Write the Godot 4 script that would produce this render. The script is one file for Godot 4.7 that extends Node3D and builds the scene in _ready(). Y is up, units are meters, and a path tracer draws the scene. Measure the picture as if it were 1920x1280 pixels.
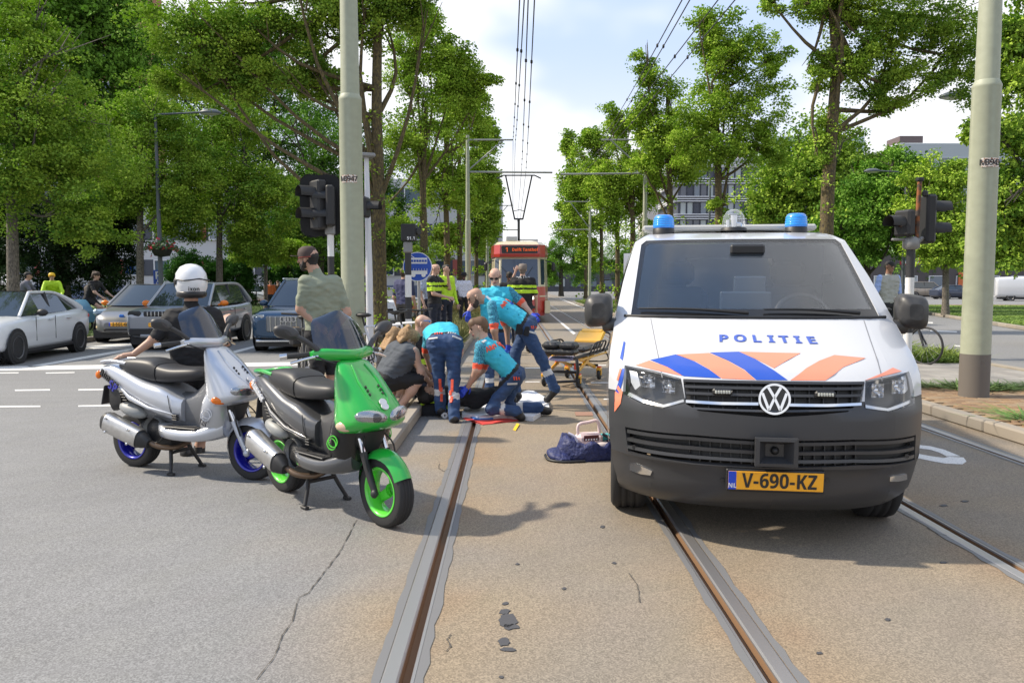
extends Node3D
# Street accident scene: tram tracks, police van, two scooters, ambulance crew, tram and avenue of trees.
const FPX := 1480.0      # focal length in photograph pixels (1920 wide)
const HOR := 531.0       # horizon row
const HC := 1.55         # eye height
var pitch := atan2(640.0 - HOR, FPX)
var rng := RandomNumberGenerator.new()
var used := {}
var mats := {}
var X := Transform3D()   # transform applied by the shape helpers

# ---------- photograph pixel -> direction -> place ----------
func ray(px: float, py: float) -> Vector3:
	var fw := Vector3(0, -sin(pitch), -cos(pitch))
	var up := Vector3(0, cos(pitch), -sin(pitch))
	return Vector3((px - 960.0) / FPX, 0, 0) + up * ((640.0 - py) / FPX) + fw
func G(px: float, py: float, h := 0.0) -> Vector3:      # on a level surface
	var r := ray(px, py)
	return Vector3(0, HC, 0) + r * ((h - HC) / r.y)
func D(px: float, py: float, z: float) -> Vector3:      # on the plane across the street at z
	var r := ray(px, py)
	return Vector3(0, HC, 0) + r * (z / r.z)
func ppm(z: float) -> float: return FPX / -z

# ---------- names, tags ----------
func numbered(n: String) -> String:
	if not used.has(n):
		used[n] = 0
		return n
	used[n] += 1
	return "%s_%03d" % [n, used[n]]
func thing(called: String, label: String, category: String, at := Vector3.ZERO, turn := 0.0, group := "") -> Node3D:
	var o := Node3D.new()
	o.name = numbered(called)
	add_child(o)
	o.position = at
	o.rotation.y = turn
	o.set_meta("label", label)
	o.set_meta("category", category)
	if group: o.set_meta("group", group)
	return o
func tag(o: Node3D, label: String, category: String, group := "") -> Node3D:
	o.set_meta("label", label)
	o.set_meta("category", category)
	if group: o.set_meta("group", group)
	return o
func obj(called: String, st: SurfaceTool, m: Material, parent: Node3D = null) -> MeshInstance3D:
	var o := MeshInstance3D.new()
	st.generate_normals()
	o.mesh = st.commit()
	o.material_override = m
	put(o, called, parent)
	return o
func put(o: Node3D, called: String, parent: Node3D = null) -> void:
	if parent == null:
		o.name = numbered(called)
		add_child(o)
	else:
		o.name = called
		parent.add_child(o, true)
func struct(called: String, st: SurfaceTool, m: Material) -> MeshInstance3D:
	var o := obj(called, st, m)
	o.set_meta("kind", "structure")
	return o
func dup(src: Node3D, at: Vector3, turn: float, label := "") -> Node3D:
	var c: Node3D = src.duplicate()
	c.name = numbered(String(src.name).trim_suffix("_001"))
	add_child(c)
	c.position = at
	c.rotation.y = turn
	if label: c.set_meta("label", label)
	return c

# ---------- materials ----------
func lin(r: float, g: float, b: float) -> Color: return Color(r, g, b).linear_to_srgb()
func M(key: String, r: float, g: float, b: float, rough := 0.7, metal := 0.0) -> StandardMaterial3D:
	if mats.has(key): return mats[key]
	var m := StandardMaterial3D.new()
	m.albedo_color = lin(r, g, b)
	m.roughness = rough
	m.metallic = metal
	mats[key] = m
	return m
func paint(key: String, r: float, g: float, b: float, rough := 0.35, metal := 0.0) -> StandardMaterial3D:
	if mats.has(key): return mats[key]
	var m := M(key, r, g, b, rough, metal)
	m.clearcoat_enabled = true
	m.clearcoat = 0.8
	m.clearcoat_roughness = 0.06
	return m
func glass(key: String, r: float, g: float, b: float, a: float) -> StandardMaterial3D:
	if mats.has(key): return mats[key]
	var m := M(key, r, g, b, 0.03)
	m.transparency = BaseMaterial3D.TRANSPARENCY_ALPHA
	m.albedo_color.a = a
	m.metallic_specular = 0.7
	return m
func noise_tex(freq: float, c0: Color, c1: Color, size := 512, seed_ := 1, octaves := 4, lo := 0.25, hi := 0.75, kind := FastNoiseLite.TYPE_SIMPLEX_SMOOTH) -> NoiseTexture2D:
	var n := FastNoiseLite.new()
	n.noise_type = kind
	n.frequency = freq
	n.seed = seed_
	n.fractal_octaves = octaves
	var t := NoiseTexture2D.new()
	t.width = size
	t.height = size
	t.seamless = true
	t.noise = n
	t.normalize = true
	var g := Gradient.new()
	g.offsets = PackedFloat32Array([0.0, lo, hi, 1.0])
	g.colors = PackedColorArray([c0, c0, c1, c1])
	t.color_ramp = g
	return t
func bump_tex(freq: float, strength: float, size := 512, seed_ := 3, kind := FastNoiseLite.TYPE_SIMPLEX_SMOOTH) -> NoiseTexture2D:
	var t := noise_tex(freq, Color.BLACK, Color.WHITE, size, seed_, 4, 0.0, 1.0, kind)
	t.color_ramp = null
	t.as_normal_map = true
	t.bump_strength = strength
	return t
func rough_surface(key: String, tex: Texture2D, nrm: Texture2D, scale: float, rough := 0.9) -> StandardMaterial3D:
	var m := StandardMaterial3D.new()
	m.albedo_texture = tex
	m.roughness = rough
	m.uv1_triplanar = true
	m.uv1_world_triplanar = true
	m.uv1_scale = Vector3.ONE * scale
	if nrm:
		m.normal_enabled = true
		m.normal_texture = nrm
		m.normal_scale = 0.8
	mats[key] = m
	return m

# ---------- shapes ----------
func S() -> SurfaceTool:
	var st := SurfaceTool.new()
	st.begin(Mesh.PRIMITIVE_TRIANGLES)
	st.set_smooth_group(-1)
	return st
func tri(st: SurfaceTool, a: Vector3, b: Vector3, c: Vector3) -> void:
	st.add_vertex(X * a); st.add_vertex(X * b); st.add_vertex(X * c)
func quad(st: SurfaceTool, a: Vector3, b: Vector3, c: Vector3, d: Vector3) -> void:
	tri(st, a, b, c); tri(st, a, c, d)
func box(st: SurfaceTool, c: Vector3, s: Vector3, bev := 0.0, bs := Basis()) -> void:
	st.set_smooth_group(-1)
	var h := s * 0.5
	var b: float = min(bev, min(h.x, min(h.y, h.z)) * 0.9)
	if b <= 0.0:
		var p := []
		for i in 8: p.append(c + bs * Vector3(h.x if i & 1 else -h.x, h.y if i & 2 else -h.y, h.z if i & 4 else -h.z))
		for f in [[0, 1, 3, 2], [5, 4, 6, 7], [4, 0, 2, 6], [1, 5, 7, 3], [2, 3, 7, 6], [4, 5, 1, 0]]:
			quad(st, p[f[0]], p[f[3]], p[f[2]], p[f[1]])
		return
	# chamfered: every corner gives three points
	var q := func(sx: int, sy: int, sz: int, ax: int) -> Vector3:
		var v := Vector3(sx * (h.x - (0.0 if ax == 0 else b)), sy * (h.y - (0.0 if ax == 1 else b)), sz * (h.z - (0.0 if ax == 2 else b)))
		return c + bs * v
	for sg in [-1, 1]:
		_face(st, q.call(sg, -1, -1, 0), q.call(sg, 1, -1, 0), q.call(sg, 1, 1, 0), q.call(sg, -1, 1, 0), bs.x * sg)
		_face(st, q.call(-1, sg, -1, 1), q.call(1, sg, -1, 1), q.call(1, sg, 1, 1), q.call(-1, sg, 1, 1), bs.y * sg)
		_face(st, q.call(-1, -1, sg, 2), q.call(1, -1, sg, 2), q.call(1, 1, sg, 2), q.call(-1, 1, sg, 2), bs.z * sg)
	for s1 in [-1, 1]:
		for s2 in [-1, 1]:
			_face(st, q.call(s1, s2, -1, 0), q.call(s1, s2, 1, 0), q.call(s1, s2, 1, 1), q.call(s1, s2, -1, 1), bs.x * s1 + bs.y * s2)
			_face(st, q.call(-1, s1, s2, 1), q.call(1, s1, s2, 1), q.call(1, s1, s2, 2), q.call(-1, s1, s2, 2), bs.y * s1 + bs.z * s2)
			_face(st, q.call(s1, -1, s2, 0), q.call(s1, 1, s2, 0), q.call(s1, 1, s2, 2), q.call(s1, -1, s2, 2), bs.x * s1 + bs.z * s2)
			for s3 in [-1, 1]:
				_face3(st, q.call(s1, s2, s3, 0), q.call(s1, s2, s3, 1), q.call(s1, s2, s3, 2), bs.x * s1 + bs.y * s2 + bs.z * s3)
func _face(st: SurfaceTool, a: Vector3, b: Vector3, c: Vector3, d: Vector3, n: Vector3) -> void:
	if (b - a).cross(c - a).dot(n) > 0: quad(st, a, d, c, b)
	else: quad(st, a, b, c, d)
func _face3(st: SurfaceTool, a: Vector3, b: Vector3, c: Vector3, n: Vector3) -> void:
	if (b - a).cross(c - a).dot(n) > 0: tri(st, a, c, b)
	else: tri(st, a, b, c)
func rings(st: SurfaceTool, rs: Array, cap := true, smooth := 1, closed := true) -> void:
	# rs: array of equal-length rings of points, seen from the end running anticlockwise along the loft
	st.set_smooth_group(smooth)
	var n: int = rs[0].size()
	for i in rs.size() - 1:
		for j in (n if closed else n - 1):
			var k := (j + 1) % n
			quad(st, rs[i][j], rs[i][k], rs[i + 1][k], rs[i + 1][j])
	if cap:
		st.set_smooth_group(-1)
		for e in [0, rs.size() - 1]:
			var r: Array = rs[e]
			var c := Vector3.ZERO
			for p in r: c += p
			c /= n
			for j in n:
				if e == 0: tri(st, c, r[(j + 1) % n], r[j])
				else: tri(st, c, r[j], r[(j + 1) % n])
func tube(st: SurfaceTool, pts: Array, rad, n := 8, cap := true) -> void:
	var rs := []
	var prev := Vector3.ZERO
	for i in pts.size():
		var d: Vector3 = (pts[min(i + 1, pts.size() - 1)] - pts[max(i - 1, 0)]).normalized()
		var u: Vector3
		if i == 0: u = d.cross(Vector3.UP if absf(d.y) < 0.9 else Vector3.RIGHT).normalized()
		else: u = (prev - d * prev.dot(d)).normalized()
		prev = u
		var w := d.cross(u)
		var r: float = rad[i] if rad is Array else rad
		var ring := []
		for j in n:
			var a := -TAU * j / n
			ring.append(pts[i] + (u * cos(a) + w * sin(a)) * r)
		rs.append(ring)
	rings(st, rs, cap)
func bar(st: SurfaceTool, a: Vector3, b: Vector3, w: float, h: float, bev := 0.004) -> void:   # box beam from a to b
	var d := b - a
	var z := d.normalized()
	var x := (Vector3.UP.cross(z) if absf(z.y) < 0.98 else Vector3.RIGHT).normalized()
	var y := z.cross(x)
	box(st, (a + b) * 0.5, Vector3(w, h, d.length()), bev, Basis(x, y, z))
func lathe(st: SurfaceTool, prof: Array, n := 20, at := Transform3D(), smooth := 1, cap := false) -> void:   # prof: Vector2(r, y) bottom to top
	var rs := []
	for p in prof:
		var ring := []
		for j in n:
			var a := TAU * j / n
			ring.append(at * Vector3(p.x * cos(a), p.y, p.x * sin(a)))
		rs.append(ring)
	rings(st, rs, cap, smooth)
func ball(st: SurfaceTool, c: Vector3, r: Vector3, bs := Basis(), n := 12) -> void:
	var prof := []
	for i in range(0, n / 2 + 1):
		var a := PI * i / (n / 2) - PI / 2
		prof.append(Vector2(max(cos(a), 0.001), sin(a)))
	lathe(st, prof, n, Transform3D(bs * Basis.from_scale(r), c))
func plate(st: SurfaceTool, poly: PackedVector2Array, z0: float, z1: float, at := Transform3D()) -> void:   # extrude a polygon
	st.set_smooth_group(-1)
	var p := poly.duplicate()
	if Geometry2D.is_polygon_clockwise(p): p.reverse()
	var idx := Geometry2D.triangulate_polygon(p)
	for i in range(0, idx.size(), 3):
		var a := p[idx[i]]; var b := p[idx[i + 1]]; var c := p[idx[i + 2]]
		if (b - a).cross(c - a) < 0:
			var t := b; b = c; c = t
		tri(st, at * Vector3(a.x, a.y, z1), at * Vector3(c.x, c.y, z1), at * Vector3(b.x, b.y, z1))
		tri(st, at * Vector3(a.x, a.y, z0), at * Vector3(b.x, b.y, z0), at * Vector3(c.x, c.y, z0))
	for i in p.size():
		var a := p[i]; var b := p[(i + 1) % p.size()]
		quad(st, at * Vector3(a.x, a.y, z0), at * Vector3(a.x, a.y, z1), at * Vector3(b.x, b.y, z1), at * Vector3(b.x, b.y, z0))
func pv(a: Array) -> PackedVector2Array:
	var r := PackedVector2Array()
	for i in range(0, a.size(), 2): r.append(Vector2(a[i], a[i + 1]))
	return r
func circle(r: float, n := 20, c := Vector2.ZERO) -> PackedVector2Array:
	var p := PackedVector2Array()
	for i in n: p.append(c + Vector2(cos(TAU * i / n), sin(TAU * i / n)) * r)
	return p
func ringplate(st: SurfaceTool, r0: float, r1: float, z0: float, z1: float, n := 28, at := Transform3D()) -> void:   # flat ring with thickness
	var rs := []
	for q in [Vector2(r0, z0), Vector2(r0, z1), Vector2(r1, z1), Vector2(r1, z0), Vector2(r0, z0)]:
		var ring := []
		for j in n:
			var a := TAU * j / n
			ring.append(at * Vector3(q.x * cos(a), q.x * sin(a), q.y))
		rs.append(ring)
	rings(st, rs, false, -1)
func text_part(called: String, words: String, height: float, m: Material, parent: Node3D, at: Transform3D, depth := 0.004, font := "Droid Sans", weight := 700) -> MeshInstance3D:
	var t := TextMesh.new()
	var f := SystemFont.new()
	f.font_names = PackedStringArray([font])
	f.font_weight = weight
	t.font = f
	t.text = words
	t.font_size = 64
	t.pixel_size = height / 46.0
	t.depth = depth
	t.curve_step = 4.0
	var o := MeshInstance3D.new()
	o.mesh = t
	o.material_override = m
	put(o, called, parent)
	o.transform = at
	return o
func catmull(pts: Array, steps := 4) -> Array:
	var out := []
	for i in pts.size() - 1:
		var p0 = pts[max(i - 1, 0)]; var p1 = pts[i]; var p2 = pts[i + 1]; var p3 = pts[min(i + 2, pts.size() - 1)]
		for k in steps:
			var t := float(k) / steps
			out.append(0.5 * (2.0 * p1 + (p2 - p0) * t + (2.0 * p0 - 5.0 * p1 + 4.0 * p2 - p3) * t * t + (3.0 * p1 - p0 - 3.0 * p2 + p3) * t * t * t))
	out.append(pts[-1])
	return out

func _ready() -> void:
	rng.seed = 77
	var cam := Camera3D.new()
	cam.name = "camera"
	cam.fov = rad_to_deg(2.0 * atan(640.0 / FPX))
	cam.near = 0.05
	cam.far = 900.0
	cam.position = Vector3(0, HC, 0)
	cam.rotation.x = -pitch
	add_child(cam)
	cam.current = true
	var we := WorldEnvironment.new()
	var env := Environment.new()
	env.background_mode = Environment.BG_SKY
	env.tonemap_mode = Environment.TONE_MAPPER_LINEAR
	env.tonemap_exposure = EXPOSURE
	env.sdfgi_enabled = true
	env.ssao_enabled = true
	env.ssil_enabled = true
	var sky := Sky.new()
	sky.sky_material = cloudy_sky()
	env.sky = sky
	we.environment = env
	add_child(we)
	var sun := DirectionalLight3D.new()
	sun.name = "sun"
	sun.light_energy = 1.35
	sun.light_color = Color(1.0, 0.95, 0.87)
	sun.light_angular_distance = 2.0
	sun.shadow_enabled = true
	add_child(sun)
	sun.look_at_from_position(Vector3.ZERO, Vector3(0.716, -0.70, 0.10), Vector3.UP)
	var t0 := Time.get_ticks_msec()
	for stage in [setting, buildings, trees, street_furniture, overhead, tram, police_van, scooters, cars, emergency_gear, bicycles, people]:
		stage.call()
		X = Transform3D()
		print(stage.get_method(), " ", Time.get_ticks_msec() - t0, " ms")
const EXPOSURE := 1.52

func cloudy_sky() -> Material:
	# pale blue above, bright thin cloud sheets, white towards the horizon: the same all the way round
	var w := 1024
	var h := 512
	var img := Image.create(w, h, false, Image.FORMAT_RGBF)
	var n := FastNoiseLite.new()
	n.seed = 11
	n.frequency = 1.35
	n.fractal_octaves = 5
	for y in h:
		var el := PI * (0.5 - (y + 0.5) / h)
		for x in w:
			var az := TAU * (x + 0.5) / w
			var d := Vector3(cos(el) * sin(az), sin(el), cos(el) * cos(az))
			var c: Color
			if el < 0.0:
				c = Color(0.30, 0.29, 0.27)
			else:
				var q := d / (d.y + 0.22)
				var v := n.get_noise_3d(q.x * 0.75, 3.0, q.z * 0.75) * 0.5 + 0.5
				var cover := smoothstep(0.38, 0.60, v)
				cover = lerpf(1.0, cover, smoothstep(0.06, 0.30, el))
				var blue := Color(0.44, 0.54, 0.74).lerp(Color(0.28, 0.42, 0.70), smoothstep(0.2, 1.1, el))
				c = blue.lerp(Color(0.78, 0.785, 0.80), cover * 0.94)
			img.set_pixel(x, y, c)
	var m := PanoramaSkyMaterial.new()
	m.panorama = ImageTexture.create_from_image(img)
	m.energy_multiplier = 1.0
	return m

var nz := FastNoiseLite.new()
func road_tint(x: float, z: float) -> Color:
	# colour of the aggregate: grey asphalt, sandy rust dust bedded between and beside the rails
	nz.frequency = 0.55
	var a := nz.get_noise_2d(x, z) * 0.5
	nz.frequency = 2.3
	var b := nz.get_noise_2d(x + 40.0, z) * 0.5
	nz.frequency = 9.0
	var e := nz.get_noise_2d(x + 9.0, z * 0.6)
	var v := 1.0 + a * 0.16 + b * 0.10 + e * 0.07
	var sand := smoothstep(-1.6, -0.1, x + a * 1.2) * (1.0 - smoothstep(5.2, 6.2, x))
	for rx in [-0.45, 1.05, 2.75, 4.45]:
		sand += 0.55 * exp(-pow((x - rx) / 0.30, 2.0)) * (0.75 + b)
	sand = clampf(sand * (0.80 + a * 0.7), 0.0, 1.5)
	if z < -18.0: sand *= 0.7
	var grey := Color(0.255, 0.255, 0.254)
	var tan_ := Color(0.305, 0.245, 0.172)
	var c := grey.lerp(tan_, clampf(sand, 0.0, 1.0))
	if sand > 1.0: c = c.lerp(Color(0.30, 0.175, 0.085), (sand - 1.0) * 1.3)
	return Color(c.r * v, c.g * v, c.b * v)
func road_band(st: SurfaceTool, x0: float, x1: float) -> void:
	var zs := [6.0, 2.0, -1.0]
	while zs[-1] > -16.0: zs.append(zs[-1] - 0.14)
	while zs[-1] > -60.0: zs.append(zs[-1] - 1.2)
	zs.append(-75.0); zs.append(-110.0); zs.append(-260.0)
	var xs := [x0]
	while xs[-1] < x1 - 0.001:
		var d := 0.14 if xs[-1] > -6.6 and xs[-1] < 6.0 else 2.0
		xs.append(min(xs[-1] + d, x1))
	st.set_smooth_group(1)
	for i in zs.size() - 1:
		for j in xs.size() - 1:
			for q in [[0, 0], [0, 1], [1, 1], [0, 0], [1, 1], [1, 0]]:
				var x: float = xs[j + q[1]]
				var z: float = zs[i + q[0]]
				st.set_color(road_tint(x, z))
				st.add_vertex(Vector3(x, 0, z))
func rail(x: float, side: int) -> void:
	# grooved rail along z: x is the running edge, side +1 puts the groove on +x
	var node := Node3D.new()
	put(node, "tram_rail")
	node.set_meta("kind", "structure")
	var steel := M("rail_steel", 0.42, 0.41, 0.41, 0.38, 0.75)
	var rust := M("rail_rust", 0.20, 0.115, 0.06, 0.85, 0.1)
	var bit := M("bitumen", 0.15, 0.15, 0.152, 0.6)
	var z0 := 6.0
	var z1 := -120.0
	var f := func(pts: Array, m: Material, called: String) -> void:
		var st := S()
		for i in pts.size() - 1:
			var a := Vector3(x + side * pts[i].x, pts[i].y, z0); var b := Vector3(x + side * pts[i + 1].x, pts[i + 1].y, z0)
			var c := Vector3(b.x, b.y, z1); var d := Vector3(a.x, a.y, z1)
			if side > 0: quad(st, a, d, c, b)
			else: quad(st, a, b, c, d)
		obj(called, st, m, node)
	f.call([Vector2(-0.070, -0.03), Vector2(-0.068, 0.002), Vector2(-0.062, 0.005), Vector2(-0.008, 0.005), Vector2(0.0, -0.002), Vector2(0.001, -0.010)], steel, "rail_head")
	f.call([Vector2(0.001, -0.010), Vector2(0.006, -0.045), Vector2(0.040, -0.047), Vector2(0.046, -0.006)], rust, "groove")
	f.call([Vector2(0.046, -0.006), Vector2(0.050, 0.002), Vector2(0.062, 0.002), Vector2(0.064, -0.03)], steel, "guard_lip")
	for s in [[-0.070, -1], [0.064, 1]]:
		var st := S()
		var z := z0
		var w0 := 0.05
		while z > -40.0:
			var w1: float = 0.034 + 0.020 * nz.get_noise_2d(z * 3.0, x * 7.0 + s[1]) + 0.006 * rng.randf()
			var a: float = x + side * s[0]
			var b0: float = x + side * (s[0] + s[1] * w0)
			var b1: float = x + side * (s[0] + s[1] * w1)
			_face(st, Vector3(a, 0.0035, z), Vector3(b0, 0.0035, z), Vector3(b1, 0.0035, z - 0.12), Vector3(a, 0.0035, z - 0.12), Vector3.UP)
			w0 = w1
			z -= 0.12
		obj("joint_seal", st, bit, node)
func slab(poly: PackedVector2Array, y0: float, y1: float, st: SurfaceTool) -> void:   # polygon in (x, z)
	var q := PackedVector2Array()
	for p in poly: q.append(Vector2(p.x, -p.y))
	plate(st, q, y0, y1, Transform3D(Basis(Vector3.RIGHT, Vector3.FORWARD, Vector3.UP), Vector3.ZERO))
func kerb_line(parent: Node3D, pts: Array, h: float, w := 0.14, upto := -34.0) -> void:
	var m := [M("kerb_a", 0.27, 0.235, 0.19, 0.9), M("kerb_b", 0.30, 0.265, 0.22, 0.9), M("kerb_c", 0.24, 0.215, 0.18, 0.9)]
	for i in pts.size() - 1:
		var a := Vector3(pts[i].x, h * 0.5, pts[i].y)
		var b := Vector3(pts[i + 1].x, h * 0.5, pts[i + 1].y)
		var n: int = max(1, int(round(a.distance_to(b) / 1.0)))
		for k in n:
			var p := a.lerp(b, float(k) / n)
			var q := a.lerp(b, (k + 1.0) / n)
			if p.z < upto: continue
			var d := (q - p).normalized() * 0.006
			var st := S()
			bar(st, p + d, q - d, w, h + rng.randf() * 0.006, 0.018)
			obj("kerb_stone", st, m[rng.randi() % 3], parent)
func mark(parent: Node3D, px: Array, y := 0.004) -> void:   # painted marking from pixel corners on the road
	var poly := PackedVector2Array()
	for i in range(0, px.size(), 2):
		var g := G(px[i], px[i + 1])
		poly.append(Vector2(g.x, g.z))
	var st := S()
	slab(poly, 0.001, y, st)
	obj("marking", st, mats["road_paint"], parent)
func blades(called: String, label: String, area: Array, count: int, hgt: float, c0: Color, c1: Color, y := 0.1, flowers := 0.0, on_turf := false) -> void:
	# tufts of grass spread over a polygon in (x, z)
	var st := S()
	for i in 9:
		var a := rng.randf() * TAU
		var b := Vector3(cos(a), 0, sin(a)) * rng.randf() * 0.07
		var l := Vector3(rng.randf_range(-0.5, 0.5), 1.0, rng.randf_range(-0.5, 0.5)) * rng.randf_range(0.6, 1.0)
		var w := Vector3(cos(a + 1.5), 0, sin(a + 1.5)) * 0.012
		quad(st, b - w, b + w, b + l * 0.6 + w * 0.7, b + l * 0.6 - w * 0.7)
		tri(st, b + l * 0.6 - w * 0.7, b + l * 0.6 + w * 0.7, b + l)
	st.generate_normals()
	var mm := MultiMesh.new()
	mm.transform_format = MultiMesh.TRANSFORM_3D
	mm.use_colors = true
	mm.mesh = st.commit()
	var poly := pv(area)
	var lo := Vector2(1e9, 1e9); var hi := -lo
	for p in poly:
		lo = lo.min(p); hi = hi.max(p)
	var tr := []
	while tr.size() < count:
		var p := Vector2(rng.randf_range(lo.x, hi.x), rng.randf_range(lo.y, hi.y))
		if Geometry2D.is_point_in_polygon(p, poly): tr.append(p)
	mm.instance_count = count
	nz.frequency = 0.35
	for i in count:
		var p: Vector2 = tr[i]
		var k := nz.get_noise_2d(p.x, p.y) + rng.randf_range(-0.4, 0.4)
		var h := hgt * rng.randf_range(0.5, 1.2) * (1.0 + 0.5 * k)
		mm.set_instance_transform(i, Transform3D(Basis(Vector3.UP, rng.randf() * TAU).scaled(Vector3(1.2, h, 1.2)), Vector3(p.x, y, p.y)))
		var c := c0.lerp(c1, clampf(0.5 + k, 0.0, 1.0))
		if rng.randf() < flowers: c = Color(0.45, 0.36, 0.04) if rng.randf() < 0.6 else Color(0.5, 0.5, 0.45)
		mm.set_instance_color(i, c)
	var o := MultiMeshInstance3D.new()
	o.multimesh = mm
	var m := M("blade", 1, 1, 1, 0.8)
	m.vertex_color_use_as_albedo = true
	m.backlight_enabled = true
	m.backlight = Color(0.25, 0.3, 0.1)
	o.material_override = m
	put(o, called)
	tag(o, label, "grass")
	o.set_meta("kind", "stuff")
func setting() -> void:
	nz.seed = 5
	nz.fractal_octaves = 3
	var st := S()
	quad(st, Vector3(-600, -0.06, 60), Vector3(-600, -0.06, -700), Vector3(600, -0.06, -700), Vector3(600, -0.06, 60))
	struct("ground", st, rough_surface("soil", noise_tex(0.05, lin(0.05, 0.06, 0.03), lin(0.10, 0.10, 0.06)), null, 0.05))
	# asphalt in strips between the rails
	var asphalt := rough_surface("asphalt", noise_tex(0.22, Color(0.74, 0.74, 0.74), Color(1, 1, 1), 1024, 4, 2, 0.2, 0.8, FastNoiseLite.TYPE_VALUE), null, 0.8, 0.9)
	asphalt.vertex_color_use_as_albedo = true
	st = S()
	var edges := [-60.0, -0.515, -0.381, 0.976, 1.115, 2.675, 2.809, 4.381, 4.515, 60.0]
	for i in range(0, edges.size(), 2): road_band(st, edges[i], edges[i + 1])
	struct("road", st, asphalt)
	rail(-0.445, 1)
	rail(1.045, -1)
	rail(2.745, 1)
	rail(4.45, -1)
	# raised island on the left of the tracks, with slabs at its head and a grass bed beyond
	var conc := rough_surface("paving_bed", noise_tex(0.03, lin(0.20, 0.165, 0.11), lin(0.28, 0.235, 0.165)), bump_tex(0.2, 3.0), 0.5)
	var isl := thing("tram_island", "raised sandy paved tram island with concrete kerb left of the rails", "traffic island")
	isl.set_meta("kind", "structure")
	st = S()
	slab(pv([-1.20, -7.2, -1.20, -60, -3.35, -60, -3.35, -9.6, -2.85, -8.4, -2.3, -7.75, -1.6, -7.3]), -0.02, 0.105, st)
	obj("bed", st, conc, isl)
	kerb_line(isl, [Vector2(-1.13, -7.0), Vector2(-1.13, -60)], 0.13)
	kerb_line(isl, [Vector2(-1.13, -7.0), Vector2(-1.6, -7.2), Vector2(-2.35, -7.65), Vector2(-2.92, -8.35), Vector2(-3.42, -9.6), Vector2(-3.42, -60)], 0.13)
	var pav := [M("slab_a", 0.27, 0.22, 0.15, 0.9), M("slab_b", 0.30, 0.25, 0.18, 0.9), M("slab_c", 0.245, 0.205, 0.145, 0.9)]
	st = S()
	box(st, Vector3.ZERO, Vector3(0.294, 0.03, 0.294), 0.006)
	st.generate_normals()
	var slab_mesh := st.commit()
	for i in 17:
		for j in 6:
			var o := MeshInstance3D.new()
			o.mesh = slab_mesh
			o.material_override = pav[rng.randi() % 3]
			put(o, "paving_slab", isl)
			o.position = Vector3(-1.37 - j * 0.3, 0.106 + rng.randf() * 0.004, -8.9 - i * 0.3)
	# right pavement: clay bricks at the kerb, slabs behind
	var rp := thing("pavement", "sandy brown brick pavement with kerb under the green catenary pole", "pavement")
	rp.set_meta("kind", "structure")
	st = S()
	slab(pv([5.05, 3, 5.05, -14.2, 8.6, -14.2, 8.6, -11.0, 7.9, -9.5, 7.6, 3]), -0.02, 0.10, st)
	obj("bed", st, conc, rp)
	kerb_line(rp, [Vector2(4.98, 2.0), Vector2(4.98, -14.2)], 0.13, 0.16)
	kerb_line(rp, [Vector2(7.66, -5.0), Vector2(7.96, -9.5), Vector2(8.66, -11.0), Vector2(8.66, -14.2)], 0.12)
	var clay := [M("clay_a", 0.235, 0.145, 0.075, 0.9), M("clay_b", 0.27, 0.175, 0.095, 0.9), M("clay_c", 0.205, 0.13, 0.075, 0.9), M("clay_d", 0.25, 0.18, 0.11, 0.9)]
	st = S()
	box(st, Vector3.ZERO, Vector3(0.203, 0.03, 0.098), 0.006)
	st.generate_normals()
	var brick_mesh := st.commit()
	var rest := S()
	var nb := 0
	for i in 44:
		for j in 13:
			var p := Vector3(5.20 + j * 0.21 + (0.105 if i % 2 else 0.0), 0.100 + rng.randf() * 0.007, -10.75 + i * 0.105)
			if p.x > 7.5: continue
			var off := p.x > 6.9 or p.z > -7.8
			if off or nb >= 298:
				X = Transform3D(Basis(), p)
				box(rest, Vector3.ZERO, Vector3(0.203, 0.03, 0.098), 0.0)
				X = Transform3D()
				continue
			nb += 1
			var o := MeshInstance3D.new()
			o.mesh = brick_mesh
			o.material_override = clay[rng.randi() % 4]
			put(o, "paving_brick", rp)
			o.position = p
			o.rotation.y = rng.randf_range(-0.02, 0.02)
	var ro := obj("paving_brick", rest, clay[0], rp)
	ro.set_meta("kind", "stuff")
	for i in 11:
		for j in 11:
			var o := MeshInstance3D.new()
			o.mesh = slab_mesh
			o.material_override = [M("flag_a", 0.25, 0.235, 0.21, 0.9), M("flag_b", 0.28, 0.262, 0.235, 0.9), M("flag_c", 0.225, 0.21, 0.19, 0.9)][rng.randi() % 3]
			put(o, "paving_slab", rp)
			o.position = Vector3(5.22 + j * 0.3, 0.100 + rng.randf() * 0.004, -10.98 - i * 0.3)
	# grass beds
	var turf := rough_surface("turf", noise_tex(0.04, lin(0.06, 0.11, 0.02), lin(0.13, 0.18, 0.045)), null, 0.4)
	st = S()
	slab(pv([5.05, -14.2, 8.6, -14.2, 8.9, -30, 8.2, -62, 5.05, -62]), -0.02, 0.09, st)
	slab(pv([-1.25, -16.5, -3.3, -16.5, -3.3, -60, -1.25, -60]), 0.0, 0.125, st)
	slab(pv([-11.3, -19.0, -11.3, -58, -60, -58, -60, -17.0, -14, -17.0]), -0.02, 0.10, st)
	slab(pv([15.6, -21.0, 21.0, -40.0, 24.0, -52.0, 60.0, -52.0, 60.0, -16.0, 20.0, -16.0]), -0.02, 0.10, st)
	struct("grass_bed", st, turf)
	var gk := Node3D.new()
	put(gk, "kerb")
	gk.set_meta("kind", "structure")
	kerb_line(gk, [Vector2(4.98, -14.2), Vector2(4.98, -62)], 0.12, 0.14, -60)
	kerb_line(gk, [Vector2(8.66, -14.2), Vector2(8.95, -30), Vector2(8.25, -60)], 0.12, 0.14, -60)
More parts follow.
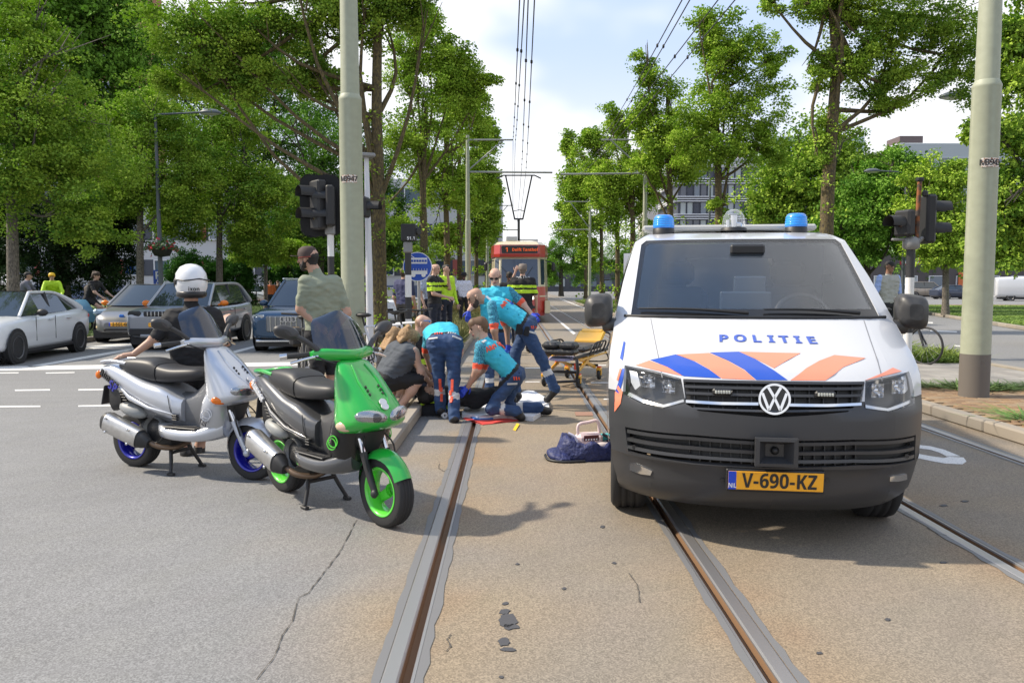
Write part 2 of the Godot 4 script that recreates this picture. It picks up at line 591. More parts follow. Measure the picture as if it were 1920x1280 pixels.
	kerb_line(gk, [Vector2(-11.25, -19.0), Vector2(-11.25, -58)], 0.13, 0.15, -58)
	kerb_line(gk, [Vector2(15.55, -21.0), Vector2(20.95, -40.0)], 0.13, 0.15, -58)
	kerb_line(gk, [Vector2(15.55, -21.0), Vector2(20.0, -15.9), Vector2(40.0, -15.9)], 0.13, 0.15, -58)
	blades("verge_grass", "grass with yellow flowers on the strip behind the police van", [5.1, -14.3, 8.5, -14.3, 8.8, -30, 8.1, -61, 5.1, -61], 17000, 0.24, Color(0.07, 0.14, 0.02), Color(0.22, 0.28, 0.05), 0.09, 0.012)
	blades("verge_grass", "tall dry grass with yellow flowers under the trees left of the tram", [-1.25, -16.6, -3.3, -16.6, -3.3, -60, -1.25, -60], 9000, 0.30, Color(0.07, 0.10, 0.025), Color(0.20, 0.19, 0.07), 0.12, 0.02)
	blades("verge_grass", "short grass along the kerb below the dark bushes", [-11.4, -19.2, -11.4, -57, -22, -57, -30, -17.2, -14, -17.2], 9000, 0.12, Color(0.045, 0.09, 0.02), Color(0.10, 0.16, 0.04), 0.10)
	blades("verge_grass", "mown lawn beyond the side road on the right", [15.8, -21.2, 21.2, -40.0, 24.0, -51.0, 34.0, -51.0, 34, -16.2, 20.2, -16.2], 16000, 0.09, Color(0.09, 0.17, 0.02), Color(0.20, 0.30, 0.05), 0.10)
	blades("weeds", "weeds growing between the paving around the green pole", [6.0, -10.9, 6.7, -10.9, 6.7, -10.45, 6.0, -10.45], 60, 0.14, Color(0.05, 0.10, 0.02), Color(0.12, 0.19, 0.05), 0.10)
	blades("weeds", "line of weeds in the joint between bricks and slabs", [5.1, -10.95, 7.8, -10.95, 7.8, -10.80, 5.1, -10.80], 110, 0.09, Color(0.05, 0.09, 0.02), Color(0.13, 0.17, 0.05), 0.10)
	blades("weeds", "small green weed tuft on the brick pavement near the kerb", [5.35, -8.35, 5.6, -8.35, 5.6, -8.2, 5.35, -8.2], 20, 0.08, Color(0.06, 0.14, 0.02), Color(0.10, 0.20, 0.04), 0.10)
	# red cycle path and far cross street
	st = S()
	quad(st, Vector3(-60, 0.012, -58.5), Vector3(-60, 0.012, -62), Vector3(-3.5, 0.012, -62), Vector3(-3.5, 0.012, -58.5))
	quad(st, Vector3(22, 0.012, -53), Vector3(22, 0.012, -57), Vector3(90, 0.012, -57), Vector3(90, 0.012, -53))
	struct("cycle_path", st, M("red_asphalt", 0.26, 0.12, 0.085, 0.9))
	# paint
	var pm := rough_surface("road_paint", noise_tex(0.09, lin(0.42, 0.41, 0.39), lin(0.66, 0.65, 0.62), 512, 8, 4, 0.15, 0.45), null, 0.8, 0.7)
	var mk := Node3D.new()
	put(mk, "road_markings")
	mk.set_meta("kind", "structure")
	mark(mk, [-200, 690, 480, 680, 660, 677, 660, 683, 480, 687, -200, 698])
	for d in [[-60, 34, 700], [85, 139, 699.5], [184, 240, 698.5], [-90, -10, 733], [27, 93, 732], [146, 209, 731], [-70, 75, 763], [146, 211, 761.5]]:
		var t := 2.6 if d[2] > 720 else 1.8
		mark(mk, [d[0], d[2] - t * 0.5, d[1], d[2] - 1.0 - t * 0.5, d[1], d[2] + t * 0.5 - 1.0, d[0], d[2] + t * 0.5])
	mark(mk, [50, 687, 262, 650, 268, 653, 62, 689])
	mark(mk, [160, 650, 258, 641, 250, 648, 175, 654])
	mark(mk, [430, 660, 505, 641, 510, 643, 440, 662])
	mark(mk, [1029.5, 587, 1032, 587, 1080, 625, 1075, 627])
	mark(mk, [1048, 559, 1050, 559, 1112, 583.5, 1109, 584])
	for d in [[1108, 1160, 717.5, 1.8], [1132, 1160, 748.5, 1.8], [1105, 1137, 685, 1.2], [985, 1030, 690, 1.2], [985, 1012, 716, 1.4]]:
		mark(mk, [d[0], d[2] - d[3] * 0.5, d[1], d[2] - d[3] * 0.5, d[1], d[2] + d[3] * 0.5, d[0], d[2] + d[3] * 0.5])
	for q in [[365, 888, 480, 900, 600, 930, 735, 985, 620, 986, 560, 955, 480, 930, 365, 915], [365, 963, 480, 985, 600, 1001, 640, 990, 765, 997, 790, 1030, 755, 1055, 600, 1047, 480, 1025, 365, 1000]]:
		var px := []
		for i in range(0, q.size(), 2):
			px.append(1640 + q[i] / 4.571); px.append(640 + q[i + 1] / 4.571)
		mark(mk, px)
	for d in [[1745, 620, 1795, 622], [1790, 648, 1850, 652], [1725, 604, 1750, 605]]:
		mark(mk, [d[0], d[1] - 1, d[2], d[3] - 1, d[2], d[3] + 1, d[0], d[1] + 1])
	# cracks, tar spots and the rusty drain cover
	var dark := M("crack", 0.08, 0.072, 0.062, 0.95)
	st = S()
	for line in [[668, 975, 655, 1000, 640, 1030, 618, 1060, 600, 1083, 578, 1112, 560, 1120, 548, 1165, 530, 1190, 512, 1235, 480, 1275], [824, 870, 822, 878, 832, 884, 840, 880, 850, 884], [845, 1190, 838, 1200, 845, 1212, 836, 1222], [1180, 1075, 1196, 1100, 1200, 1130], [1740, 990, 1760, 1002, 1790, 1006]]:
		for i in range(0, line.size() - 2, 2):
			for s in 4:
				var a := G(lerpf(line[i], line[i + 2], s / 4.0) + rng.randf_range(-1.5, 1.5), lerpf(line[i + 1], line[i + 3], s / 4.0))
				var b := G(lerpf(line[i], line[i + 2], (s + 1) / 4.0), lerpf(line[i + 1], line[i + 3], (s + 1) / 4.0))
				var w := (b - a).cross(Vector3.UP).normalized() * rng.randf_range(0.001, 0.004)
				_face(st, a + w + Vector3(0, 0.004, 0), b + w + Vector3(0, 0.004, 0), b - w + Vector3(0, 0.004, 0), a - w + Vector3(0, 0.004, 0), Vector3.UP)
	struct("road_crack", st, dark)
	st = S()
	for sp in [[950, 1163, 22, 14], [946, 1148, 12, 6], [957, 1176, 16, 6], [945, 1205, 14, 9], [952, 1218, 16, 5], [948, 1132, 7, 3], [940, 1270, 5, 3], [1058, 1104, 5, 3], [1537, 1225, 6, 3], [1665, 1162, 6, 3], [1130, 988, 5, 3], [1152, 1056, 5, 2], [1770, 948, 9, 2], [1810, 940, 8, 2], [970, 1058, 4, 2], [1770, 1055, 8, 2]]:
		var poly := PackedVector2Array()
		for k in 14:
			var g := G(sp[0] + cos(TAU * k / 14) * sp[2] * rng.randf_range(0.55, 1.15), sp[1] + sin(TAU * k / 14) * sp[3] * rng.randf_range(0.6, 1.1))
			poly.append(Vector2(g.x, g.z))
		slab(poly, 0.001, 0.004, st)
	struct("tar_spots", st, M("tar", 0.06, 0.06, 0.065, 0.7))
	st = S()
	var dp := PackedVector2Array()
	for q in [[1078, 773], [1110, 773], [1113, 780], [1080, 780]]:
		var g := G(q[0], q[1])
		dp.append(Vector2(g.x, g.z))
	slab(dp, 0.001, 0.008, st)
	struct("drain_cover", st, M("rusty_plate", 0.30, 0.17, 0.12, 0.8, 0.2))

var leaf_mesh := {}
func leaf_cluster(kind: int) -> Mesh:
	if leaf_mesh.has(kind): return leaf_mesh[kind]
	var st := S()
	var r := RandomNumberGenerator.new()
	r.seed = 40 + kind
	var n: int = [11, 14, 9][kind]
	for i in n:
		var dir := Vector3(r.randf_range(-1, 1), r.randf_range(-0.7, 0.7), r.randf_range(-1, 1)).normalized()
		var at := dir * r.randf_range(0.15, 1.0)
		var out := (dir + Vector3(r.randf_range(-0.7, 0.7), r.randf_range(-0.9, 0.1), r.randf_range(-0.7, 0.7))).normalized()
		var side := out.cross(Vector3(r.randf_range(-0.5, 0.5), 1, r.randf_range(-0.5, 0.5))).normalized()
		var up := side.cross(out)
		var l: float = r.randf_range(0.42, 0.75) * [1.0, 0.85, 1.25][kind]
		var w: float = l * [0.42, 0.33, 0.36][kind]
		var a := at
		var m := at + out * l * 0.55
		var b := at + out * l - up * l * 0.18
		# a pointed blade folded along its rib
		tri(st, a, m + side * w + up * w * 0.35, m)
		tri(st, m, m + side * w + up * w * 0.35, b)
		tri(st, a, m, m - side * w + up * w * 0.35)
		tri(st, m, b, m - side * w + up * w * 0.35)
	st.generate_normals()
	leaf_mesh[kind] = st.commit()
	return leaf_mesh[kind]
func bark(called: String) -> Material:
	if mats.has(called): return mats[called]
	var c := {"bark_moss": [lin(0.055, 0.043, 0.028), lin(0.15, 0.115, 0.045)], "bark_grey": [lin(0.07, 0.06, 0.05), lin(0.20, 0.175, 0.14)], "bark_dark": [lin(0.03, 0.027, 0.02), lin(0.075, 0.065, 0.045)]}[called] as Array
	var m := rough_surface(called, noise_tex(0.035, c[0], c[1], 512, 21, 5, 0.3, 0.7), bump_tex(0.06, 8.0, 512, 22), 0.9)
	m.uv1_scale = Vector3(1.4, 0.5, 1.4)
	return m
func tree(called: String, label: String, base: Vector3, trunk: Array, r0: float, blobs: Array, count: int, leaf: float, c0: Color, c1: Color, kind := 0, barkname := "bark_moss", group := "", limbs := 10, ivy := 0) -> void:
	# trunk: points above base; blobs: [centre, radii, share]
	var t := thing(called, label, "tree", base, 0.0, group)
	var st := S()
	var pts := []
	for p in trunk: pts.append(p - base)
	pts = catmull(pts, 3)
	var rad := []
	for i in pts.size(): rad.append(r0 * (1.25 if i == 0 else lerpf(1.0, 0.35, float(i) / pts.size())))
	tube(st, pts, rad, 10)
	var tips := []
	for i in limbs:
		var b: Array = blobs[i % blobs.size()]
		var s: Vector3 = pts[int(pts.size() * rng.randf_range(0.35, 0.95))]
		var e: Vector3 = b[0] - base + Vector3(rng.randf_range(-0.75, 0.75) * b[1].x, rng.randf_range(-0.5, 0.7) * b[1].y, rng.randf_range(-0.75, 0.75) * b[1].z)
		var mid := s.lerp(e, 0.5) + Vector3(rng.randf_range(-0.3, 0.3), -0.12 * s.distance_to(e) * rng.randf(), rng.randf_range(-0.3, 0.3))
		var c := catmull([s, mid, e], 3)
		var rr := []
		for k in c.size(): rr.append(r0 * lerpf(0.36, 0.06, float(k) / (c.size() - 1)))
		tube(st, c, rr, 6)
		tips.append(e)
		for k in 3:
			var e2: Vector3 = e + Vector3(rng.randf_range(-1, 1), rng.randf_range(-0.3, 0.9), rng.randf_range(-1, 1)) * 0.45 * b[1].x
			tube(st, [mid.lerp(e, 0.4 + 0.2 * k), e2], [r0 * 0.12, r0 * 0.03], 5)
	obj("trunk", st, bark(barkname), t)
	var mm := MultiMesh.new()
	mm.transform_format = MultiMesh.TRANSFORM_3D
	mm.use_colors = true
	mm.mesh = leaf_cluster(kind)
	var tr := []
	var cs := []
	var total := 0.0
	for b in blobs: total += b[2]
	for b in blobs:
		var quota := int(count * 1.15 * b[2] / total)
		var per := 20
		var n := 0
		while n < quota:
			# a clump: a leafy bough near the outside of the blob
			var d := Vector3(rng.randfn(), rng.randfn(), rng.randfn()).normalized()
			var k := pow(rng.randf(), 0.5) * rng.randf_range(0.8, 1.06)
			var c: Vector3 = b[0] - base + d * k * b[1]
			var sz: float = b[1].length() * rng.randf_range(0.07, 0.15)
			var tone := rng.randf_range(-0.30, 0.30)
			for q in per:
				var o := Vector3(rng.randfn(), rng.randfn() * 0.5, rng.randfn()) * sz * 0.75
				o.y -= 0.35 * Vector2(o.x, o.z).length()
				var s := leaf * rng.randf_range(0.42, 0.95)
				tr.append(Transform3D(Basis.from_euler(Vector3(rng.randf() * 0.8, rng.randf() * TAU, rng.randf() * 0.8)).scaled(Vector3.ONE * s), c + o))
				cs.append(c0.lerp(c1, clampf(0.5 + tone + rng.randf_range(-0.25, 0.25), 0.0, 1.0)))
			n += per
	for i in ivy:   # shoots on the trunk
		var p: Vector3 = pts[int(rng.randf_range(0.08, 0.75) * (pts.size() - 1))] + Vector3(rng.randfn(), rng.randf_range(-0.4, 0.4), rng.randfn()) * r0 * 1.3
		tr.append(Transform3D(Basis.from_euler(Vector3(rng.randf(), rng.randf() * TAU, 0)).scaled(Vector3.ONE * leaf), p))
		cs.append(c0.lerp(c1, rng.randf_range(0.3, 1.0)))
	mm.instance_count = tr.size()
	for i in tr.size():
		mm.set_instance_transform(i, tr[i])
		mm.set_instance_color(i, cs[i])
	var o := MultiMeshInstance3D.new()
	o.multimesh = mm
	var m := M("leaf", 1, 1, 1, 0.7)
	m.metallic_specular = 0.22
	m.vertex_color_use_as_albedo = true
	m.backlight_enabled = true
	m.backlight = Color(0.45, 0.6, 0.10)
	o.material_override = m
	put(o, "crown", t)
	o.set_meta("kind", "stuff")
func pb(px: float, py: float, rx: float, ry: float, z: float, share := 1.0, dz := 0.0) -> Array:   # a crown lobe from pixels at a depth
	var k := -z / FPX
	return [D(px, py, z) + Vector3(0, 0, dz), Vector3(rx * k, ry * k, min(rx, ry * 1.3) * k * 0.9), share]
func trees() -> void:
	var yg0 := Color(0.15, 0.26, 0.026); var yg1 := Color(0.40, 0.53, 0.065)       # fresh yellow green
	var mg0 := Color(0.07, 0.165, 0.022); var mg1 := Color(0.21, 0.38, 0.05)      # mid green
	var dg0 := Color(0.022, 0.07, 0.012); var dg1 := Color(0.07, 0.17, 0.03)        # dark
	var row_l := "maples in the grass left of the tram"
	var row_r := "maples in the grass right of the tracks"
	var spec := func(called: String, label: String, bx: float, z: float, y0: float, tops: Array, r0: float, blobs: Array, n: int, leaf: float, a: Color, b: Color, kind: int, bk: String, grp: String, limbs: int, ivy: int) -> void:
		var base := D(bx, 600, z)
		base.y = y0
		var tk := [base]
		for p in tops: tk.append(D(p[0], p[1], z))
		var bl := []
		for q in blobs: bl.append(pb(q[0], q[1], q[2], q[3], z, q[4] if q.size() > 4 else 1.0, q[5] if q.size() > 5 else 0.0))
		tree(called, label, base, tk, r0, bl, n, leaf, a, b, kind, bk, grp, limbs, ivy)
	# left side of the street
	spec.call("maple_tree", "young maple with pale bark beside the white saloon", 24, -19.5, 0.1, [[22, 430], [20, 300], [30, 150]], 0.16, [[60, 180, 130, 120], [20, 330, 110, 110], [130, 300, 110, 130], [-40, 160, 110, 160], [170, 420, 70, 60, 0.5], [60, 60, 70, 70, 0.6]], 5200, 0.17, mg0, yg1, 0, "bark_grey", "", 14, 0)
	spec.call("maple_tree", "slim maple behind the grey hatchback", 262, -30.0, 0.1, [[262, 440], [262, 330], [265, 230]], 0.15, [[265, 300, 110, 110], [200, 370, 80, 60], [330, 360, 80, 70], [270, 220, 90, 60], [360, 290, 60, 80, 0.6]], 4300, 0.22, mg0, yg1, 0, "bark_grey", "", 12, 0)
	spec.call("maple_tree", "broad maple behind the small grey off-roader", 411, -33.0, 0.1, [[411, 450], [412, 350], [415, 250]], 0.15, [[420, 330, 110, 110], [500, 370, 80, 90], [340, 400, 80, 50], [430, 230, 90, 60], [470, 450, 70, 35, 0.6]], 4600, 0.23, mg0, yg1, 0, "bark_grey", "", 12, 0)
	spec.call("young_tree", "small light green tree behind the dark blue car", 498, -38.0, 0.1, [[498, 500], [500, 470]], 0.11, [[505, 470, 58, 26], [470, 480, 40, 18], [540, 468, 36, 20]], 900, 0.24, yg0, yg1, 0, "bark_grey", "", 5, 0)
	spec.call("chestnut_tree", "tall dark chestnut rising above the young maples", 120, -36.0, 0.0, [[120, 400], [130, 200], [150, 60]], 0.3, [[120, 60, 140, 110], [220, 130, 80, 120], [40, 200, 110, 120], [190, 10, 110, 70], [60, -20, 140, 80], [180, 280, 110, 110]], 6200, 0.30, dg0, mg1, 2, "bark_dark", "", 12, 0)
	spec.call("chestnut_tree", "broad dark tree with thick trunk behind the hedge", 455, -52.0, 0.0, [[457, 460], [455, 350], [460, 250]], 0.55, [[430, 180, 180, 140], [560, 250, 120, 140], [330, 120, 120, 110], [580, 380, 90, 90], [500, 100, 110, 90], [430, 330, 150, 120]], 6600, 0.40, dg0, mg1, 1, "bark_dark", "", 14, 0)
	spec.call("chestnut_tree", "dark leafy tree filling the gap beside the traffic light", 590, -44.0, 0.0, [[600, 420], [600, 300]], 0.4, [[610, 300, 90, 150], [700, 330, 80, 140], [640, 440, 110, 70], [540, 440, 90, 70], [730, 450, 50, 60]], 4600, 0.34, dg0, mg1, 1, "bark_dark", "", 10, 0)
	# big tree on the island next to the pole
	spec.call("lime_tree", "mossy lime tree with lichen trunk behind the numbered pole on the island", 716, -14.6, 0.12, [[712, 560], [710, 380], [706, 220], [708, 60], [712, -90]], 0.155, [[640, 20, 120, 70], [480, 60, 130, 60], [370, 60, 110, 80, 0.9], [760, 10, 60, 60, 0.5], [600, -90, 220, 80, 1.2], [480, 140, 100, 50, 0.6], [600, 130, 50, 60, 0.4], [330, 150, 70, 50, 0.4]], 6200, 0.13, mg0, yg1, 0, "bark_moss", "", 22, 70)
	# dark bushes behind the cyclists
	spec.call("holly_hedge", "wall of dark evergreen bushes behind the cyclists", 110, -31.0, 0.0, [[110, 480], [110, 420]], 0.2, [[60, 470, 120, 100], [180, 480, 75, 90], [130, 400, 110, 70], [-40, 440, 90, 120], [215, 430, 50, 60], [20, 390, 90, 60]], 5200, 0.26, Color(0.008, 0.018, 0.006), Color(0.032, 0.06, 0.018), 1, "bark_dark", "", 6, 0)
	spec.call("box_hedge", "clipped hedge behind the dark blue car", 480, -50.0, 0.0, [[480, 556], [480, 545]], 0.05, [[450, 557, 45, 13], [520, 557, 50, 13], [575, 552, 40, 14]], 1500, 0.22, dg0, dg1, 1, "bark_dark", "", 3, 0)
	# rows of maples along the tracks
	var lrow := [[790, -27.0, 795, [[800, 180, 85, 110], [770, 260, 55, 70], [840, 110, 60, 60], [800, 60, 55, 50], [860, 160, 50, 50], [765, 120, 40, 60], [915, 150, 26, 16, 0.2], [740, 400, 45, 50, 0.4], [800, 470, 40, 40, 0.2]], 4200], [838, -35.0, 838, [[830, 250, 60, 90], [870, 200, 45, 70], [850, 340, 45, 70], [810, 330, 40, 60], [850, 130, 40, 40]], 2900], [862, -43.0, 862, [[880, 260, 42, 80], [865, 360, 38, 70], [905, 330, 26, 60], [890, 190, 35, 40], [835, 440, 30, 40]], 2300], [893, -54.0, 893, [[900, 330, 30, 80], [890, 420, 28, 60], [915, 260, 20, 40], [920, 400, 16, 60]], 1700], [912, -70.0, 912, [[915, 400, 22, 60], [900, 460, 26, 50], [925, 350, 14, 30]], 1200]]
	for i in lrow.size():
		var r: Array = lrow[i]
		spec.call("maple_tree", ["tall maple with forked stem behind the blue bus lane sign", "maple standing behind the police officers", "maple beside the green wire pole left of the tram", "maple partly behind the tram's left side", "farthest maple of the row left of the tram"][i], r[0], r[1], 0.12, [[r[2], 470], [r[2] - 2, 340], [r[2] + 4, 200 if i < 3 else 330]], 0.17, r[3], int(r[4] * 0.75), 0.20 + 0.006 * (-r[1] - 27), yg0, yg1, 0, "bark_moss", row_l, 9, 30)
	var rrow := [[1349, -26.0, [[1345, 160, 75, 90], [1390, 100, 70, 70], [1420, 200, 60, 80], [1300, 250, 60, 70], [1340, 60, 50, 50], [1370, 270, 80, 50], [1455, 120, 30, 40, 0.3], [1440, 280, 40, 30, 0.3], [1345, 385, 26, 36, 0.15]], 4600], [1258, -31.0, [[1235, 190, 50, 80], [1270, 260, 55, 70], [1210, 130, 24, 60, 0.4], [1225, 290, 50, 60], [1300, 300, 40, 50], [1200, 230, 30, 40, 0.4]], 3000], [1187, -40.0, [[1180, 300, 45, 80], [1160, 240, 30, 50], [1195, 380, 36, 60], [1220, 330, 30, 60], [1150, 340, 30, 60]], 2500], [1158, -49.0, [[1140, 300, 36, 70], [1150, 390, 34, 70], [1120, 350, 28, 70], [1110, 260, 22, 30]], 2000], [1128, -60.0, [[1095, 320, 30, 60], [1110, 400, 30, 70], [1080, 380, 26, 60], [1100, 460, 24, 40]], 1700], [1098, -74.0, [[1072, 330, 22, 60], [1080, 420, 24, 60], [1060, 400, 18, 60], [1065, 270, 14, 30]], 1400]]
	for i in rrow.size():
		var r: Array = rrow[i]
		spec.call("maple_tree", ["full maple in front of the office building's middle", "maple with dead twigs left of the office building", "maple next to the green wire pole right of the tracks", "maple further along the row right of the tracks", "second last maple of the row right of the tracks", "farthest maple of the row right of the tracks"][i], r[0], r[1], 0.1, [[r[0], 460], [r[0] - 2, 340], [r[0] - 6, 180 if i < 2 else 320]], 0.17, r[2], int(r[3] * 0.75), 0.20 + 0.006 * (-r[1] - 27), yg0, yg1, 0, "bark_moss", row_r, 10, 26)
	# right side
	spec.call("lime_tree", "big mossy lime trunk forking behind the police van's right lamp", 1549, -16.5, 0.09, [[1551, 400], [1560, 250], [1568, 120], [1560, 0], [1555, -90]], 0.155, [[1680, 40, 110, 60], [1620, 110, 70, 70], [1780, 60, 90, 60, 0.8], [1560, 0, 70, 50], [1640, -60, 200, 70], [1690, 150, 60, 50, 0.6], [1800, 140, 50, 60, 0.5], [1545, 130, 40, 40, 0.3], [1660, 205, 40, 24, 0.2], [1545, 270, 26, 60, 0.25], [1470, 10, 50, 20, 0.2]], 4600, 0.13, mg0, yg1, 0, "bark_moss", "", 22, 60)
	spec.call("chestnut_tree", "round chestnut with dense crown right of the office building", 1500, -46.0, 0.0, [[1500, 480], [1500, 380]], 0.3, [[1480, 330, 90, 90], [1560, 280, 90, 80], [1450, 390, 60, 50], [1560, 390, 110, 70], [1640, 330, 70, 80]], 5600, 0.33, mg0, yg1, 2, "bark_dark", "", 10, 0)
	spec.call("chestnut_tree", "dark chestnut behind the man in the light vest", 1625, -40.0, 0.1, [[1625, 480], [1630, 380]], 0.25, [[1620, 400, 80, 80], [1670, 340, 70, 60], [1600, 460, 60, 40], [1690, 420, 60, 60]], 4200, 0.30, mg0, mg1, 2, "bark_dark", "", 10, 0)
	spec.call("chestnut_tree", "young chestnut with yellow green crown on the lawn", 1773, -36.0, 0.1, [[1774, 500], [1772, 420], [1770, 350]], 0.16, [[1760, 340, 60, 60], [1740, 400, 60, 60], [1800, 420, 60, 60], [1770, 460, 70, 40], [1710, 330, 26, 30, 0.3]], 4000, 0.25, yg0, yg1, 2, "bark_grey", "", 10, 0)
	spec.call("chestnut_tree", "large leaved chestnut behind the right catenary pole", 1985, -20.0, 0.1, [[1985, 400], [1980, 200]], 0.25, [[1930, 250, 80, 110], [1900, 400, 80, 80], [1950, 120, 90, 90], [1960, 420, 90, 90], [1830, 240, 40, 24, 0.25], [1860, 470, 50, 50, 0.4], [1900, 60, 60, 60, 0.6]], 4600, 0.19, mg0, yg1, 2, "bark_dark", "", 12, 0)
	# closing greenery at the end of the street
	spec.call("street_tree", "dark tree closing the street right behind the tram", 1052, -95.0, 0.0, [[1052, 500], [1052, 470]], 0.3, [[1052, 470, 34, 40], [1035, 500, 22, 34], [1085, 500, 34, 36]], 1500, 0.45, mg0, mg1, 1, "bark_dark", "", 5, 0)
	spec.call("shrub", "dark shrubs and low trees behind the parked cars", 400, -50.0, 0.0, [[400, 530], [400, 500]], 0.1, [[345, 505, 34, 40], [390, 515, 45, 36], [450, 500, 40, 46], [520, 505, 30, 36], [570, 500, 50, 50], [620, 510, 40, 40]], 4200, 0.33, dg0, dg1, 1, "bark_dark", "", 8, 0)
	for k in 9:
		var px: float = [-60, 330, 620, 700, 760, 820, 1130, 1200, 1700][k]
		var z: float = [-60, -85, -80, -90, -75, -100, -110, -120, -100][k]
		spec.call("street_tree", ["leafy tree far left behind the bushes", "tree in front of the white office block", "tree far behind the traffic light", "tree far behind the lichen trunk", "tree far behind the small signal box", "tree far behind the officers", "tree far beyond the right row of maples", "tree at the far crossing behind the wire pole", "tree far behind the man in the light vest"][k], px, z, 0.0, [[px, 510], [px, 480]], 0.3, [[px, 470, 60, 50], [px - 40, 500, 40, 36], [px + 42, 490, 45, 42]], 1300, 0.45, dg0, mg1, 1, "bark_dark", "", 4, 0)

func windows_grid(parent: Node3D, x0: float, y0: float, nx: int, ny: int, dx: float, dy: float, w: float, h: float, z: float, ms: Array, frame: Material) -> void:
	# each window a framed pane standing in the facade
	var pane := S()
	box(pane, Vector3(0, 0, -0.02), Vector3(w - 0.1, h - 0.1, 0.06))
	pane.generate_normals()
	var pm := pane.commit()
	var fr := S()
	for s in [-1, 1]:
		box(fr, Vector3(s * w * 0.5, 0, 0.03), Vector3(0.09, h + 0.09, 0.16))
		box(fr, Vector3(0, s * h * 0.5, 0.03), Vector3(w - 0.09, 0.09, 0.16))
	fr.generate_normals()
	var fm := fr.commit()
	for j in ny:
		for i in nx:
			var f := MeshInstance3D.new()
			f.mesh = fm
			f.material_override = frame
			put(f, "window", parent)
			f.position = Vector3(x0 + i * dx, y0 + j * dy, z)
			var p := MeshInstance3D.new()
			p.mesh = pm
			p.material_override = ms[rng.randi() % ms.size()]
			put(p, "pane", f)
func buildings() -> void:
	var g1 := M("office_glass", 0.035, 0.05, 0.085, 0.08); g1.metallic_specular = 0.8
	var g2 := M("office_glass_pale", 0.10, 0.14, 0.19, 0.1); g2.metallic_specular = 0.8
	var g3 := M("office_blind", 0.38, 0.42, 0.42, 0.5)
	var dk := M("office_panel", 0.055, 0.062, 0.085, 0.5)
	var wh := M("office_white", 0.66, 0.67, 0.70, 0.6)
	# office block with banded facade
	var z := -150.0
	var k := -z / FPX
	var b := thing("office_building", "dark glass office block with white horizontal louvres behind the maples", "building", Vector3(308 * k, 0, z))
	var st := S()
	box(st, Vector3(24, 11.6, -14), Vector3(48, 23.2, 28))
	obj("wall", st, dk, b)
	for fl in 7:
		var y := 1.2 + fl * 3.3
		for s in 3:
			st = S()
			box(st, Vector3(23.6, y + 2.55 + s * 0.42, 0.25), Vector3(49.2, 0.17, 0.5))
			box(st, Vector3(-0.5, y + 2.55 + s * 0.42, -14), Vector3(0.5, 0.17, 28))
			obj("louvre", st, wh, b)
	windows_grid(b, 1.0, 1.2 + 3.3 * 2 + 1.2, 20, 5, 1.28, 3.3, 1.1, 2.3, 0.05, [g1, g1, g2, g3, dk], dk)
	st = S()
	box(st, Vector3(24, 24.1, -14), Vector3(48.6, 1.8, 28.6), 0.1)
	obj("parapet", st, wh, b)
	st = S()
	box(st, Vector3(10, 26.2, -14), Vector3(10, 2.4, 12))
	obj("roof_house", st, M("rust_panel", 0.16, 0.09, 0.075, 0.7), b)
	st = S()
	box(st, Vector3(27, 27.4, -12), Vector3(20, 4.8, 14))
	obj("roof_house", st, M("pale_green_panel", 0.34, 0.41, 0.42, 0.6), b)
	st = S()
	box(st, Vector3(-3.6, 9, -12), Vector3(2.4, 18, 10))
	obj("stair_tower", st, M("pale_wall", 0.55, 0.52, 0.50, 0.8), b)
	# slab block at the top right
	z = -140.0
	k = -z / FPX
	b = thing("office_building", "pale grey block with roof cabin showing above the right trees", "building", Vector3(735 * k, 0, z))
	st = S()
	box(st, Vector3(12, 13, -8), Vector3(28, 26, 16), 0.1)
	obj("wall", st, M("grey_panel", 0.42, 0.46, 0.48, 0.7), b)
	st = S()
	box(st, Vector3(2.0, 26.9, -6), Vector3(4.2, 1.9, 5), 0.05)
	obj("roof_cabin", st, M("brown_panel", 0.12, 0.09, 0.09, 0.7), b)
	windows_grid(b, 0.5, 3.5, 8, 7, 3.0, 3.2, 1.8, 1.5, 0.05, [g1, g2], wh)
	# low dark building behind the parked cars on the right
	z = -98.0
	k = -z / FPX
	b = thing("shop_building", "low dark brick building with light windows behind the parked cars", "building", Vector3(640 * k, 0, z))
	st = S()
	box(st, Vector3(20, 2.6, -6), Vector3(46, 5.2, 12), 0.05)
	obj("wall", st, M("dark_brick", 0.085, 0.075, 0.075, 0.85), b)
	windows_grid(b, 0.0, 1.6, 12, 1, 3.4, 3.2, 1.9, 1.7, 0.05, [g2, g3, g2], wh)
	st = S()
	box(st, Vector3(13.5, 1.7, 0.3), Vector3(1.5, 2.4, 0.1))
	obj("poster", st, M("orange_poster", 0.55, 0.14, 0.04, 0.6), b)
	# white block with red piers behind the left trees
	z = -74.0
	k = -z / FPX
	b = thing("office_building", "white office block with red piers seen between the left trees", "building", Vector3(-800 * k, 0, z))
	st = S()
	box(st, Vector3(16, 5.6, -6), Vector3(46, 11.2, 12))
	obj("wall", st, M("white_wall", 0.48, 0.49, 0.52, 0.7), b)
	for fl in 3:
		st = S()
		box(st, Vector3(16, 3.0 + fl * 3.3, 0.02), Vector3(45.4, 1.5, 0.06))
		obj("window_band", st, dk, b)
		windows_grid(b, -5.6, 3.0 + fl * 3.3, 17, 1, 2.6, 1, 1.5, 1.4, 0.1, [g1, g2, g2], wh)
		for i in range(0, 17, 3):
			st = S()
			box(st, Vector3(-4.3 + i * 2.6, 3.0 + fl * 3.3, 0.1), Vector3(0.45, 1.5, 0.16))
			obj("pier", st, M("red_pier", 0.28, 0.07, 0.06, 0.7), b)
	st = S()
	box(st, Vector3(16, 0.75, 0.06), Vector3(45.6, 1.2, 0.2))
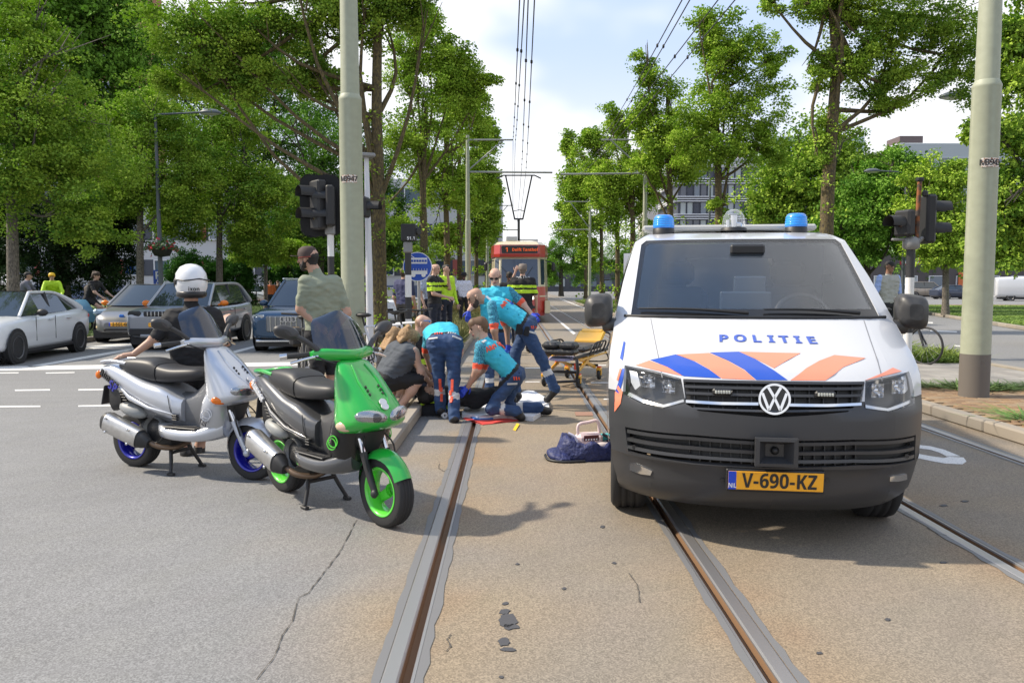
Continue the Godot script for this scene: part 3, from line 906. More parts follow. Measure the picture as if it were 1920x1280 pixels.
	obj("plinth", st, M("blue_plinth", 0.10, 0.13, 0.22, 0.6), b)
	# brick tower glimpsed at the top left
	z = -105.0
	k = -z / FPX
	b = thing("apartment_tower", "tall red brick tower glimpsed through the top left leaves", "building", Vector3(-860 * k, 0, z))
	st = S()
	box(st, Vector3(4.0, 22, -8), Vector3(9.5, 44, 16))
	obj("wall", st, M("tower_brick", 0.30, 0.13, 0.085, 0.85), b)
	windows_grid(b, 0.4, 3, 4, 12, 2.5, 3.4, 1.5, 1.7, 0.05, [g2, g3], wh)
	# closing building at the far end of the street
	z = -150.0
	k = -z / FPX
	b = thing("school_building", "long dark low building closing the far end of the street", "building", Vector3(60 * k, 0, z))
	st = S()
	box(st, Vector3(2, 2.4, -5), Vector3(46, 4.8, 10))
	obj("wall", st, M("far_dark", 0.075, 0.08, 0.09, 0.8), b)
	st = S()
	box(st, Vector3(2, 5.05, -5), Vector3(47, 0.5, 11))
	obj("roof_edge", st, M("far_edge", 0.3, 0.3, 0.31, 0.8), b)
	windows_grid(b, -18, 1.7, 14, 1, 3.0, 3, 2.0, 1.6, 0.05, [g2, g3], dk)

func striped_pole(parent: Node3D, h: float, r := 0.06) -> void:
	var bw := [M("pole_white", 0.72, 0.72, 0.71, 0.6), M("pole_black", 0.03, 0.03, 0.032, 0.6)]
	var n := int(h / 0.33)
	for i in n:
		var st := S()
		tube(st, [Vector3(0, i * h / n, 0), Vector3(0, (i + 1) * h / n, 0)], r, 14)
		obj("white_band" if i % 2 else "black_band", st, bw[(i + 1) % 2], parent)
func signal_head(parent: Node3D, at: Vector3, yaw: float, lamps: int, lit := -1, s := 1.0) -> Node3D:
	var b := Basis(Vector3.UP, yaw)
	var blk := M("signal_black", 0.018, 0.018, 0.02, 0.55)
	X = Transform3D(b, at)
	var st := S()
	box(st, Vector3.ZERO, Vector3(0.30, 0.32 * lamps + 0.06, 0.14) * s, 0.03)
	X = Transform3D()
	var head := obj("signal_head", st, blk, parent)
	for i in lamps:
		var y := ((lamps - 1) * 0.5 - i) * 0.31 * s
		X = Transform3D(b, at + Vector3(0, y, 0))
		st = S()
		# cowl: open half tube
		var rs := []
		for q in [[0.07, 0.115], [0.30, 0.108]]:
			var ring := []
			for j in 11:
				var a := -0.35 + (PI + 0.7) * j / 10
				ring.append(Vector3(cos(a) * q[1], sin(a) * q[1], q[0]) * s)
			rs.append(ring)
		rings(st, rs, false, 1, false)
		obj("cowl", st, blk, head)
		st = S()
		lathe(st, [Vector2(0.001, 0.075), Vector2(0.06, 0.07), Vector2(0.10, 0.055)], 16, Transform3D(Basis(Vector3.RIGHT, PI / 2).scaled(Vector3.ONE * s), Vector3.ZERO))
		obj("lens", st, M("lens_dark", 0.03, 0.012, 0.01, 0.15), head)
		X = Transform3D()
	return head
func catenary_pole(p: Vector3, h: float, label: String, number := "", collar := 3.6, r := 0.172) -> Node3D:
	var o := thing("catenary_pole", label, "pole", p, 0.0, "grey green catenary poles along the tracks")
	var green: Material = rough_surface("pole_green", noise_tex(0.02, lin(0.315, 0.335, 0.245), lin(0.345, 0.365, 0.27), 512, 31), null, 0.7, 0.55) if not mats.has("pole_green") else mats["pole_green"]
	var st := S()
	tube(st, [Vector3(0, 0.55, 0), Vector3(0, collar, 0)], [r, r * 0.95], 24, true)
	lathe(st, [Vector2(r * 0.95, collar), Vector2(r * 0.97, collar + 0.01), Vector2(r * 0.97, collar + 0.04), Vector2(r * 0.80, collar + 0.10)], 24)
	tube(st, [Vector3(0, collar + 0.08, 0), Vector3(0, h, 0)], [r * 0.79, r * 0.6], 24)
	obj("shaft", st, green, o)
	st = S()
	tube(st, [Vector3(0, 0, 0), Vector3(0, 0.56, 0)], r * 1.015, 24)
	obj("base_band", st, M("pole_base", 0.13, 0.115, 0.10, 0.75), o)
	if number:
		st = S()
		var rs := []
		for y in [-0.055, 0.055]:
			var ring := []
			for j in 9:
				var a := PI / 2 + (j - 4) * 0.17
				ring.append(Vector3(cos(a) * (r + 0.001), 2.93 + y, sin(a) * (r + 0.001)))
			rs.append(ring)
		rings(st, rs, false, 1, false)
		obj("number_plate", st, rough_surface("old_plate", noise_tex(0.05, lin(0.30, 0.10, 0.03), lin(0.75, 0.72, 0.66), 256, 9, 4, 0.38, 0.45), null, 3.0, 0.7), o)
		for c in number.length():
			var a := PI / 2 - (c - (number.length() - 1) * 0.5) * 0.285
			text_part("number", number[c], 0.072, M("ink", 0.02, 0.02, 0.02, 0.6), o, Transform3D(Basis(Vector3.UP, PI / 2 - a), Vector3(cos(a) * (r + 0.002), 2.93, sin(a) * (r + 0.002))), 0.004)
	return o
func street_lamp(px: float, z: float, toppx: float, armpx: float, label: String, y0 := 0.0) -> void:
	var base := D(px, 560, z)
	base.y = y0
	var top := D(px, toppx, z).y - y0
	var o := thing("street_lamp", label, "lamp post", base)
	var m := M("lamp_post", 0.075, 0.09, 0.10, 0.5)
	var st := S()
	tube(st, [Vector3.ZERO, Vector3(0, top * 0.5, 0), Vector3(0, top, 0)], [0.09, 0.075, 0.05], 12)
	obj("post", st, m, o)
	var dx := (armpx - px) * -z / FPX
	st = S()
	tube(st, [Vector3(0, top - 0.03, 0), Vector3(dx, top + 0.05, 0)], 0.035, 8)
	obj("arm", st, m, o)
	st = S()
	lathe(st, [Vector2(0.001, 0.12), Vector2(0.15, 0.10), Vector2(0.27, 0.03), Vector2(0.30, -0.03), Vector2(0.27, -0.06)], 18, Transform3D(Basis.from_scale(Vector3(1.35, 1, 0.8)), Vector3(dx + signf(dx) * 0.3, top + 0.05, 0)))
	var h := obj("lamp_head", st, m, o)
	st = S()
	lathe(st, [Vector2(0.27, -0.055), Vector2(0.16, -0.10), Vector2(0.001, -0.11)], 18, Transform3D(Basis.from_scale(Vector3(1.35, 1, 0.8)), Vector3(dx + signf(dx) * 0.3, top + 0.05, 0)))
	obj("lens", st, M("lamp_lens", 0.45, 0.46, 0.42, 0.2), h)
func sign_disc(parent: Node3D, at: Vector3, r: float) -> void:
	var blue := M("sign_blue", 0.015, 0.075, 0.42, 0.4)
	var white := M("sign_white", 0.72, 0.73, 0.74, 0.4)
	var st := S()
	X = Transform3D(Basis(), at)
	plate(st, circle(r, 36), -0.02, 0.0)
	obj("sign_back", st, white, parent)
	st = S()
	plate(st, circle(r * 0.95, 36), -0.004, 0.003)
	var d := obj("sign_face", st, blue, parent)
	st = S()
	# tram above, bus below
	for y in [0.24, -0.36]:
		box(st, Vector3(0.08, y + 0.1, 0.004) * r * 1.2, Vector3(1.15, 0.40, 0.012) * r)
	plate(st, pv([-0.62 * r, 0.62 * r, -0.42 * r, 0.80 * r, -0.18 * r, 0.62 * r, -0.22 * r, 0.60 * r, -0.42 * r, 0.74 * r, -0.58 * r, 0.60 * r]), 0.003, 0.008)
	for x in [-0.28, 0.42]: plate(st, circle(0.15 * r, 14, Vector2(x * r, -0.56 * r)), 0.003, 0.013)
	obj("pictogram", st, white, d)
	st = S()
	for y in [0.34, -0.24]:
		for i in 6: box(st, Vector3(-0.36 + i * 0.185, y + 0.06, 0.0115 / r) * r, Vector3(0.14, 0.15, 0.008 / r) * r)
	obj("pictogram_windows", st, blue, d)
	X = Transform3D()
func street_furniture() -> void:
	# big poles with number plates
	var pl := catenary_pole(G(664, 712, 0.12), 8.0, "thick grey green pole numbered M3947 behind the green scooter", "M3947", 4.05)
	var st := S()
	var rs := []
	for q in [0.0, 1.0]:
		var ring := []
		for j in 20:
			var a := TAU * j / 20
			var yy: float = 1.18 + 0.25 * signf(sin(a)) + 0.06 * sin(a)
			var aa := PI / 2 + 0.06 + cos(a) * 0.32
			ring.append(Vector3(cos(aa) * (0.168 + 0.004 * q), yy, sin(aa) * (0.168 + 0.004 * q)))
		rs.append(ring)
	rings(st, rs, true, -1)
	obj("service_hatch", st, mats["pole_green"], pl)
	catenary_pole(G(1826, 745, 0.1), 8.0, "thick grey green pole numbered M3943 on the brick pavement", "M3943", 3.85)
	# traffic light with shaggy back board, left of the pole
	var z := -13.2
	var at := D(622, 600, z)
	at.y = 0.12
	var o := thing("traffic_light", "traffic light with bristly black back board left of the thick pole", "traffic light", at)
	striped_pole(o, 2.25, 0.055)
	st = S()
	box(st, Vector3(0, 2.33, 0), Vector3(0.16, 0.2, 0.14), 0.02)
	tube(st, [Vector3(0, 2.4, 0), Vector3(-0.22, 2.45, 0.03)], 0.03, 8)
	obj("bracket", st, M("bracket_grey", 0.25, 0.25, 0.25, 0.6, 0.3), o)
	var c := D(600, 385, z) - at
	st = S()
	var bb := PackedVector2Array()
	for i in 64:
		var a := TAU * i / 64
		var q := Vector2(signf(cos(a)) * pow(absf(cos(a)), 0.45) * 0.34, signf(sin(a)) * pow(absf(sin(a)), 0.4) * 0.50)
		bb.append(q * (1.0 + (0.05 if i % 2 else 0.0) * rng.randf()))
	plate(st, bb, -0.06, -0.02, Transform3D(Basis(), c))
	for i in 420:
		var a := rng.randf() * TAU
		var q := Vector2(signf(cos(a)) * pow(absf(cos(a)), 0.45) * 0.33, signf(sin(a)) * pow(absf(sin(a)), 0.4) * 0.49)
		var p := c + Vector3(q.x, q.y, -0.03)
		var d := Vector3(q.x, q.y, rng.randf_range(-0.1, 0.25)).normalized() * 0.05
		tri(st, p + Vector3(0.008, 0, 0), p + d, p - Vector3(0.008, 0, 0))
	obj("back_board", st, M("bristle", 0.012, 0.012, 0.013, 0.9), o)
	signal_head(o, c + Vector3(-0.02, 0.0, 0.06), -0.9, 2, -1, 1.15)
	signal_head(o, c + Vector3(0.2, -0.02, 0.12), -1.45, 2, -1, 0.95)
	signal_head(o, c + Vector3(0.72, -0.02, -0.1), 1.4, 1, -1, 0.9)
	# small signal box 51.1 on a striped pole
	z = -14.2
	at = D(766, 600, z)
	at.y = 0.12
	o = thing("signal_post", "black and white banded post with black box marked 51.1", "signal post", at)
	var top := D(766, 474, z).y - 0.12
	striped_pole(o, top, 0.058)
	st = S()
	box(st, Vector3(0, top + 0.10, 0), Vector3(0.15, 0.2, 0.15), 0.02)
	obj("collar", st, M("bracket_grey", 0.25, 0.25, 0.25, 0.6, 0.3), o)
	st = S()
	box(st, Vector3(0.02, top + 0.36, 0), Vector3(0.26, 0.30, 0.22), 0.015)
	tube(st, [Vector3(0.15, top + 0.38, 0.02), Vector3(0.21, top + 0.38, 0.06)], [0.07, 0.06], 10)
	obj("signal_box", st, M("signal_black", 0.018, 0.018, 0.02, 0.55), o)
	text_part("lettering", "51.1", 0.055, M("sign_white", 0.72, 0.73, 0.74, 0.4), o, Transform3D(Basis(), Vector3(0.07, top + 0.255, 0.112)))
	# blue bus and tram lane sign
	z = -15.5
	at = D(784, 600, z)
	at.y = 0.12
	o = thing("road_sign", "round blue tram and bus lane sign on a grey post", "road sign", at)
	var sy := D(784, 500, z).y - 0.12
	st = S()
	tube(st, [Vector3(0.02, 0, 0), Vector3(0.02, sy + 0.2, 0)], 0.032, 12)
	obj("post", st, M("galvanised", 0.34, 0.34, 0.34, 0.5, 0.5), o)
	sign_disc(o, Vector3(0, sy, 0.05), 0.285)
	# slim white lamp post with flat head
	z = -13.7
	at = D(693, 600, z)
	at.y = 0.12
	o = thing("lamp_post", "slim white lamp post with flat square head beside the lichen trunk", "lamp post", at)
	top = D(690, 294, z).y - 0.12
	st = S()
	tube(st, [Vector3.ZERO, Vector3(0, 1.6, 0), Vector3(-0.02, top, 0)], [0.065, 0.06, 0.04], 14)
	obj("post", st, M("white_post", 0.62, 0.63, 0.66, 0.45), o)
	st = S()
	box(st, Vector3(-0.04, top + 0.02, 0), Vector3(0.30, 0.07, 0.30), 0.02, Basis(Vector3.UP, 0.4))
	obj("lamp_head", st, M("bracket_grey", 0.25, 0.25, 0.25, 0.6, 0.3), o)
	# right traffic light
	z = -10.95
	at = D(1704, 600, z)
	at.y = 0.1
	o = thing("traffic_light", "traffic lights on a black and white post behind the van's mirror", "traffic light", at)
	var kk := -z / FPX
	top = D(1704, 468, z).y - 0.1
	striped_pole(o, top, 0.058)
	st = S()
	lathe(st, [Vector2(0.07, top), Vector2(0.11, top + 0.03), Vector2(0.11, top + 0.14), Vector2(0.07, top + 0.18)], 16)
	box(st, Vector3(-0.14, top + 0.14, 0), Vector3(0.26, 0.035, 0.06), 0.01)
	tube(st, [Vector3(0.05, top + 0.08, 0), Vector3(0.16, top + 0.16, 0)], 0.03, 8)
	obj("bracket", st, M("bracket_grey", 0.25, 0.25, 0.25, 0.6, 0.3), o)
	st = S()
	tube(st, [Vector3(0.04, top + 0.1, 0.05), Vector3(0.06, top + 0.92, 0.05)], 0.03, 10)
	obj("mast", st, rough_surface("rusty_mast", noise_tex(0.02, lin(0.05, 0.04, 0.035), lin(0.26, 0.09, 0.03), 256, 14, 3, 0.45, 0.6), null, 1.2, 0.8), o)
	st = S()
	box(st, Vector3(0.06, top + 0.95, 0.05), Vector3(0.09, 0.05, 0.07), 0.01)
	box(st, Vector3(0.14, top + 0.76, 0.05), Vector3(0.07, 0.09, 0.07), 0.02)
	obj("sensor", st, M("signal_black", 0.018, 0.018, 0.02, 0.55), o)
	signal_head(o, Vector3(-0.11, top + 0.36, 0.02), -1.25, 1, -1, 0.95)
	signal_head(o, Vector3(0.24, top + 0.42, -0.05), 1.5, 2, -1, 0.95)
	st = S()
	box(st, Vector3(-0.02, 1.18, 0.1), Vector3(0.09, 0.16, 0.07), 0.015)
	obj("push_button", st, M("yellow_box", 0.62, 0.42, 0.03, 0.5), o)
	# lamps, lamp posts
	street_lamp(1850, -24.0, 183, 1790, "dark street lamp whose arm reaches out left of the right pole", 0.1)
	street_lamp(1692, -38.0, 322, 1640, "street lamp among the chestnuts right of the van", 0.1)
	street_lamp(302, -29.0, 213, 388, "dark street lamp with flower basket between the left trees", 0.1)
	street_lamp(1328, -50.0, 285, 1375, "tall dark lamp post in front of the office building")
	street_lamp(1450, -70.0, 396, 1385, "small street lamp behind the van's clear dome")
	# flower basket on the left lamp post
	z = -28.8
	at = D(303, 466, z)
	o = thing("flower_basket", "round hanging basket of red flowers on the dark lamp post", "flower basket", at)
	st = S()
	lathe(st, [Vector2(0.02, -0.30), Vector2(0.26, -0.26), Vector2(0.36, -0.05), Vector2(0.38, 0.02), Vector2(0.001, 0.03)], 16)
	obj("bowl", st, M("bowl_black", 0.02, 0.02, 0.02, 0.7), o)
	for part in [["leaves", 420, Color(0.05, 0.11, 0.03)], ["flowers", 90, Color(0.55, 0.03, 0.06)]]:
		st = S()
		for i in part[1]:
			var d := Vector3(rng.randfn(), absf(rng.randfn()) * 0.6 - 0.2, rng.randfn()).normalized() * rng.randf_range(0.3, 0.62)
			var s := 0.05
			var u := Vector3(rng.randfn(), rng.randfn(), rng.randfn()).normalized() * s
			var v := u.cross(Vector3(rng.randfn(), rng.randfn(), rng.randfn()).normalized())
			d.y *= 0.7
			quad(st, d - u, d + v, d + u, d - v)
		obj(part[0], st, M("basket_" + part[0], part[2].r, part[2].g, part[2].b, 0.7), o)
	# parking signs
	for q in [[247, 499, -34.0, "blue parking sign with pictogram left of the dark lamp post"], [299, 521, -31.0, "blue parking sign in front of the dark lamp post"]]:
		at = D(q[0], 600, q[2])
		at.y = 0.1
		o = thing("parking_sign", q[3], "road sign", at)
		sy = D(q[0], q[1], q[2]).y - 0.1
		st = S()
		tube(st, [Vector3.ZERO, Vector3(0, sy + 0.3, 0)], 0.03, 8)
		obj("post", st, M("galvanised", 0.34, 0.34, 0.34, 0.5, 0.5), o)
		st = S()
		box(st, Vector3(0, sy, 0.04), Vector3(0.36, 0.62, 0.02), 0.005)
		obj("sign_face", st, M("sign_blue", 0.015, 0.075, 0.42, 0.4), o)
		text_part("lettering", "P", 0.30, M("sign_white", 0.72, 0.73, 0.74, 0.4), o, Transform3D(Basis(), Vector3(0, sy + 0.1, 0.055)))
		st = S()
		X = Transform3D(Basis(), Vector3(0, sy - 0.2, 0.055))
		ringplate(st, 0.045, 0.065, -0.003, 0.004, 16)
		box(st, Vector3(-0.01, 0.09, 0), Vector3(0.025, 0.09, 0.01))
		X = Transform3D()
		obj("pictogram", st, M("sign_white", 0.72, 0.73, 0.74, 0.4), o)
	# shop sign on a post behind the right traffic light
	z = -44.0
	at = D(1703, 560, z)
	at.y = 0.0
	o = thing("shop_sign", "white shop sign with red frame and blue arch behind the traffic light post", "sign", at)
	sy = D(1703, 478, z).y
	st = S()
	tube(st, [Vector3.ZERO, Vector3(0, sy, 0)], 0.07, 8)
	obj("post", st, M("galvanised", 0.34, 0.34, 0.34, 0.5, 0.5), o)
	st = S()
	box(st, Vector3(0, sy, 0.05), Vector3(1.08, 1.08, 0.08), 0.02)
	obj("frame", st, M("sign_red", 0.55, 0.03, 0.04, 0.5), o)
	st = S()
	box(st, Vector3(0, sy, 0.085), Vector3(0.96, 0.96, 0.04), 0.01)
	var fc := obj("face", st, M("sign_white", 0.72, 0.73, 0.74, 0.4), o)
	st = S()
	plate(st, pv([-0.36, -0.05, -0.30, 0.22, -0.12, 0.36, 0.12, 0.36, 0.30, 0.22, 0.36, -0.05, 0.22, -0.05, 0.18, 0.14, 0.0, 0.22, -0.18, 0.14, -0.22, -0.05]), 0.0, 0.012, Transform3D(Basis(), Vector3(0, sy, 0.106)))
	obj("emblem", st, M("sign_blue", 0.015, 0.075, 0.42, 0.4), fc)
	text_part("lettering", "ALDI", 0.24, M("sign_blue", 0.015, 0.075, 0.42, 0.4), o, Transform3D(Basis(), Vector3(0, sy - 0.26, 0.115)), 0.01)
	# distant posts seen under the trees
	for q in [[521, -30.0], [1015, -60.0], [1108, -62.0]]: pass

func overhead() -> void:
	var steel := M("arm_steel", 0.30, 0.31, 0.29, 0.55, 0.4)
	var green: Material = mats["pole_green"]
	# smaller catenary poles with cantilever arms
	for q in [[878, -33.0, 252, 262, 962, 322, 1035, "left"], [914, -58.0, 380, 385, 962, 430, 975, "left"], [1207, -33.0, 275, 262, 1125, 325, 1050, "right"], [1105, -58.0, 350, 378, 1058, 430, 1040, "right"]]:
		var z: float = q[1]
		var base := D(q[0], 600, z)
		base.y = 0.1
		var near := z > -40
		var o := catenary_pole(base, D(q[0], q[2], z).y - 0.1, ("slender green wire pole on the grass left of the tram" if near else "distant green wire pole beyond the tram") if q[7] == "left" else ("slender green wire pole on the grass right of the tracks" if near else "distant green wire pole along the right maples"), "", 4.0, 0.115)
		var y1 := D(q[0], q[3], z).y - 0.1
		var y2 := D(q[0], q[5], z).y - 0.1
		var k := -z / FPX
		var st := S()
		tube(st, [Vector3(0, y1, 0), Vector3((q[4] - q[0]) * k, y1, 0)], 0.035, 8)
		obj("upper_arm", st, steel, o)
		st = S()
		tube(st, [Vector3(0, y2, 0), Vector3((q[6] - q[0]) * k, y2 - 0.03, 0)], 0.04, 8)
		obj("lower_arm", st, steel, o)
		st = S()
		tube(st, [Vector3(0, y2 + 0.05, 0), Vector3((q[4] - q[0]) * k * 0.8, y1, 0)], 0.03, 8)
		obj("brace", st, steel, o)
	# contact and carrier wires
	var wire := M("wire", 0.03, 0.03, 0.032, 0.5, 0.3)
	var run := func(called: String, label: String, pts: Array, r: float, clamps: bool) -> void:
		var o := thing(called, label, "wire")
		var st := S()
		tube(st, pts, r, 5)
		obj("wire", st, wire, o)
		if clamps:
			for i in range(1, pts.size() - 1):
				st = S()
				ball(st, pts[i], Vector3(0.02, 0.035, 0.02), Basis(), 6)
				obj("clamp", st, wire, o)
	for q in [[975, -20, 962, 262, "left carrier wire of the tram line with clamps"], [984, -20, 966, 268, "second carrier wire of the tram line with clamps"], [991, -20, 978, 316, "left contact wire above the tram"], [1003, -20, 986, 322, "right contact wire above the tram"]]:
		var a := D(q[0], q[1], -8.2)
		var b := D(q[2], q[3], -33.0)
		var pts := []
		for i in 9: pts.append(a.lerp(b, i / 8.0) - Vector3(0, 0.18 * sin(PI * i / 8.0), 0))
		run.call("overhead_wire", q[4], pts, 0.008, true)
		run.call("overhead_wire", q[4].replace(" with clamps", "") + ", stretch beyond the pantograph", [b, b + Vector3(0.0, -0.1, -14), b + Vector3(0, 0, -28)], 0.011, false)
	for q in [[1290, -20, 1125, 262, "carrier wire of the right hand track with clamps"], [1305, -20, 1130, 266, "second carrier wire of the right hand track with clamps"], [1362, -20, 1085, 320, "contact wire of the right hand track"], [1395, -20, 1092, 324, "second contact wire of the right hand track"]]:
		var a := D(q[0], q[1], -9.0)
		var b := D(q[2], q[3], -33.0)
		var pts := []
		for i in 9: pts.append(a.lerp(b, i / 8.0) - Vector3(0, 0.15 * sin(PI * i / 8.0), 0))
		run.call("overhead_wire", q[4], pts, 0.008, true)

func tram() -> void:
	var z := -31.0
	var o := thing("tram", "red and cream tram with raised pantograph stopped on the left track", "tram", Vector3(0.30, 0, z))
	var red := paint("tram_red", 0.42, 0.028, 0.02, 0.3)
	var cream := paint("tram_cream", 0.62, 0.55, 0.38, 0.4)
	var dark := M("tram_dark", 0.02, 0.02, 0.022, 0.4)
	var st := S()
	# plan outline: tapered nose; half widths by distance from the front
	var sec := func(y: float, grow: float, nose: float) -> Array:
		return [Vector3(-0.78 * grow, y, nose), Vector3(-1.02 * grow, y, nose - 0.35), Vector3(-1.17 * grow, y, nose - 1.6), Vector3(-1.17 * grow, y, -12), Vector3(1.17 * grow, y, -12), Vector3(1.17 * grow, y, nose - 1.6), Vector3(1.02 * grow, y, nose - 0.35), Vector3(0.78 * grow, y, nose)]
	rings(st, [sec.call(0.28, 0.97, -0.02), sec.call(0.55, 1.0, 0.04), sec.call(1.42, 1.0, 0.0)], true, -1)
	obj("lower_body", st, red, o)
	st = S()
	rings(st, [sec.call(1.42, 0.999, -0.02), sec.call(2.62, 0.96, -0.22)], true, -1)
	obj("upper_body", st, cream, o)
	st = S()
	rings(st, [sec.call(2.58, 0.99, -0.06), sec.call(2.70, 1.0, -0.03), sec.call(3.06, 0.98, -0.10)], true, -1)
	obj("roof_band", st, red, o)
	st = S()
	rings(st, [sec.call(3.06, 0.97, -0.14), sec.call(3.18, 0.86, -0.30), sec.call(3.24, 0.6, -0.6)], true, -1)
	obj("roof", st, cream, o)
	var front := func(y: float) -> float: return lerpf(-0.02, -0.22, (y - 1.42) / 1.2) + 0.03
	st = S()
	quad(st, Vector3(-0.72, 1.45, front.call(1.45)), Vector3(-0.70, 2.50, front.call(2.5)), Vector3(0.70, 2.50, front.call(2.5)), Vector3(0.72, 1.45, front.call(1.45)))
	var gl := M("tram_glass", 0.03, 0.045, 0.075, 0.04)
	gl.metallic_specular = 0.9
	obj("windscreen", st, gl, o)
	st = S()
	for s in [-1.0, 1.0]:
		_face(st, Vector3(s * 0.84, 1.5, -0.12), Vector3(s * 1.0, 1.5, -0.36), Vector3(s * 0.975, 2.5, -0.52), Vector3(s * 0.82, 2.5, -0.28), Vector3(s, 0, 0.5))
		for i in 6: _face(st, Vector3(s * 1.185, 1.5, -1.9 - i * 1.6), Vector3(s * 1.185, 1.5, -3.3 - i * 1.6), Vector3(s * 1.15, 2.5, -3.3 - i * 1.6), Vector3(s * 1.15, 2.5, -1.9 - i * 1.6), Vector3(s, 0, 0))
	obj("side_windows", st, gl, o)
	st = S()
	box(st, Vector3(0, 2.86, -0.055), Vector3(1.42, 0.32, 0.05), 0.04)
	var disp := obj("destination_display", st, dark, o)
	var amber := M("amber_led", 0.5, 0.12, 0.02, 0.5)
	amber.emission_enabled = true
	amber.emission = Color(1.0, 0.32, 0.06)
	amber.emission_energy_multiplier = 0.35
	text_part("route_number", "1", 0.17, amber, disp, Transform3D(Basis(), Vector3(-0.50, 2.86, -0.025)), 0.01)
	text_part("destination", "Delft Tanthof", 0.115, amber, disp, Transform3D(Basis(), Vector3(0.21, 2.86, -0.025)), 0.01)
	for s in [-1, 1]:
		st = S()
		lathe(st, [Vector2(0.001, 0.03), Vector2(0.06, 0.02), Vector2(0.075, 0.0)], 14, Transform3D(Basis(Vector3.RIGHT, PI / 2), Vector3(s * 0.5, 0.98, 0.02)))
		var hm := M("tram_headlight", 0.9, 0.9, 0.85, 0.1)
		hm.emission_enabled = true
		hm.emission = Color(1, 0.97, 0.88)
		hm.emission_energy_multiplier = 1.2
		obj("headlight", st, hm, o)
		st = S()
		box(st, Vector3(s * 1.10, 0.62, -0.9), Vector3(0.22, 0.5, 1.5), 0.02)
		obj("corner_panel", st, cream, o)
		st = S()
		box(st, Vector3(s * 1.34, 2.2, -0.35), Vector3(0.14, 0.34, 0.2), 0.05)
		tube(st, [Vector3(s * 1.02, 2.45, -0.5), Vector3(s * 1.32, 2.35, -0.38)], 0.02, 6)
		obj("mirror", st, dark, o)
	for y in [1.02, 0.62]:
		st = S()
		rings(st, [sec.call(y, 1.006, 0.012), sec.call(y + 0.05, 1.006, 0.012)], true, -1)
		obj("trim_stripe", st, cream if y > 0.9 else M("trim_grey", 0.35, 0.34, 0.3, 0.5), o)
	st = S()
	box(st, Vector3(0.02, 0.62, 0.06), Vector3(1.3, 0.10, 0.06), 0.02)
	box(st, Vector3(0, 0.2, -0.3), Vector3(1.5, 0.2, 0.4), 0.03)
	obj("bumper", st, dark, o)
	text_part("fleet_number", "3118", 0.14, cream, o, Transform3D(Basis(), Vector3(0.42, 1.22, 0.035)), 0.01)
	st = S()
	for s in [-1, 1]:
		bar(st, Vector3(s * 0.05, 1.5, 0.02), Vector3(s * 0.62 - 0.1, 2.2, -0.12), 0.02, 0.02)
	obj("wiper", st, dark, o)
	# pantograph
	st = S()
	var yt := D(970, 325, z).y
	tube(st, [Vector3(-0.03, 3.24, -0.9), Vector3(-0.03, 4.1, -0.9)], 0.05, 8)
	for s in [-1, 1]:
		tube(st, [Vector3(s * 0.16 - 0.03, 4.1, -0.9), Vector3(s * 0.52 - 0.03, yt, -0.7)], 0.03, 8)
	tube(st, [Vector3(-0.2, 4.12, -0.9), Vector3(0.14, 4.12, -0.9)], 0.035, 8)
	tube(st, [Vector3(-0.9, yt - 0.1, -0.7), Vector3(-0.65, yt + 0.02, -0.7), Vector3(0.6, yt + 0.02, -0.7), Vector3(0.85, yt - 0.1, -0.7)], 0.028, 8)
	tube(st, [Vector3(-0.27, 4.42, -0.85), Vector3(0, 4.48, -0.85), Vector3(0.22, 4.42, -0.85)], 0.016, 6)
	obj("pantograph", st, dark, o)
	st = S()
	box(st, Vector3(-0.32, 3.32, -0.8), Vector3(0.45, 0.2, 0.5), 0.03)
	box(st, Vector3(0.35, 3.26, -1.6), Vector3(0.8, 0.16, 1.0), 0.03)
	obj("roof_box", st, M("roof_box", 0.45, 0.46, 0.48, 0.5), o)
	st = S()
	for s in [-1, 1]:
		X = Transform3D(Basis(Vector3.FORWARD, PI / 2), Vector3(s * 0.72, 0.31, -1.6))
		lathe(st, [Vector2(0.001, -0.06), Vector2(0.3, -0.06), Vector2(0.31, 0.06), Vector2(0.001, 0.06)], 20)
		X = Transform3D()
	obj("wheels", st, dark, o)

const VAN_AT := Vector3(1.61, 0, -5.32)
const VAN_TURN := -0.1396
var VZ := [[0.20, 0.70], [0.25, 0.82], [0.30, 0.855], [0.315, 0.885], [0.40, 0.905], [0.475, 0.907], [0.50, 0.935], [0.525, 0.940], [0.56, 0.932], [0.70, 0.936], [0.82, 0.928], [0.855, 0.900], [0.99, 0.86], [1.03, 0.815], [1.10, 0.70], [1.20, 0.50], [1.32, 0.27], [1.60, -0.10], [1.87, -0.46], [1.91, -0.60], [1.94, -0.80], [1.96, -1.1]]
var VW := [[0.20, 0.86], [0.45, 0.915], [0.60, 0.93], [0.90, 0.94], [1.10, 0.935], [1.32, 0.905], [1.60, 0.845], [1.87, 0.762], [1.92, 0.70], [1.96, 0.61]]
var VB := [[0.20, 0.42], [0.80, 0.44], [0.99, 0.42], [1.10, 0.38], [1.32, 0.26], [1.87, 0.20], [1.96, 0.10]]
func tab(t: Array, y: float) -> float:
	if y <= t[0][0]: return t[0][1]
	for i in t.size() - 1:
		if y <= t[i + 1][0]: return lerpf(t[i][1], t[i + 1][1], (y - t[i][0]) / (t[i + 1][0] - t[i][0]))
	return t[-1][1]
func vz(x: float, y: float) -> float:
	var u: float = min(absf(x) / tab(VW, y), 1.05)
	return tab(VZ, y) - tab(VB, y) * (0.45 * u * u + 0.55 * pow(u, 5.0))
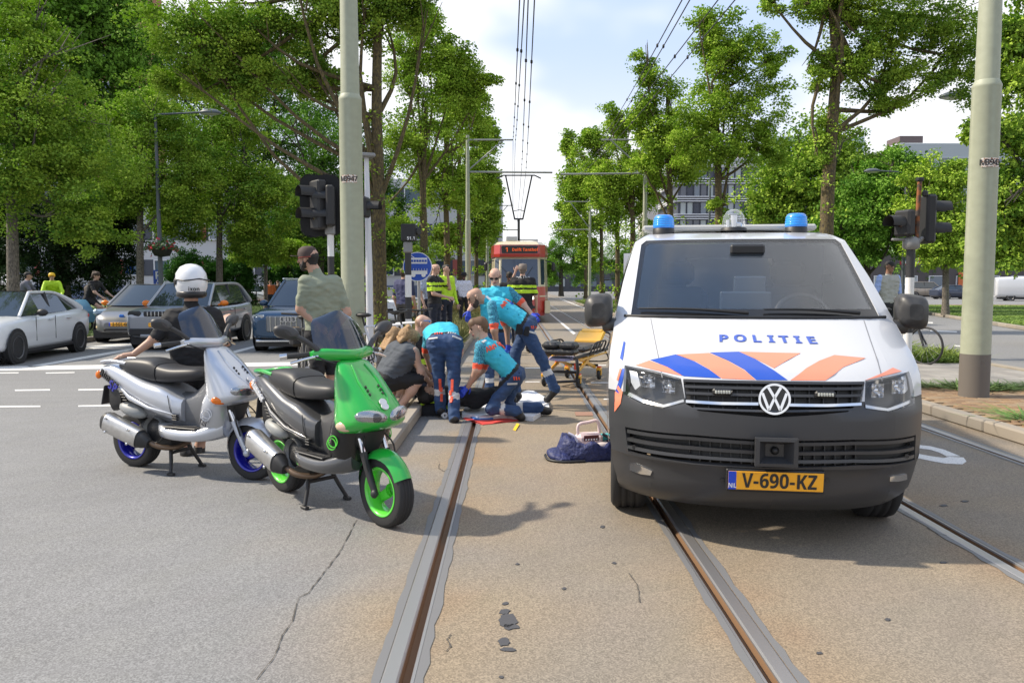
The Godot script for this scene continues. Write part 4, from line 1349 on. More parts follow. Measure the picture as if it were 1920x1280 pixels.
func vs(x: float, y: float, off := 0.0) -> Vector3:
	var z := vz(x, y)
	if off == 0.0: return Vector3(x, y, z)
	var e := 0.02
	var n := Vector3(-(vz(x + e, y) - vz(x - e, y)) / (2 * e), -(vz(x, y + e) - vz(x, y - e)) / (2 * e), 1.0).normalized()
	return Vector3(x, y, z) + n * off
func vp(px: float, py: float) -> Vector2:     # photo pixel -> place on the van's front skin
	var t := Transform3D(Basis(Vector3.UP, VAN_TURN), VAN_AT).affine_inverse()
	var o := t * Vector3(0, HC, 0)
	var r := t.basis * ray(px, py)
	var z := 0.7
	var p := Vector3.ZERO
	for i in 14:
		p = o + r * ((z - o.z) / r.z)
		z = lerpf(z, vz(p.x, clampf(p.y, 0.2, 1.96)), 0.6)
	return Vector2(p.x, p.y)
func vpoly(a: Array, ox := 0.0, oy := 0.0, k := 1.0) -> PackedVector2Array:
	var r := PackedVector2Array()
	for i in range(0, a.size(), 2): r.append(vp(ox + a[i] / k, oy + a[i + 1] / k))
	return r
func vpatch(called: String, poly: PackedVector2Array, off: float, thick: float, m: Material, parent: Node3D, cell := 0.05) -> MeshInstance3D:
	var st := S()
	var lo := Vector2(1e9, 1e9); var hi := -lo
	for p in poly:
		lo = lo.min(p); hi = hi.max(p)
	var nx := int(ceil((hi.x - lo.x) / cell))
	var ny := int(ceil((hi.y - lo.y) / cell))
	st.set_smooth_group(1)
	for i in nx:
		for j in ny:
			var c := lo + Vector2(i, j) * cell
			for q in Geometry2D.intersect_polygons(poly, PackedVector2Array([c, c + Vector2(cell, 0), c + Vector2(cell, cell), c + Vector2(0, cell)])):
				var idx := Geometry2D.triangulate_polygon(q)
				for k in range(0, idx.size(), 3):
					var a: Vector2 = q[idx[k]]; var b: Vector2 = q[idx[k + 1]]; var d: Vector2 = q[idx[k + 2]]
					if (b - a).cross(d - a) < 0:
						var s := b; b = d; d = s
					tri(st, vs(a.x, a.y, off), vs(d.x, d.y, off), vs(b.x, b.y, off))
	if thick > 0.0:
		st.set_smooth_group(-1)
		var cw := Geometry2D.is_polygon_clockwise(poly)
		for i in poly.size():
			var a := poly[i]; var b := poly[(i + 1) % poly.size()]
			var n := int(ceil(a.distance_to(b) / cell))
			for k in n:
				var p := a.lerp(b, float(k) / n); var q := a.lerp(b, (k + 1.0) / n)
				if cw:
					var s := p; p = q; q = s
				quad(st, vs(p.x, p.y, off - thick), vs(p.x, p.y, off), vs(q.x, q.y, off), vs(q.x, q.y, off - thick))
	return obj(called, st, m, parent)
func wheel(parent: Node3D, at: Vector3, r: float, w: float, rim_r: float, spokes: int, rim_m: Material, face := 1, spoke_w := 0.06, dish := 0.02) -> Node3D:
	# axis along the thing's x; face: which side the spokes show
	var rub := M("tyre", 0.022, 0.022, 0.023, 0.8)
	X = Transform3D(Basis(Vector3.FORWARD, -PI / 2), at)
	var st := S()
	var h := w * 0.5
	var prof := [Vector2(rim_r, -h * 0.92), Vector2(r * 0.90, -h), Vector2(r * 0.975, -h * 0.86), Vector2(r, -h * 0.62), Vector2(r, -h * 0.46), Vector2(r * 0.985, -h * 0.44), Vector2(r * 0.985, -h * 0.36), Vector2(r, -h * 0.34), Vector2(r * 1.003, -0.06 * w), Vector2(r * 0.985, -0.05 * w), Vector2(r * 0.985, 0.05 * w), Vector2(r * 1.003, 0.06 * w), Vector2(r, h * 0.34), Vector2(r * 0.985, h * 0.36), Vector2(r * 0.985, h * 0.44), Vector2(r, h * 0.46), Vector2(r, h * 0.62), Vector2(r * 0.975, h * 0.86), Vector2(r * 0.90, h), Vector2(rim_r, h * 0.92)]
	lathe(st, prof, 40)
	var tyre := obj("wheel", st, rub, parent)
	st = S()
	lathe(st, [Vector2(rim_r * 0.9, -h * 0.7), Vector2(rim_r * 1.02, -h * 0.96), Vector2(rim_r * 0.98, -h), Vector2(rim_r * 0.90, -h * 0.9), Vector2(rim_r * 0.86, 0), Vector2(rim_r * 0.90, h * 0.9), Vector2(rim_r * 0.98, h), Vector2(rim_r * 1.02, h * 0.96), Vector2(rim_r * 0.9, h * 0.7)], 36)
	var f := h * 0.80 * face
	X = Transform3D(Basis(Vector3.FORWARD, -PI / 2), at) * Transform3D(Basis(), Vector3(0, f, 0))
	lathe(st, [Vector2(rim_r * 0.26, -0.02 * face), Vector2(rim_r * 0.25, (0.01 + dish) * face), Vector2(rim_r * 0.1, (0.016 + dish) * face), Vector2(0.001, (0.018 + dish) * face)], 18)
	for i in spokes:
		X = Transform3D(Basis(Vector3.FORWARD, -PI / 2), at) * Transform3D(Basis(Vector3.UP, TAU * i / spokes), Vector3(0, f, 0))
		var a0 := rim_r * 0.2
		var a1 := rim_r * 0.93
		rings(st, [[Vector3(a0, -0.012, -spoke_w * 0.55), Vector3(a0, 0.012 + dish * face, -spoke_w * 0.4), Vector3(a0, 0.012 + dish * face, spoke_w * 0.4), Vector3(a0, -0.012, spoke_w * 0.55)], [Vector3(a1, -0.012, -spoke_w * 0.5), Vector3(a1, 0.008, -spoke_w * 0.35), Vector3(a1, 0.008, spoke_w * 0.35), Vector3(a1, -0.012, spoke_w * 0.5)]], true, -1)
	X = Transform3D()
	obj("rim", st, rim_m, tyre)
	return tyre
func police_van() -> void:
	var o := thing("police_van", "white police van with orange and blue stripes parked on the rails", "van", VAN_AT, VAN_TURN)
	var white := paint("van_white", 0.52, 0.53, 0.55, 0.3)
	var plastic := rough_surface("van_plastic", noise_tex(0.2, lin(0.037, 0.038, 0.041), lin(0.044, 0.045, 0.049)), null, 3.0, 0.36)
	var black := M("van_black", 0.012, 0.012, 0.013, 0.5)
	var gloss := M("van_gloss_black", 0.012, 0.012, 0.013, 0.15)
	var chrome := M("chrome", 0.75, 0.76, 0.78, 0.08, 1.0)
	var orange := paint("police_orange", 0.80, 0.235, 0.13, 0.35)
	var blue := paint("police_blue", 0.010, 0.065, 0.42, 0.35)
	var yw := func(x0: float, x1: float, y0: float, y1: float) -> PackedVector2Array: return PackedVector2Array([Vector2(x0, y0), Vector2(x1, y0), Vector2(x1, y1), Vector2(x0, y1)])
	# --- bumper shell (up to the line under the lamps) ---
	var grille_px := [1281, 711, 1622, 716, 1617, 752, 1590, 772, 1450, 783, 1310, 770, 1286, 757]
	var lowg_px := [1172, 800, 1300, 815, 1452, 826, 1600, 824, 1718, 815, 1716, 862, 1610, 872, 1452, 877, 1300, 870, 1178, 846]
	var hl := [vpoly([1171, 684, 1224, 694, 1277, 709, 1286, 755, 1243, 765, 1200, 755, 1168, 738]), vpoly([1623, 713, 1660, 707, 1705, 696, 1715, 738, 1714, 757, 1668, 772, 1622, 766])]
	var full := PackedVector2Array()
	for i in 13:
		var y := 0.22 + i * 0.055
		full.append(Vector2(tab(VW, y) * 0.999, y))
	for i in 13:
		var y := 0.22 + (12 - i) * 0.055
		full.append(Vector2(-tab(VW, y) * 0.999, y))
	var lowg := vpoly(lowg_px)
	var gr := vpoly(grille_px)
	var outer: PackedVector2Array = full
	var strips := []
	var ylo := 1e9; var yhi := -1e9
	for p in lowg:
		ylo = min(ylo, p.y); yhi = max(yhi, p.y)
	for band in [[0.22, ylo], [ylo, yhi], [yhi, 0.881]]:
		var rect: PackedVector2Array = yw.call(-1.0, 1.0, band[0], band[1])
		for p in Geometry2D.intersect_polygons(outer, rect):
			var list := [p]
			for c in [lowg, gr, hl[0], hl[1]]:
				var nxt := []
				for q in list:
					# split the piece at the opening's middle so that no hole is left inside
					var mid := Vector2.ZERO
					for v in c: mid += v
					mid /= c.size()
					for half in [yw.call(-2.0, mid.x, 0.0, 2.0), yw.call(mid.x, 2.0, 0.0, 2.0)]:
						for h in Geometry2D.intersect_polygons(q, half):
							for r in Geometry2D.clip_polygons(h, c): nxt.append(r)
				list = nxt
			strips.append_array(list)
	var bump := Node3D.new()
	put(bump, "bumper", o)
	for s in strips: vpatch("bumper_skin", s, 0.0, 0.03, plastic, bump, 0.045)
	# --- white skin: wings, bonnet, pillars, header ---
	var hood := PackedVector2Array()
	for i in 12: hood.append(Vector2(tab(VW, 0.882 + i * 0.04), 0.882 + i * 0.04))
	for i in 12: hood.append(Vector2(-tab(VW, 1.322 - i * 0.04), 1.322 - i * 0.04))
	var hp := [hood]
	for c in [gr, hl[0], hl[1]]:
		var nxt := []
		for q in hp:
			var mid := Vector2.ZERO
			for v in c: mid += v
			mid /= c.size()
			for half in [yw.call(-2.0, mid.x, 0.0, 2.0), yw.call(mid.x, 2.0, 0.0, 2.0)]:
				for h in Geometry2D.intersect_polygons(q, half):
					for r in Geometry2D.clip_polygons(h, c): nxt.append(r)
		hp = nxt
	var bon := Node3D.new()
	put(bon, "bonnet", o)
	for s in hp: vpatch("bonnet_skin", s, 0.0, 0.02, white, bon, 0.04)
	var ws := PackedVector2Array([Vector2(-0.80, 1.335), Vector2(0.80, 1.335), Vector2(0.722, 1.84), Vector2(0.685, 1.872), Vector2(-0.685, 1.872), Vector2(-0.722, 1.84)])
	var top := PackedVector2Array()
	for i in 9: top.append(Vector2(tab(VW, 1.322 + i * 0.0775), 1.322 + i * 0.0775))
	for i in 9: top.append(Vector2(-tab(VW, 1.942 - i * 0.0775), 1.942 - i * 0.0775))
	for half in [yw.call(-2.0, 0.0, 0.0, 3.0), yw.call(0.0, 2.0, 0.0, 3.0)]:
		for h in Geometry2D.intersect_polygons(top, half):
			for r in Geometry2D.clip_polygons(h, ws): vpatch("pillar", r, 0.0, 0.03, white, o, 0.05)
	# windscreen: dark border and glass
	var wi := PackedVector2Array([Vector2(-0.765, 1.385), Vector2(0.765, 1.385), Vector2(0.694, 1.83), Vector2(0.665, 1.855), Vector2(-0.665, 1.855), Vector2(-0.694, 1.83)])
	for half in [yw.call(-2.0, 0.0, 0.0, 3.0), yw.call(0.0, 2.0, 0.0, 3.0)]:
		for h in Geometry2D.intersect_polygons(ws, half):
			for r in Geometry2D.clip_polygons(h, wi): vpatch("windscreen_border", r, -0.004, 0.004, gloss, o, 0.05)
	var wg := glass("windscreen", 0.10, 0.14, 0.19, 0.05)
	wg.metallic_specular = 1.0
	var wo := vpatch("windscreen", wi, -0.003, 0.0, wg, o, 0.04)
	vpatch("inner_pane", wi, -0.010, 0.0, wg, wo, 0.04)
	# --- sides and roof ---
	for s in [-1, 1]:
		var st := S()
		st.set_smooth_group(1)
		var ys := [0.30, 0.45, 0.60, 0.75, 0.90, 1.10, 1.32, 1.45, 1.60, 1.75, 1.87, 1.92, 1.942]
		var zs := [0.0, -0.5, -1.2, -2.0, -3.0, -3.7, -3.95]
		for i in ys.size() - 1:
			for j in zs.size():
				var q := []
				for e in [[i, j - 1], [i + 1, j - 1], [i + 1, j], [i, j]]:
					var y: float = ys[e[0]]
					var x := tab(VW, y)
					var zf := vz(x, y)
					var z: float = zf if e[1] < 0 else min(zs[e[1]], zf - 0.01)
					# the flank fills out a little behind the front corner
					x += 0.012 * (1.0 - exp(-(zf - z) * 3.0))
					q.append(Vector3(s * x, y, z))
				_face(st, q[0], q[1], q[2], q[3], Vector3(s, 0.15, 0.1))
		obj("side_panel", st, white, o)
		# wheel arch, dark
		st = S()
		plate(st, circle(0.38, 24), -0.01, 0.01, Transform3D(Basis(Vector3.UP, PI / 2), Vector3(s * 0.945, 0.36, -3.0)))
		obj("wheel_arch", st, black, o)
		# side glass
		st = S()
		for w in [[-0.25, -1.05], [-1.2, -2.3], [-2.45, -3.7]]:
			_face(st, Vector3(s * (tab(VW, 1.36) + 0.02), 1.36, w[0] + 0.1), Vector3(s * (tab(VW, 1.36) + 0.02), 1.36, w[1]), Vector3(s * (tab(VW, 1.8) + 0.02), 1.8, w[1]), Vector3(s * (tab(VW, 1.8) + 0.02), 1.8, w[0] - 0.35), Vector3(s, 0, 0))
		obj("side_window", st, gloss, o)
		# livery on the flank: slanted bars
		for k in 5:
			st = S()
			var z0 := 0.42 - k * 0.42
			for i in 6:
				var ya := 0.52 + i * 0.13
				var yb := ya + 0.13
				var sl := 0.5
				var xa := tab(VW, ya) + 0.016
				var xb := tab(VW, yb) + 0.016
				var zc := func(z: float, y: float) -> float: return min(z, vz(tab(VW, y), y) - 0.005)
				_face(st, Vector3(s * xa, ya, zc.call(z0 - (ya - 0.5) * sl, ya)), Vector3(s * xa, ya, zc.call(z0 - 0.2 - (ya - 0.5) * sl, ya)), Vector3(s * xb, yb, zc.call(z0 - 0.2 - (yb - 0.5) * sl, yb)), Vector3(s * xb, yb, zc.call(z0 - (yb - 0.5) * sl, yb)), Vector3(s, 0, 0))
			obj("side_stripe", st, orange if k % 2 == 0 else blue, o)
		# mirror
		st = S()
		var mc := Vector3(s * 1.02, 1.365, 0.0)
		var rs := []
		for q in [[-0.10, 0.55], [-0.085, 0.85], [-0.03, 1.0], [0.04, 0.98], [0.085, 0.8], [0.105, 0.45]]:
			var ring := []
			for j in 20:
				var a := TAU * j / 20
				var cx: float = signf(cos(a)) * pow(absf(cos(a)), 0.55) * 0.098 * q[1]
				var cy: float = signf(sin(a)) * pow(absf(sin(a)), 0.55) * 0.115 * q[1]
				ring.append(mc + Vector3(cx, cy + cx * s * -0.12, q[0]))
			rs.append(ring)
		rings(st, rs)
		tube(st, [mc + Vector3(-s * 0.04, -0.10, 0), Vector3(s * 0.92, 1.27, 0.02), Vector3(s * 0.84, 1.28, 0.0)], [0.05, 0.045, 0.04], 10)
		var mir := obj("mirror", st, rough_surface("mirror_plastic", noise_tex(0.02, lin(0.025, 0.025, 0.026), lin(0.06, 0.058, 0.055), 256, 6), null, 2.0, 0.45), o)
		st = S()
		box(st, mc + Vector3(0, 0, -0.105), Vector3(0.15, 0.18, 0.006))
		obj("mirror_glass", st, chrome, mir)
		wheel(o, Vector3(s * 0.805, 0.335, 0.0), 0.335, 0.235, 0.205, 5, M("alloy", 0.35, 0.35, 0.36, 0.35, 0.8), s)
		wheel(o, Vector3(s * 0.805, 0.335, -3.0), 0.335, 0.235, 0.205, 5, M("alloy", 0.35, 0.35, 0.36, 0.35, 0.8), s)
	var st := S()
	var rr := []
	for z in [-0.78, -1.1, -1.6, -2.6, -3.6, -3.95]:
		var ring := []
		for i in 15:
			var u := (i - 7) / 7.0
			ring.append(Vector3(u * 0.668, 1.942 + (0.035 if z < -1.0 else 0.012) * (1.0 - u * u) - (0.02 if z < -3.9 else 0.0), z - (0.18 * (u * u) if z > -0.8 else 0.0)))
		rr.append(ring)
	rings(st, rr, false, 1, false)
	obj("roof", st, white, o)
	st = S()
	box(st, Vector3(0, 1.15, -3.93), Vector3(1.7, 1.5, 0.06))
	obj("rear_wall", st, white, o)
	st = S()
	box(st, Vector3(0, 0.42, -1.75), Vector3(1.3, 0.16, 4.2))
	obj("underbody", st, black, o)
	# inside: dash, wheel, seats, bulkhead
	st = S()
	box(st, Vector3(0, 1.22, -0.1), Vector3(1.56, 0.14, 0.5), 0.05)
	obj("dashboard", st, M("dash", 0.05, 0.053, 0.06, 0.7), o)
	for x in [-0.42, 0.42]:
		st = S()
		box(st, Vector3(x, 1.15, -0.9), Vector3(0.46, 0.75, 0.16), 0.06)
		box(st, Vector3(x, 1.63, -0.95), Vector3(0.26, 0.18, 0.10), 0.04)
		obj("seat", st, M("seat_cloth", 0.02, 0.02, 0.024, 0.9), o)
	st = S()
	X = Transform3D(Basis(Vector3.RIGHT, -0.5), Vector3(0.40, 1.30, -0.28))
	var sw := []
	for j in 25: sw.append(Vector3(cos(TAU * j / 24), sin(TAU * j / 24), 0) * 0.19)
	tube(st, sw, 0.016, 8, false)
	bar(st, Vector3(-0.18, 0, 0), Vector3(0.18, 0, 0), 0.05, 0.03)
	X = Transform3D()
	obj("steering_wheel", st, black, o)
	st = S()
	for q in [[0, 0.85, 1.5, 1.0], [-0.55, 1.58, 0.45, 0.56], [0.58, 1.58, 0.4, 0.56], [0, 1.82, 1.3, 0.12]]: box(st, Vector3(q[0], q[1], -1.35), Vector3(q[2], q[3], 0.04))
	obj("bulkhead", st, M("bulkhead", 0.07, 0.075, 0.085, 0.8), o)
	st = S()
	box(st, Vector3(-0.03, 1.43, -0.05), Vector3(0.34, 0.13, 0.04), 0.01)
	box(st, Vector3(0.02, 1.53, -0.2), Vector3(0.22, 0.14, 0.03), 0.01)
	obj("console_screen", st, M("screen_off", 0.03, 0.04, 0.05, 0.2), o)
	st = S()
	box(st, Vector3(0.02, 1.79, -0.33), Vector3(0.24, 0.07, 0.03), 0.02)
	obj("inside_mirror", st, black, o)
	# --- headlamps ---
	for s in 2:
		var l := Node3D.new()
		put(l, "headlight", o)
		vpatch("housing", hl[s], -0.075, 0.0, M("lamp_black", 0.035, 0.036, 0.038, 0.3, 0.3), l, 0.03)
		var sg := -1.0 if s == 0 else 1.0
		var bowls := [[1213, 712], [1252, 722]] if s == 0 else [[1690, 723], [1650, 730]]
		for b in bowls:
			var c: Vector2 = vp(b[0], b[1])
			var p := vs(c.x, c.y, -0.035)
			st = S()
			lathe(st, [Vector2(0.006, -0.05), Vector2(0.03, -0.03), Vector2(0.048, 0.0), Vector2(0.056, 0.022)], 4 if true else 20, Transform3D(Basis(Vector3.UP, sg * 0.35) * Basis(Vector3.RIGHT, PI / 2) * Basis(Vector3.UP, PI / 4), p), -1)
			ball(st, p + Vector3(0, 0, 0.0), Vector3(0.016, 0.016, 0.02), Basis(), 10)
			obj("reflector", st, chrome, l)
		var drl := vpoly([1177, 735, 1205, 748, 1243, 757, 1281, 748, 1282, 752, 1243, 762, 1203, 753, 1174, 740]) if s == 0 else vpoly([1626, 758, 1668, 764, 1711, 749, 1712, 754, 1669, 769, 1626, 763])
		vpatch("light_strip", drl, -0.012, 0.02, M("lamp_silver", 0.6, 0.61, 0.62, 0.2, 0.6), l, 0.03)
		var bez := vpoly([1176, 690, 1190, 693, 1196, 722, 1186, 730, 1178, 716]) if s == 0 else vpoly([1697, 702, 1705, 700, 1711, 730, 1703, 738, 1699, 722])
		vpatch("indicator", bez, -0.025, 0.02, M("lamp_silver", 0.6, 0.61, 0.62, 0.2, 0.6), l, 0.03)
		var lg := glass("lamp_glass", 0.85, 0.88, 0.9, 0.02)
		vpatch("lens", hl[s], 0.004, 0.0, lg, l, 0.03)
		# fog lamp
		var fg := vpoly([268, 668, 300, 665, 390, 705, 380, 728, 330, 722, 268, 700], 1090, 640, 2.909) if s == 0 else vpoly([1682, 738, 1700, 732, 1772, 722, 1775, 750, 1720, 762, 1680, 762], 1090, 640, 2.909)
		vpatch("fog_lamp", fg, 0.006, 0.03, chrome, o, 0.02)
	# --- grilles ---
	vpatch("upper_grille", gr, -0.05, 0.0, black, o, 0.05)
	vpatch("lower_grille", lowg, -0.05, 0.0, black, o, 0.05)
	var slat := func(a: Array, th: float, off: float, m: Material, called: String) -> void:
		# a bar along pixel points, th pixels thick
		var poly := PackedVector2Array()
		for i in range(0, a.size(), 2): poly.append(vp(a[i], a[i + 1] - th * 0.5))
		for i in range(a.size() - 2, -1, -2): poly.append(vp(a[i], a[i + 1] + th * 0.5))
		vpatch(called, poly, off, 0.04, m, o, 0.05)
	slat.call([1282, 713, 1450, 717, 1620, 718], 5, 0.004, plastic, "grille_slat")
	slat.call([1284, 724, 1450, 728, 1618, 728], 5, 0.0, plastic, "grille_slat")
	slat.call([1286, 736, 1450, 741, 1616, 741], 5, 0.0, plastic, "grille_slat")
	slat.call([1287, 753, 1350, 757, 1422, 758], 6, 0.012, chrome, "chrome_strip")
	slat.call([1480, 760, 1550, 761, 1614, 758], 6, 0.012, chrome, "chrome_strip")
	slat.call([1300, 765, 1450, 771, 1600, 767], 4, 0.0, plastic, "grille_slat")
	for i in 12:
		var x := 1300.0 + i * 27.5
		slat.call([x, 716, x + 1.6, 716, x + 1.6, 757, x, 757].slice(0, 4), 1, -0.02, plastic, "grille_rib")
		var a := vp(x, 716); var b := vp(x, 762)
		vpatch("grille_rib", PackedVector2Array([a, a + Vector2(0.005, 0), b + Vector2(0.005, 0), b]), -0.03, 0.02, plastic, o, 0.06)
	for q in [[808, 822, 833, 831, 822], [823, 840, 850, 849, 840], [837, 856, 865, 864, 855]]:
		slat.call([1176, q[0], 1300, q[1], 1452, q[2], 1600, q[3], 1715, q[4]], 6, 0.0, plastic, "grille_slat")
	for i in 17:
		var x := 1290.0 + i * 20.0
		var a := vp(x, 820); var b := vp(x, 874)
		vpatch("grille_rib", PackedVector2Array([a, a + Vector2(0.006, 0), b + Vector2(0.006, 0), b]), -0.03, 0.02, plastic, o, 0.08)
	for q in [[1355, 735], [1546, 740]]:
		var c := vp(q[0], q[1])
		st = S()
		X = Transform3D(Basis(), vs(c.x, c.y, 0.015))
		box(st, Vector3.ZERO, Vector3(0.115, 0.04, 0.03), 0.012)
		var fl := obj("strobe_lamp", st, black, o)
		st = S()
		for k in 6: box(st, Vector3(-0.037 + k * 0.0148, 0, 0.015), Vector3(0.012, 0.018, 0.008), 0.002)
		X = Transform3D()
		obj("lens", st, M("strobe_lens", 0.55, 0.56, 0.5, 0.15), fl)
	# emblem
	var ec := vp(1451, 749)
	var ep := vs(ec.x, ec.y, 0.02)
	X = Transform3D(Basis(Vector3.RIGHT, -0.12), ep)
	st = S()
	plate(st, circle(0.084, 36), -0.03, 0.0)
	var em := obj("emblem", st, gloss, o)
	st = S()
	ringplate(st, 0.076, 0.088, -0.03, 0.012, 40)
	obj("emblem_ring", st, chrome, em)
	st = S()
	var stroke := func(st: SurfaceTool, a: Vector2, b: Vector2, w: float) -> void:
		var n := (b - a).normalized()
		var t := Vector2(-n.y, n.x) * w * 0.5
		plate(st, PackedVector2Array([a - t, b - t, b + t, a + t]), 0.0, 0.010)
	stroke.call(st, Vector2(-0.034, 0.066) * 1.0, Vector2(0, 0.008), 0.015)
	stroke.call(st, Vector2(0.034, 0.066), Vector2(0, 0.008), 0.015)
	obj("emblem_letter", st, chrome, em)
	st = S()
	stroke.call(st, Vector2(-0.066, 0.034), Vector2(-0.031, -0.062), 0.015)
	stroke.call(st, Vector2(-0.031, -0.062), Vector2(-0.002, 0.002), 0.014)
	stroke.call(st, Vector2(0.002, 0.002), Vector2(0.031, -0.062), 0.014)
	stroke.call(st, Vector2(0.031, -0.062), Vector2(0.066, 0.034), 0.015)
	obj("emblem_letter", st, chrome, em)
	# horn speaker
	var hc := vp(1452, 843)
	X = Transform3D(Basis(), vs(hc.x, hc.y, 0.02))
	st = S()
	var hr := func(w: float, h: float, z: float) -> Array: return [Vector3(-w, -h, z), Vector3(-w, h, z), Vector3(w, h, z), Vector3(w, -h, z)]
	rings(st, [hr.call(0.09, 0.06, -0.04), hr.call(0.115, 0.08, 0.03), hr.call(0.115, 0.08, 0.06), hr.call(0.092, 0.062, 0.062), hr.call(0.05, 0.035, -0.01)], true, -1)
	var horn := obj("siren_horn", st, plastic, o)
	st = S()
	ball(st, Vector3(0, 0, 0.0), Vector3(0.024, 0.024, 0.03), Basis(), 12)
	obj("horn_core", st, black, horn)
	# number plate
	var pc := (vp(1366, 896) + vp(1537, 900)) * 0.5
	X = Transform3D(Basis(Vector3.RIGHT, 0.1), vs(pc.x, pc.y, 0.03))
	st = S()
	box(st, Vector3(0, -0.002, -0.012), Vector3(0.54, 0.132, 0.03), 0.006)
	var npl := obj("plate_frame", st, black, o)
	st = S()
	box(st, Vector3(0.002, 0, 0.002), Vector3(0.52, 0.108, 0.008), 0.002)
	obj("number_plate", st, M("plate_yellow", 0.85, 0.40, 0.02, 0.5), npl)
	st = S()
	box(st, Vector3(-0.236, 0, 0.0055), Vector3(0.043, 0.106, 0.004))
	obj("plate_band", st, M("plate_blue", 0.01, 0.06, 0.55, 0.5), npl)
	var pt := X
	X = Transform3D()
	text_part("lettering", "V-690-KZ", 0.084, M("ink", 0.02, 0.02, 0.02, 0.6), npl, pt * Transform3D(Basis.from_scale(Vector3(0.86, 1, 1)), Vector3(0.022, 0.0, 0.007)), 0.004)
	text_part("lettering", "NL", 0.026, M("sign_white", 0.72, 0.73, 0.74, 0.4), npl, pt * Transform3D(Basis(), Vector3(-0.236, -0.03, 0.008)), 0.003)
	for x in [1355, 1552, 1190, 1700]:
		var c := vp(x, 900 if x in [1355, 1552] else (838 if x == 1190 else 855))
		st = S()
		X = Transform3D(Basis(), vs(c.x, c.y, 0.003))
		plate(st, circle(0.013, 14), -0.01, 0.002)
		X = Transform3D()
		obj("parking_sensor", st, M("sensor", 0.03, 0.03, 0.03, 0.35), o)
	# --- livery on the bonnet ---
	for q in [[orange, [297, 945, 372, 919, 470, 955, 552, 1002, 440, 978]], [blue, [377, 916, 515, 886, 620, 925, 700, 970, 762, 1016, 558, 1004, 470, 954]], [orange, [521, 886, 697, 878, 800, 922, 890, 972, 950, 1024, 768, 1017, 700, 967, 622, 922]], [blue, [702, 876, 860, 871, 950, 912, 1050, 972, 1126, 1026, 956, 1025, 890, 968, 802, 919]], [orange, [866, 871, 1197, 879, 1120, 920, 1052, 961, 952, 909]], [orange, [1382, 889, 1550, 905, 1430, 955, 1332, 1028, 1142, 1027, 1230, 960, 1300, 920]], [orange, [1550, 1026, 1700, 958, 1748, 977, 1640, 1006]]]:
		vpatch("bonnet_stripe", vpoly(q[1], 1090, 360, 2.909), 0.0025, 0.002, q[0], bon, 0.03)
	for q in [[orange, [1153, 772, 1164, 757, 1168, 735, 1160, 722, 1154, 735]], [blue, [1155, 733, 1160, 718, 1168, 690, 1172, 692, 1168, 716, 1161, 738]], [blue, [1163, 672, 1170, 640, 1173, 642, 1168, 676]], [orange, [1157, 712, 1163, 690, 1166, 692, 1160, 714]]]:
		vpatch("wing_stripe", vpoly(q[1]), 0.0035, 0.002, q[0], o, 0.03)
	for i in 7:
		var c := vp(1090 + [775, 866, 955, 1036, 1107, 1181, 1257][i] / 2.909, 360 + [800, 800, 802, 803, 805, 807, 810][i] / 2.909)
		var p := vs(c.x, c.y, 0.003)
		var tx := (vs(c.x + 0.03, c.y) - vs(c.x - 0.03, c.y)).normalized()
		var ty := (vs(c.x, c.y + 0.02) - vs(c.x, c.y - 0.02)).normalized()
		var tz := tx.cross(ty).normalized()
		text_part("lettering", "POLITIE"[i], 0.082, blue, bon, Transform3D(Basis(tx, tz.cross(tx), tz), p), 0.004)
	# bonnet shut lines
	for s in [-1, 1]:
		var poly := PackedVector2Array()
		for y in [0.99, 1.1, 1.2, 1.315]: poly.append(Vector2(s * (0.62 + (y - 0.99) * 0.16), y))
		for y in [1.315, 1.2, 1.1, 0.99]: poly.append(Vector2(s * (0.62 + (y - 0.99) * 0.16) + 0.005, y))
		vpatch("shut_line", poly, 0.0015, 0.0, M("shut_grey", 0.22, 0.22, 0.23, 0.8), bon, 0.05)
	# wipers
	for q in [[Vector2(-0.05, 1.345), Vector2(-0.74, 1.368)], [Vector2(0.65, 1.345), Vector2(0.05, 1.368)]]:
		st = S()
		var pts := []
		for i in 7:
			var c: Vector2 = q[0].lerp(q[1], i / 6.0)
			pts.append(vs(c.x, c.y + 0.01 * sin(PI * i / 6.0), 0.018))
		tube(st, pts, [0.014, 0.013, 0.011, 0.009, 0.008, 0.007, 0.006], 6)
		obj("wiper", st, black, o)
	st = S()
	var cw := []
	for i in 15: cw.append(vs(-0.84 + i * 0.12, 1.328, 0.004))
	tube(st, cw, 0.011, 6)
	obj("cowl_trim", st, black, o)
	# --- roof lights ---
	st = S()
	box(st, Vector3(-0.02, 1.995, -1.15), Vector3(1.36, 0.05, 0.16), 0.015)
	obj("light_bar", st, M("light_bar", 0.42, 0.42, 0.40, 0.15), o)
	for x in [-0.54, 0.47]:
		X = Transform3D(Basis(), Vector3(x, 1.95, -0.92))
		st = S()
		lathe(st, [Vector2(0.085, -0.03), Vector2(0.083, 0.03), Vector2(0.078, 0.035)], 20, Transform3D(), 1, true)
		var bc := obj("beacon_base", st, black, o)
		st = S()
		lathe(st, [Vector2(0.080, 0.035), Vector2(0.084, 0.045), Vector2(0.078, 0.10), Vector2(0.070, 0.128), Vector2(0.055, 0.138), Vector2(0.001, 0.14)], 24)
		var bm := M("beacon_blue", 0.01, 0.22, 0.75, 0.08)
		bm.clearcoat_enabled = true
		obj("beacon_dome", st, bm, bc)
		st = S()
		for k in 4: lathe(st, [Vector2(0.0835 - k * 0.002, 0.05 + k * 0.018), Vector2(0.086 - k * 0.002, 0.055 + k * 0.018), Vector2(0.0825 - k * 0.002, 0.06 + k * 0.018)], 24)
		obj("beacon_ribs", st, M("beacon_rib", 0.03, 0.32, 0.85, 0.1), bc)
		X = Transform3D()
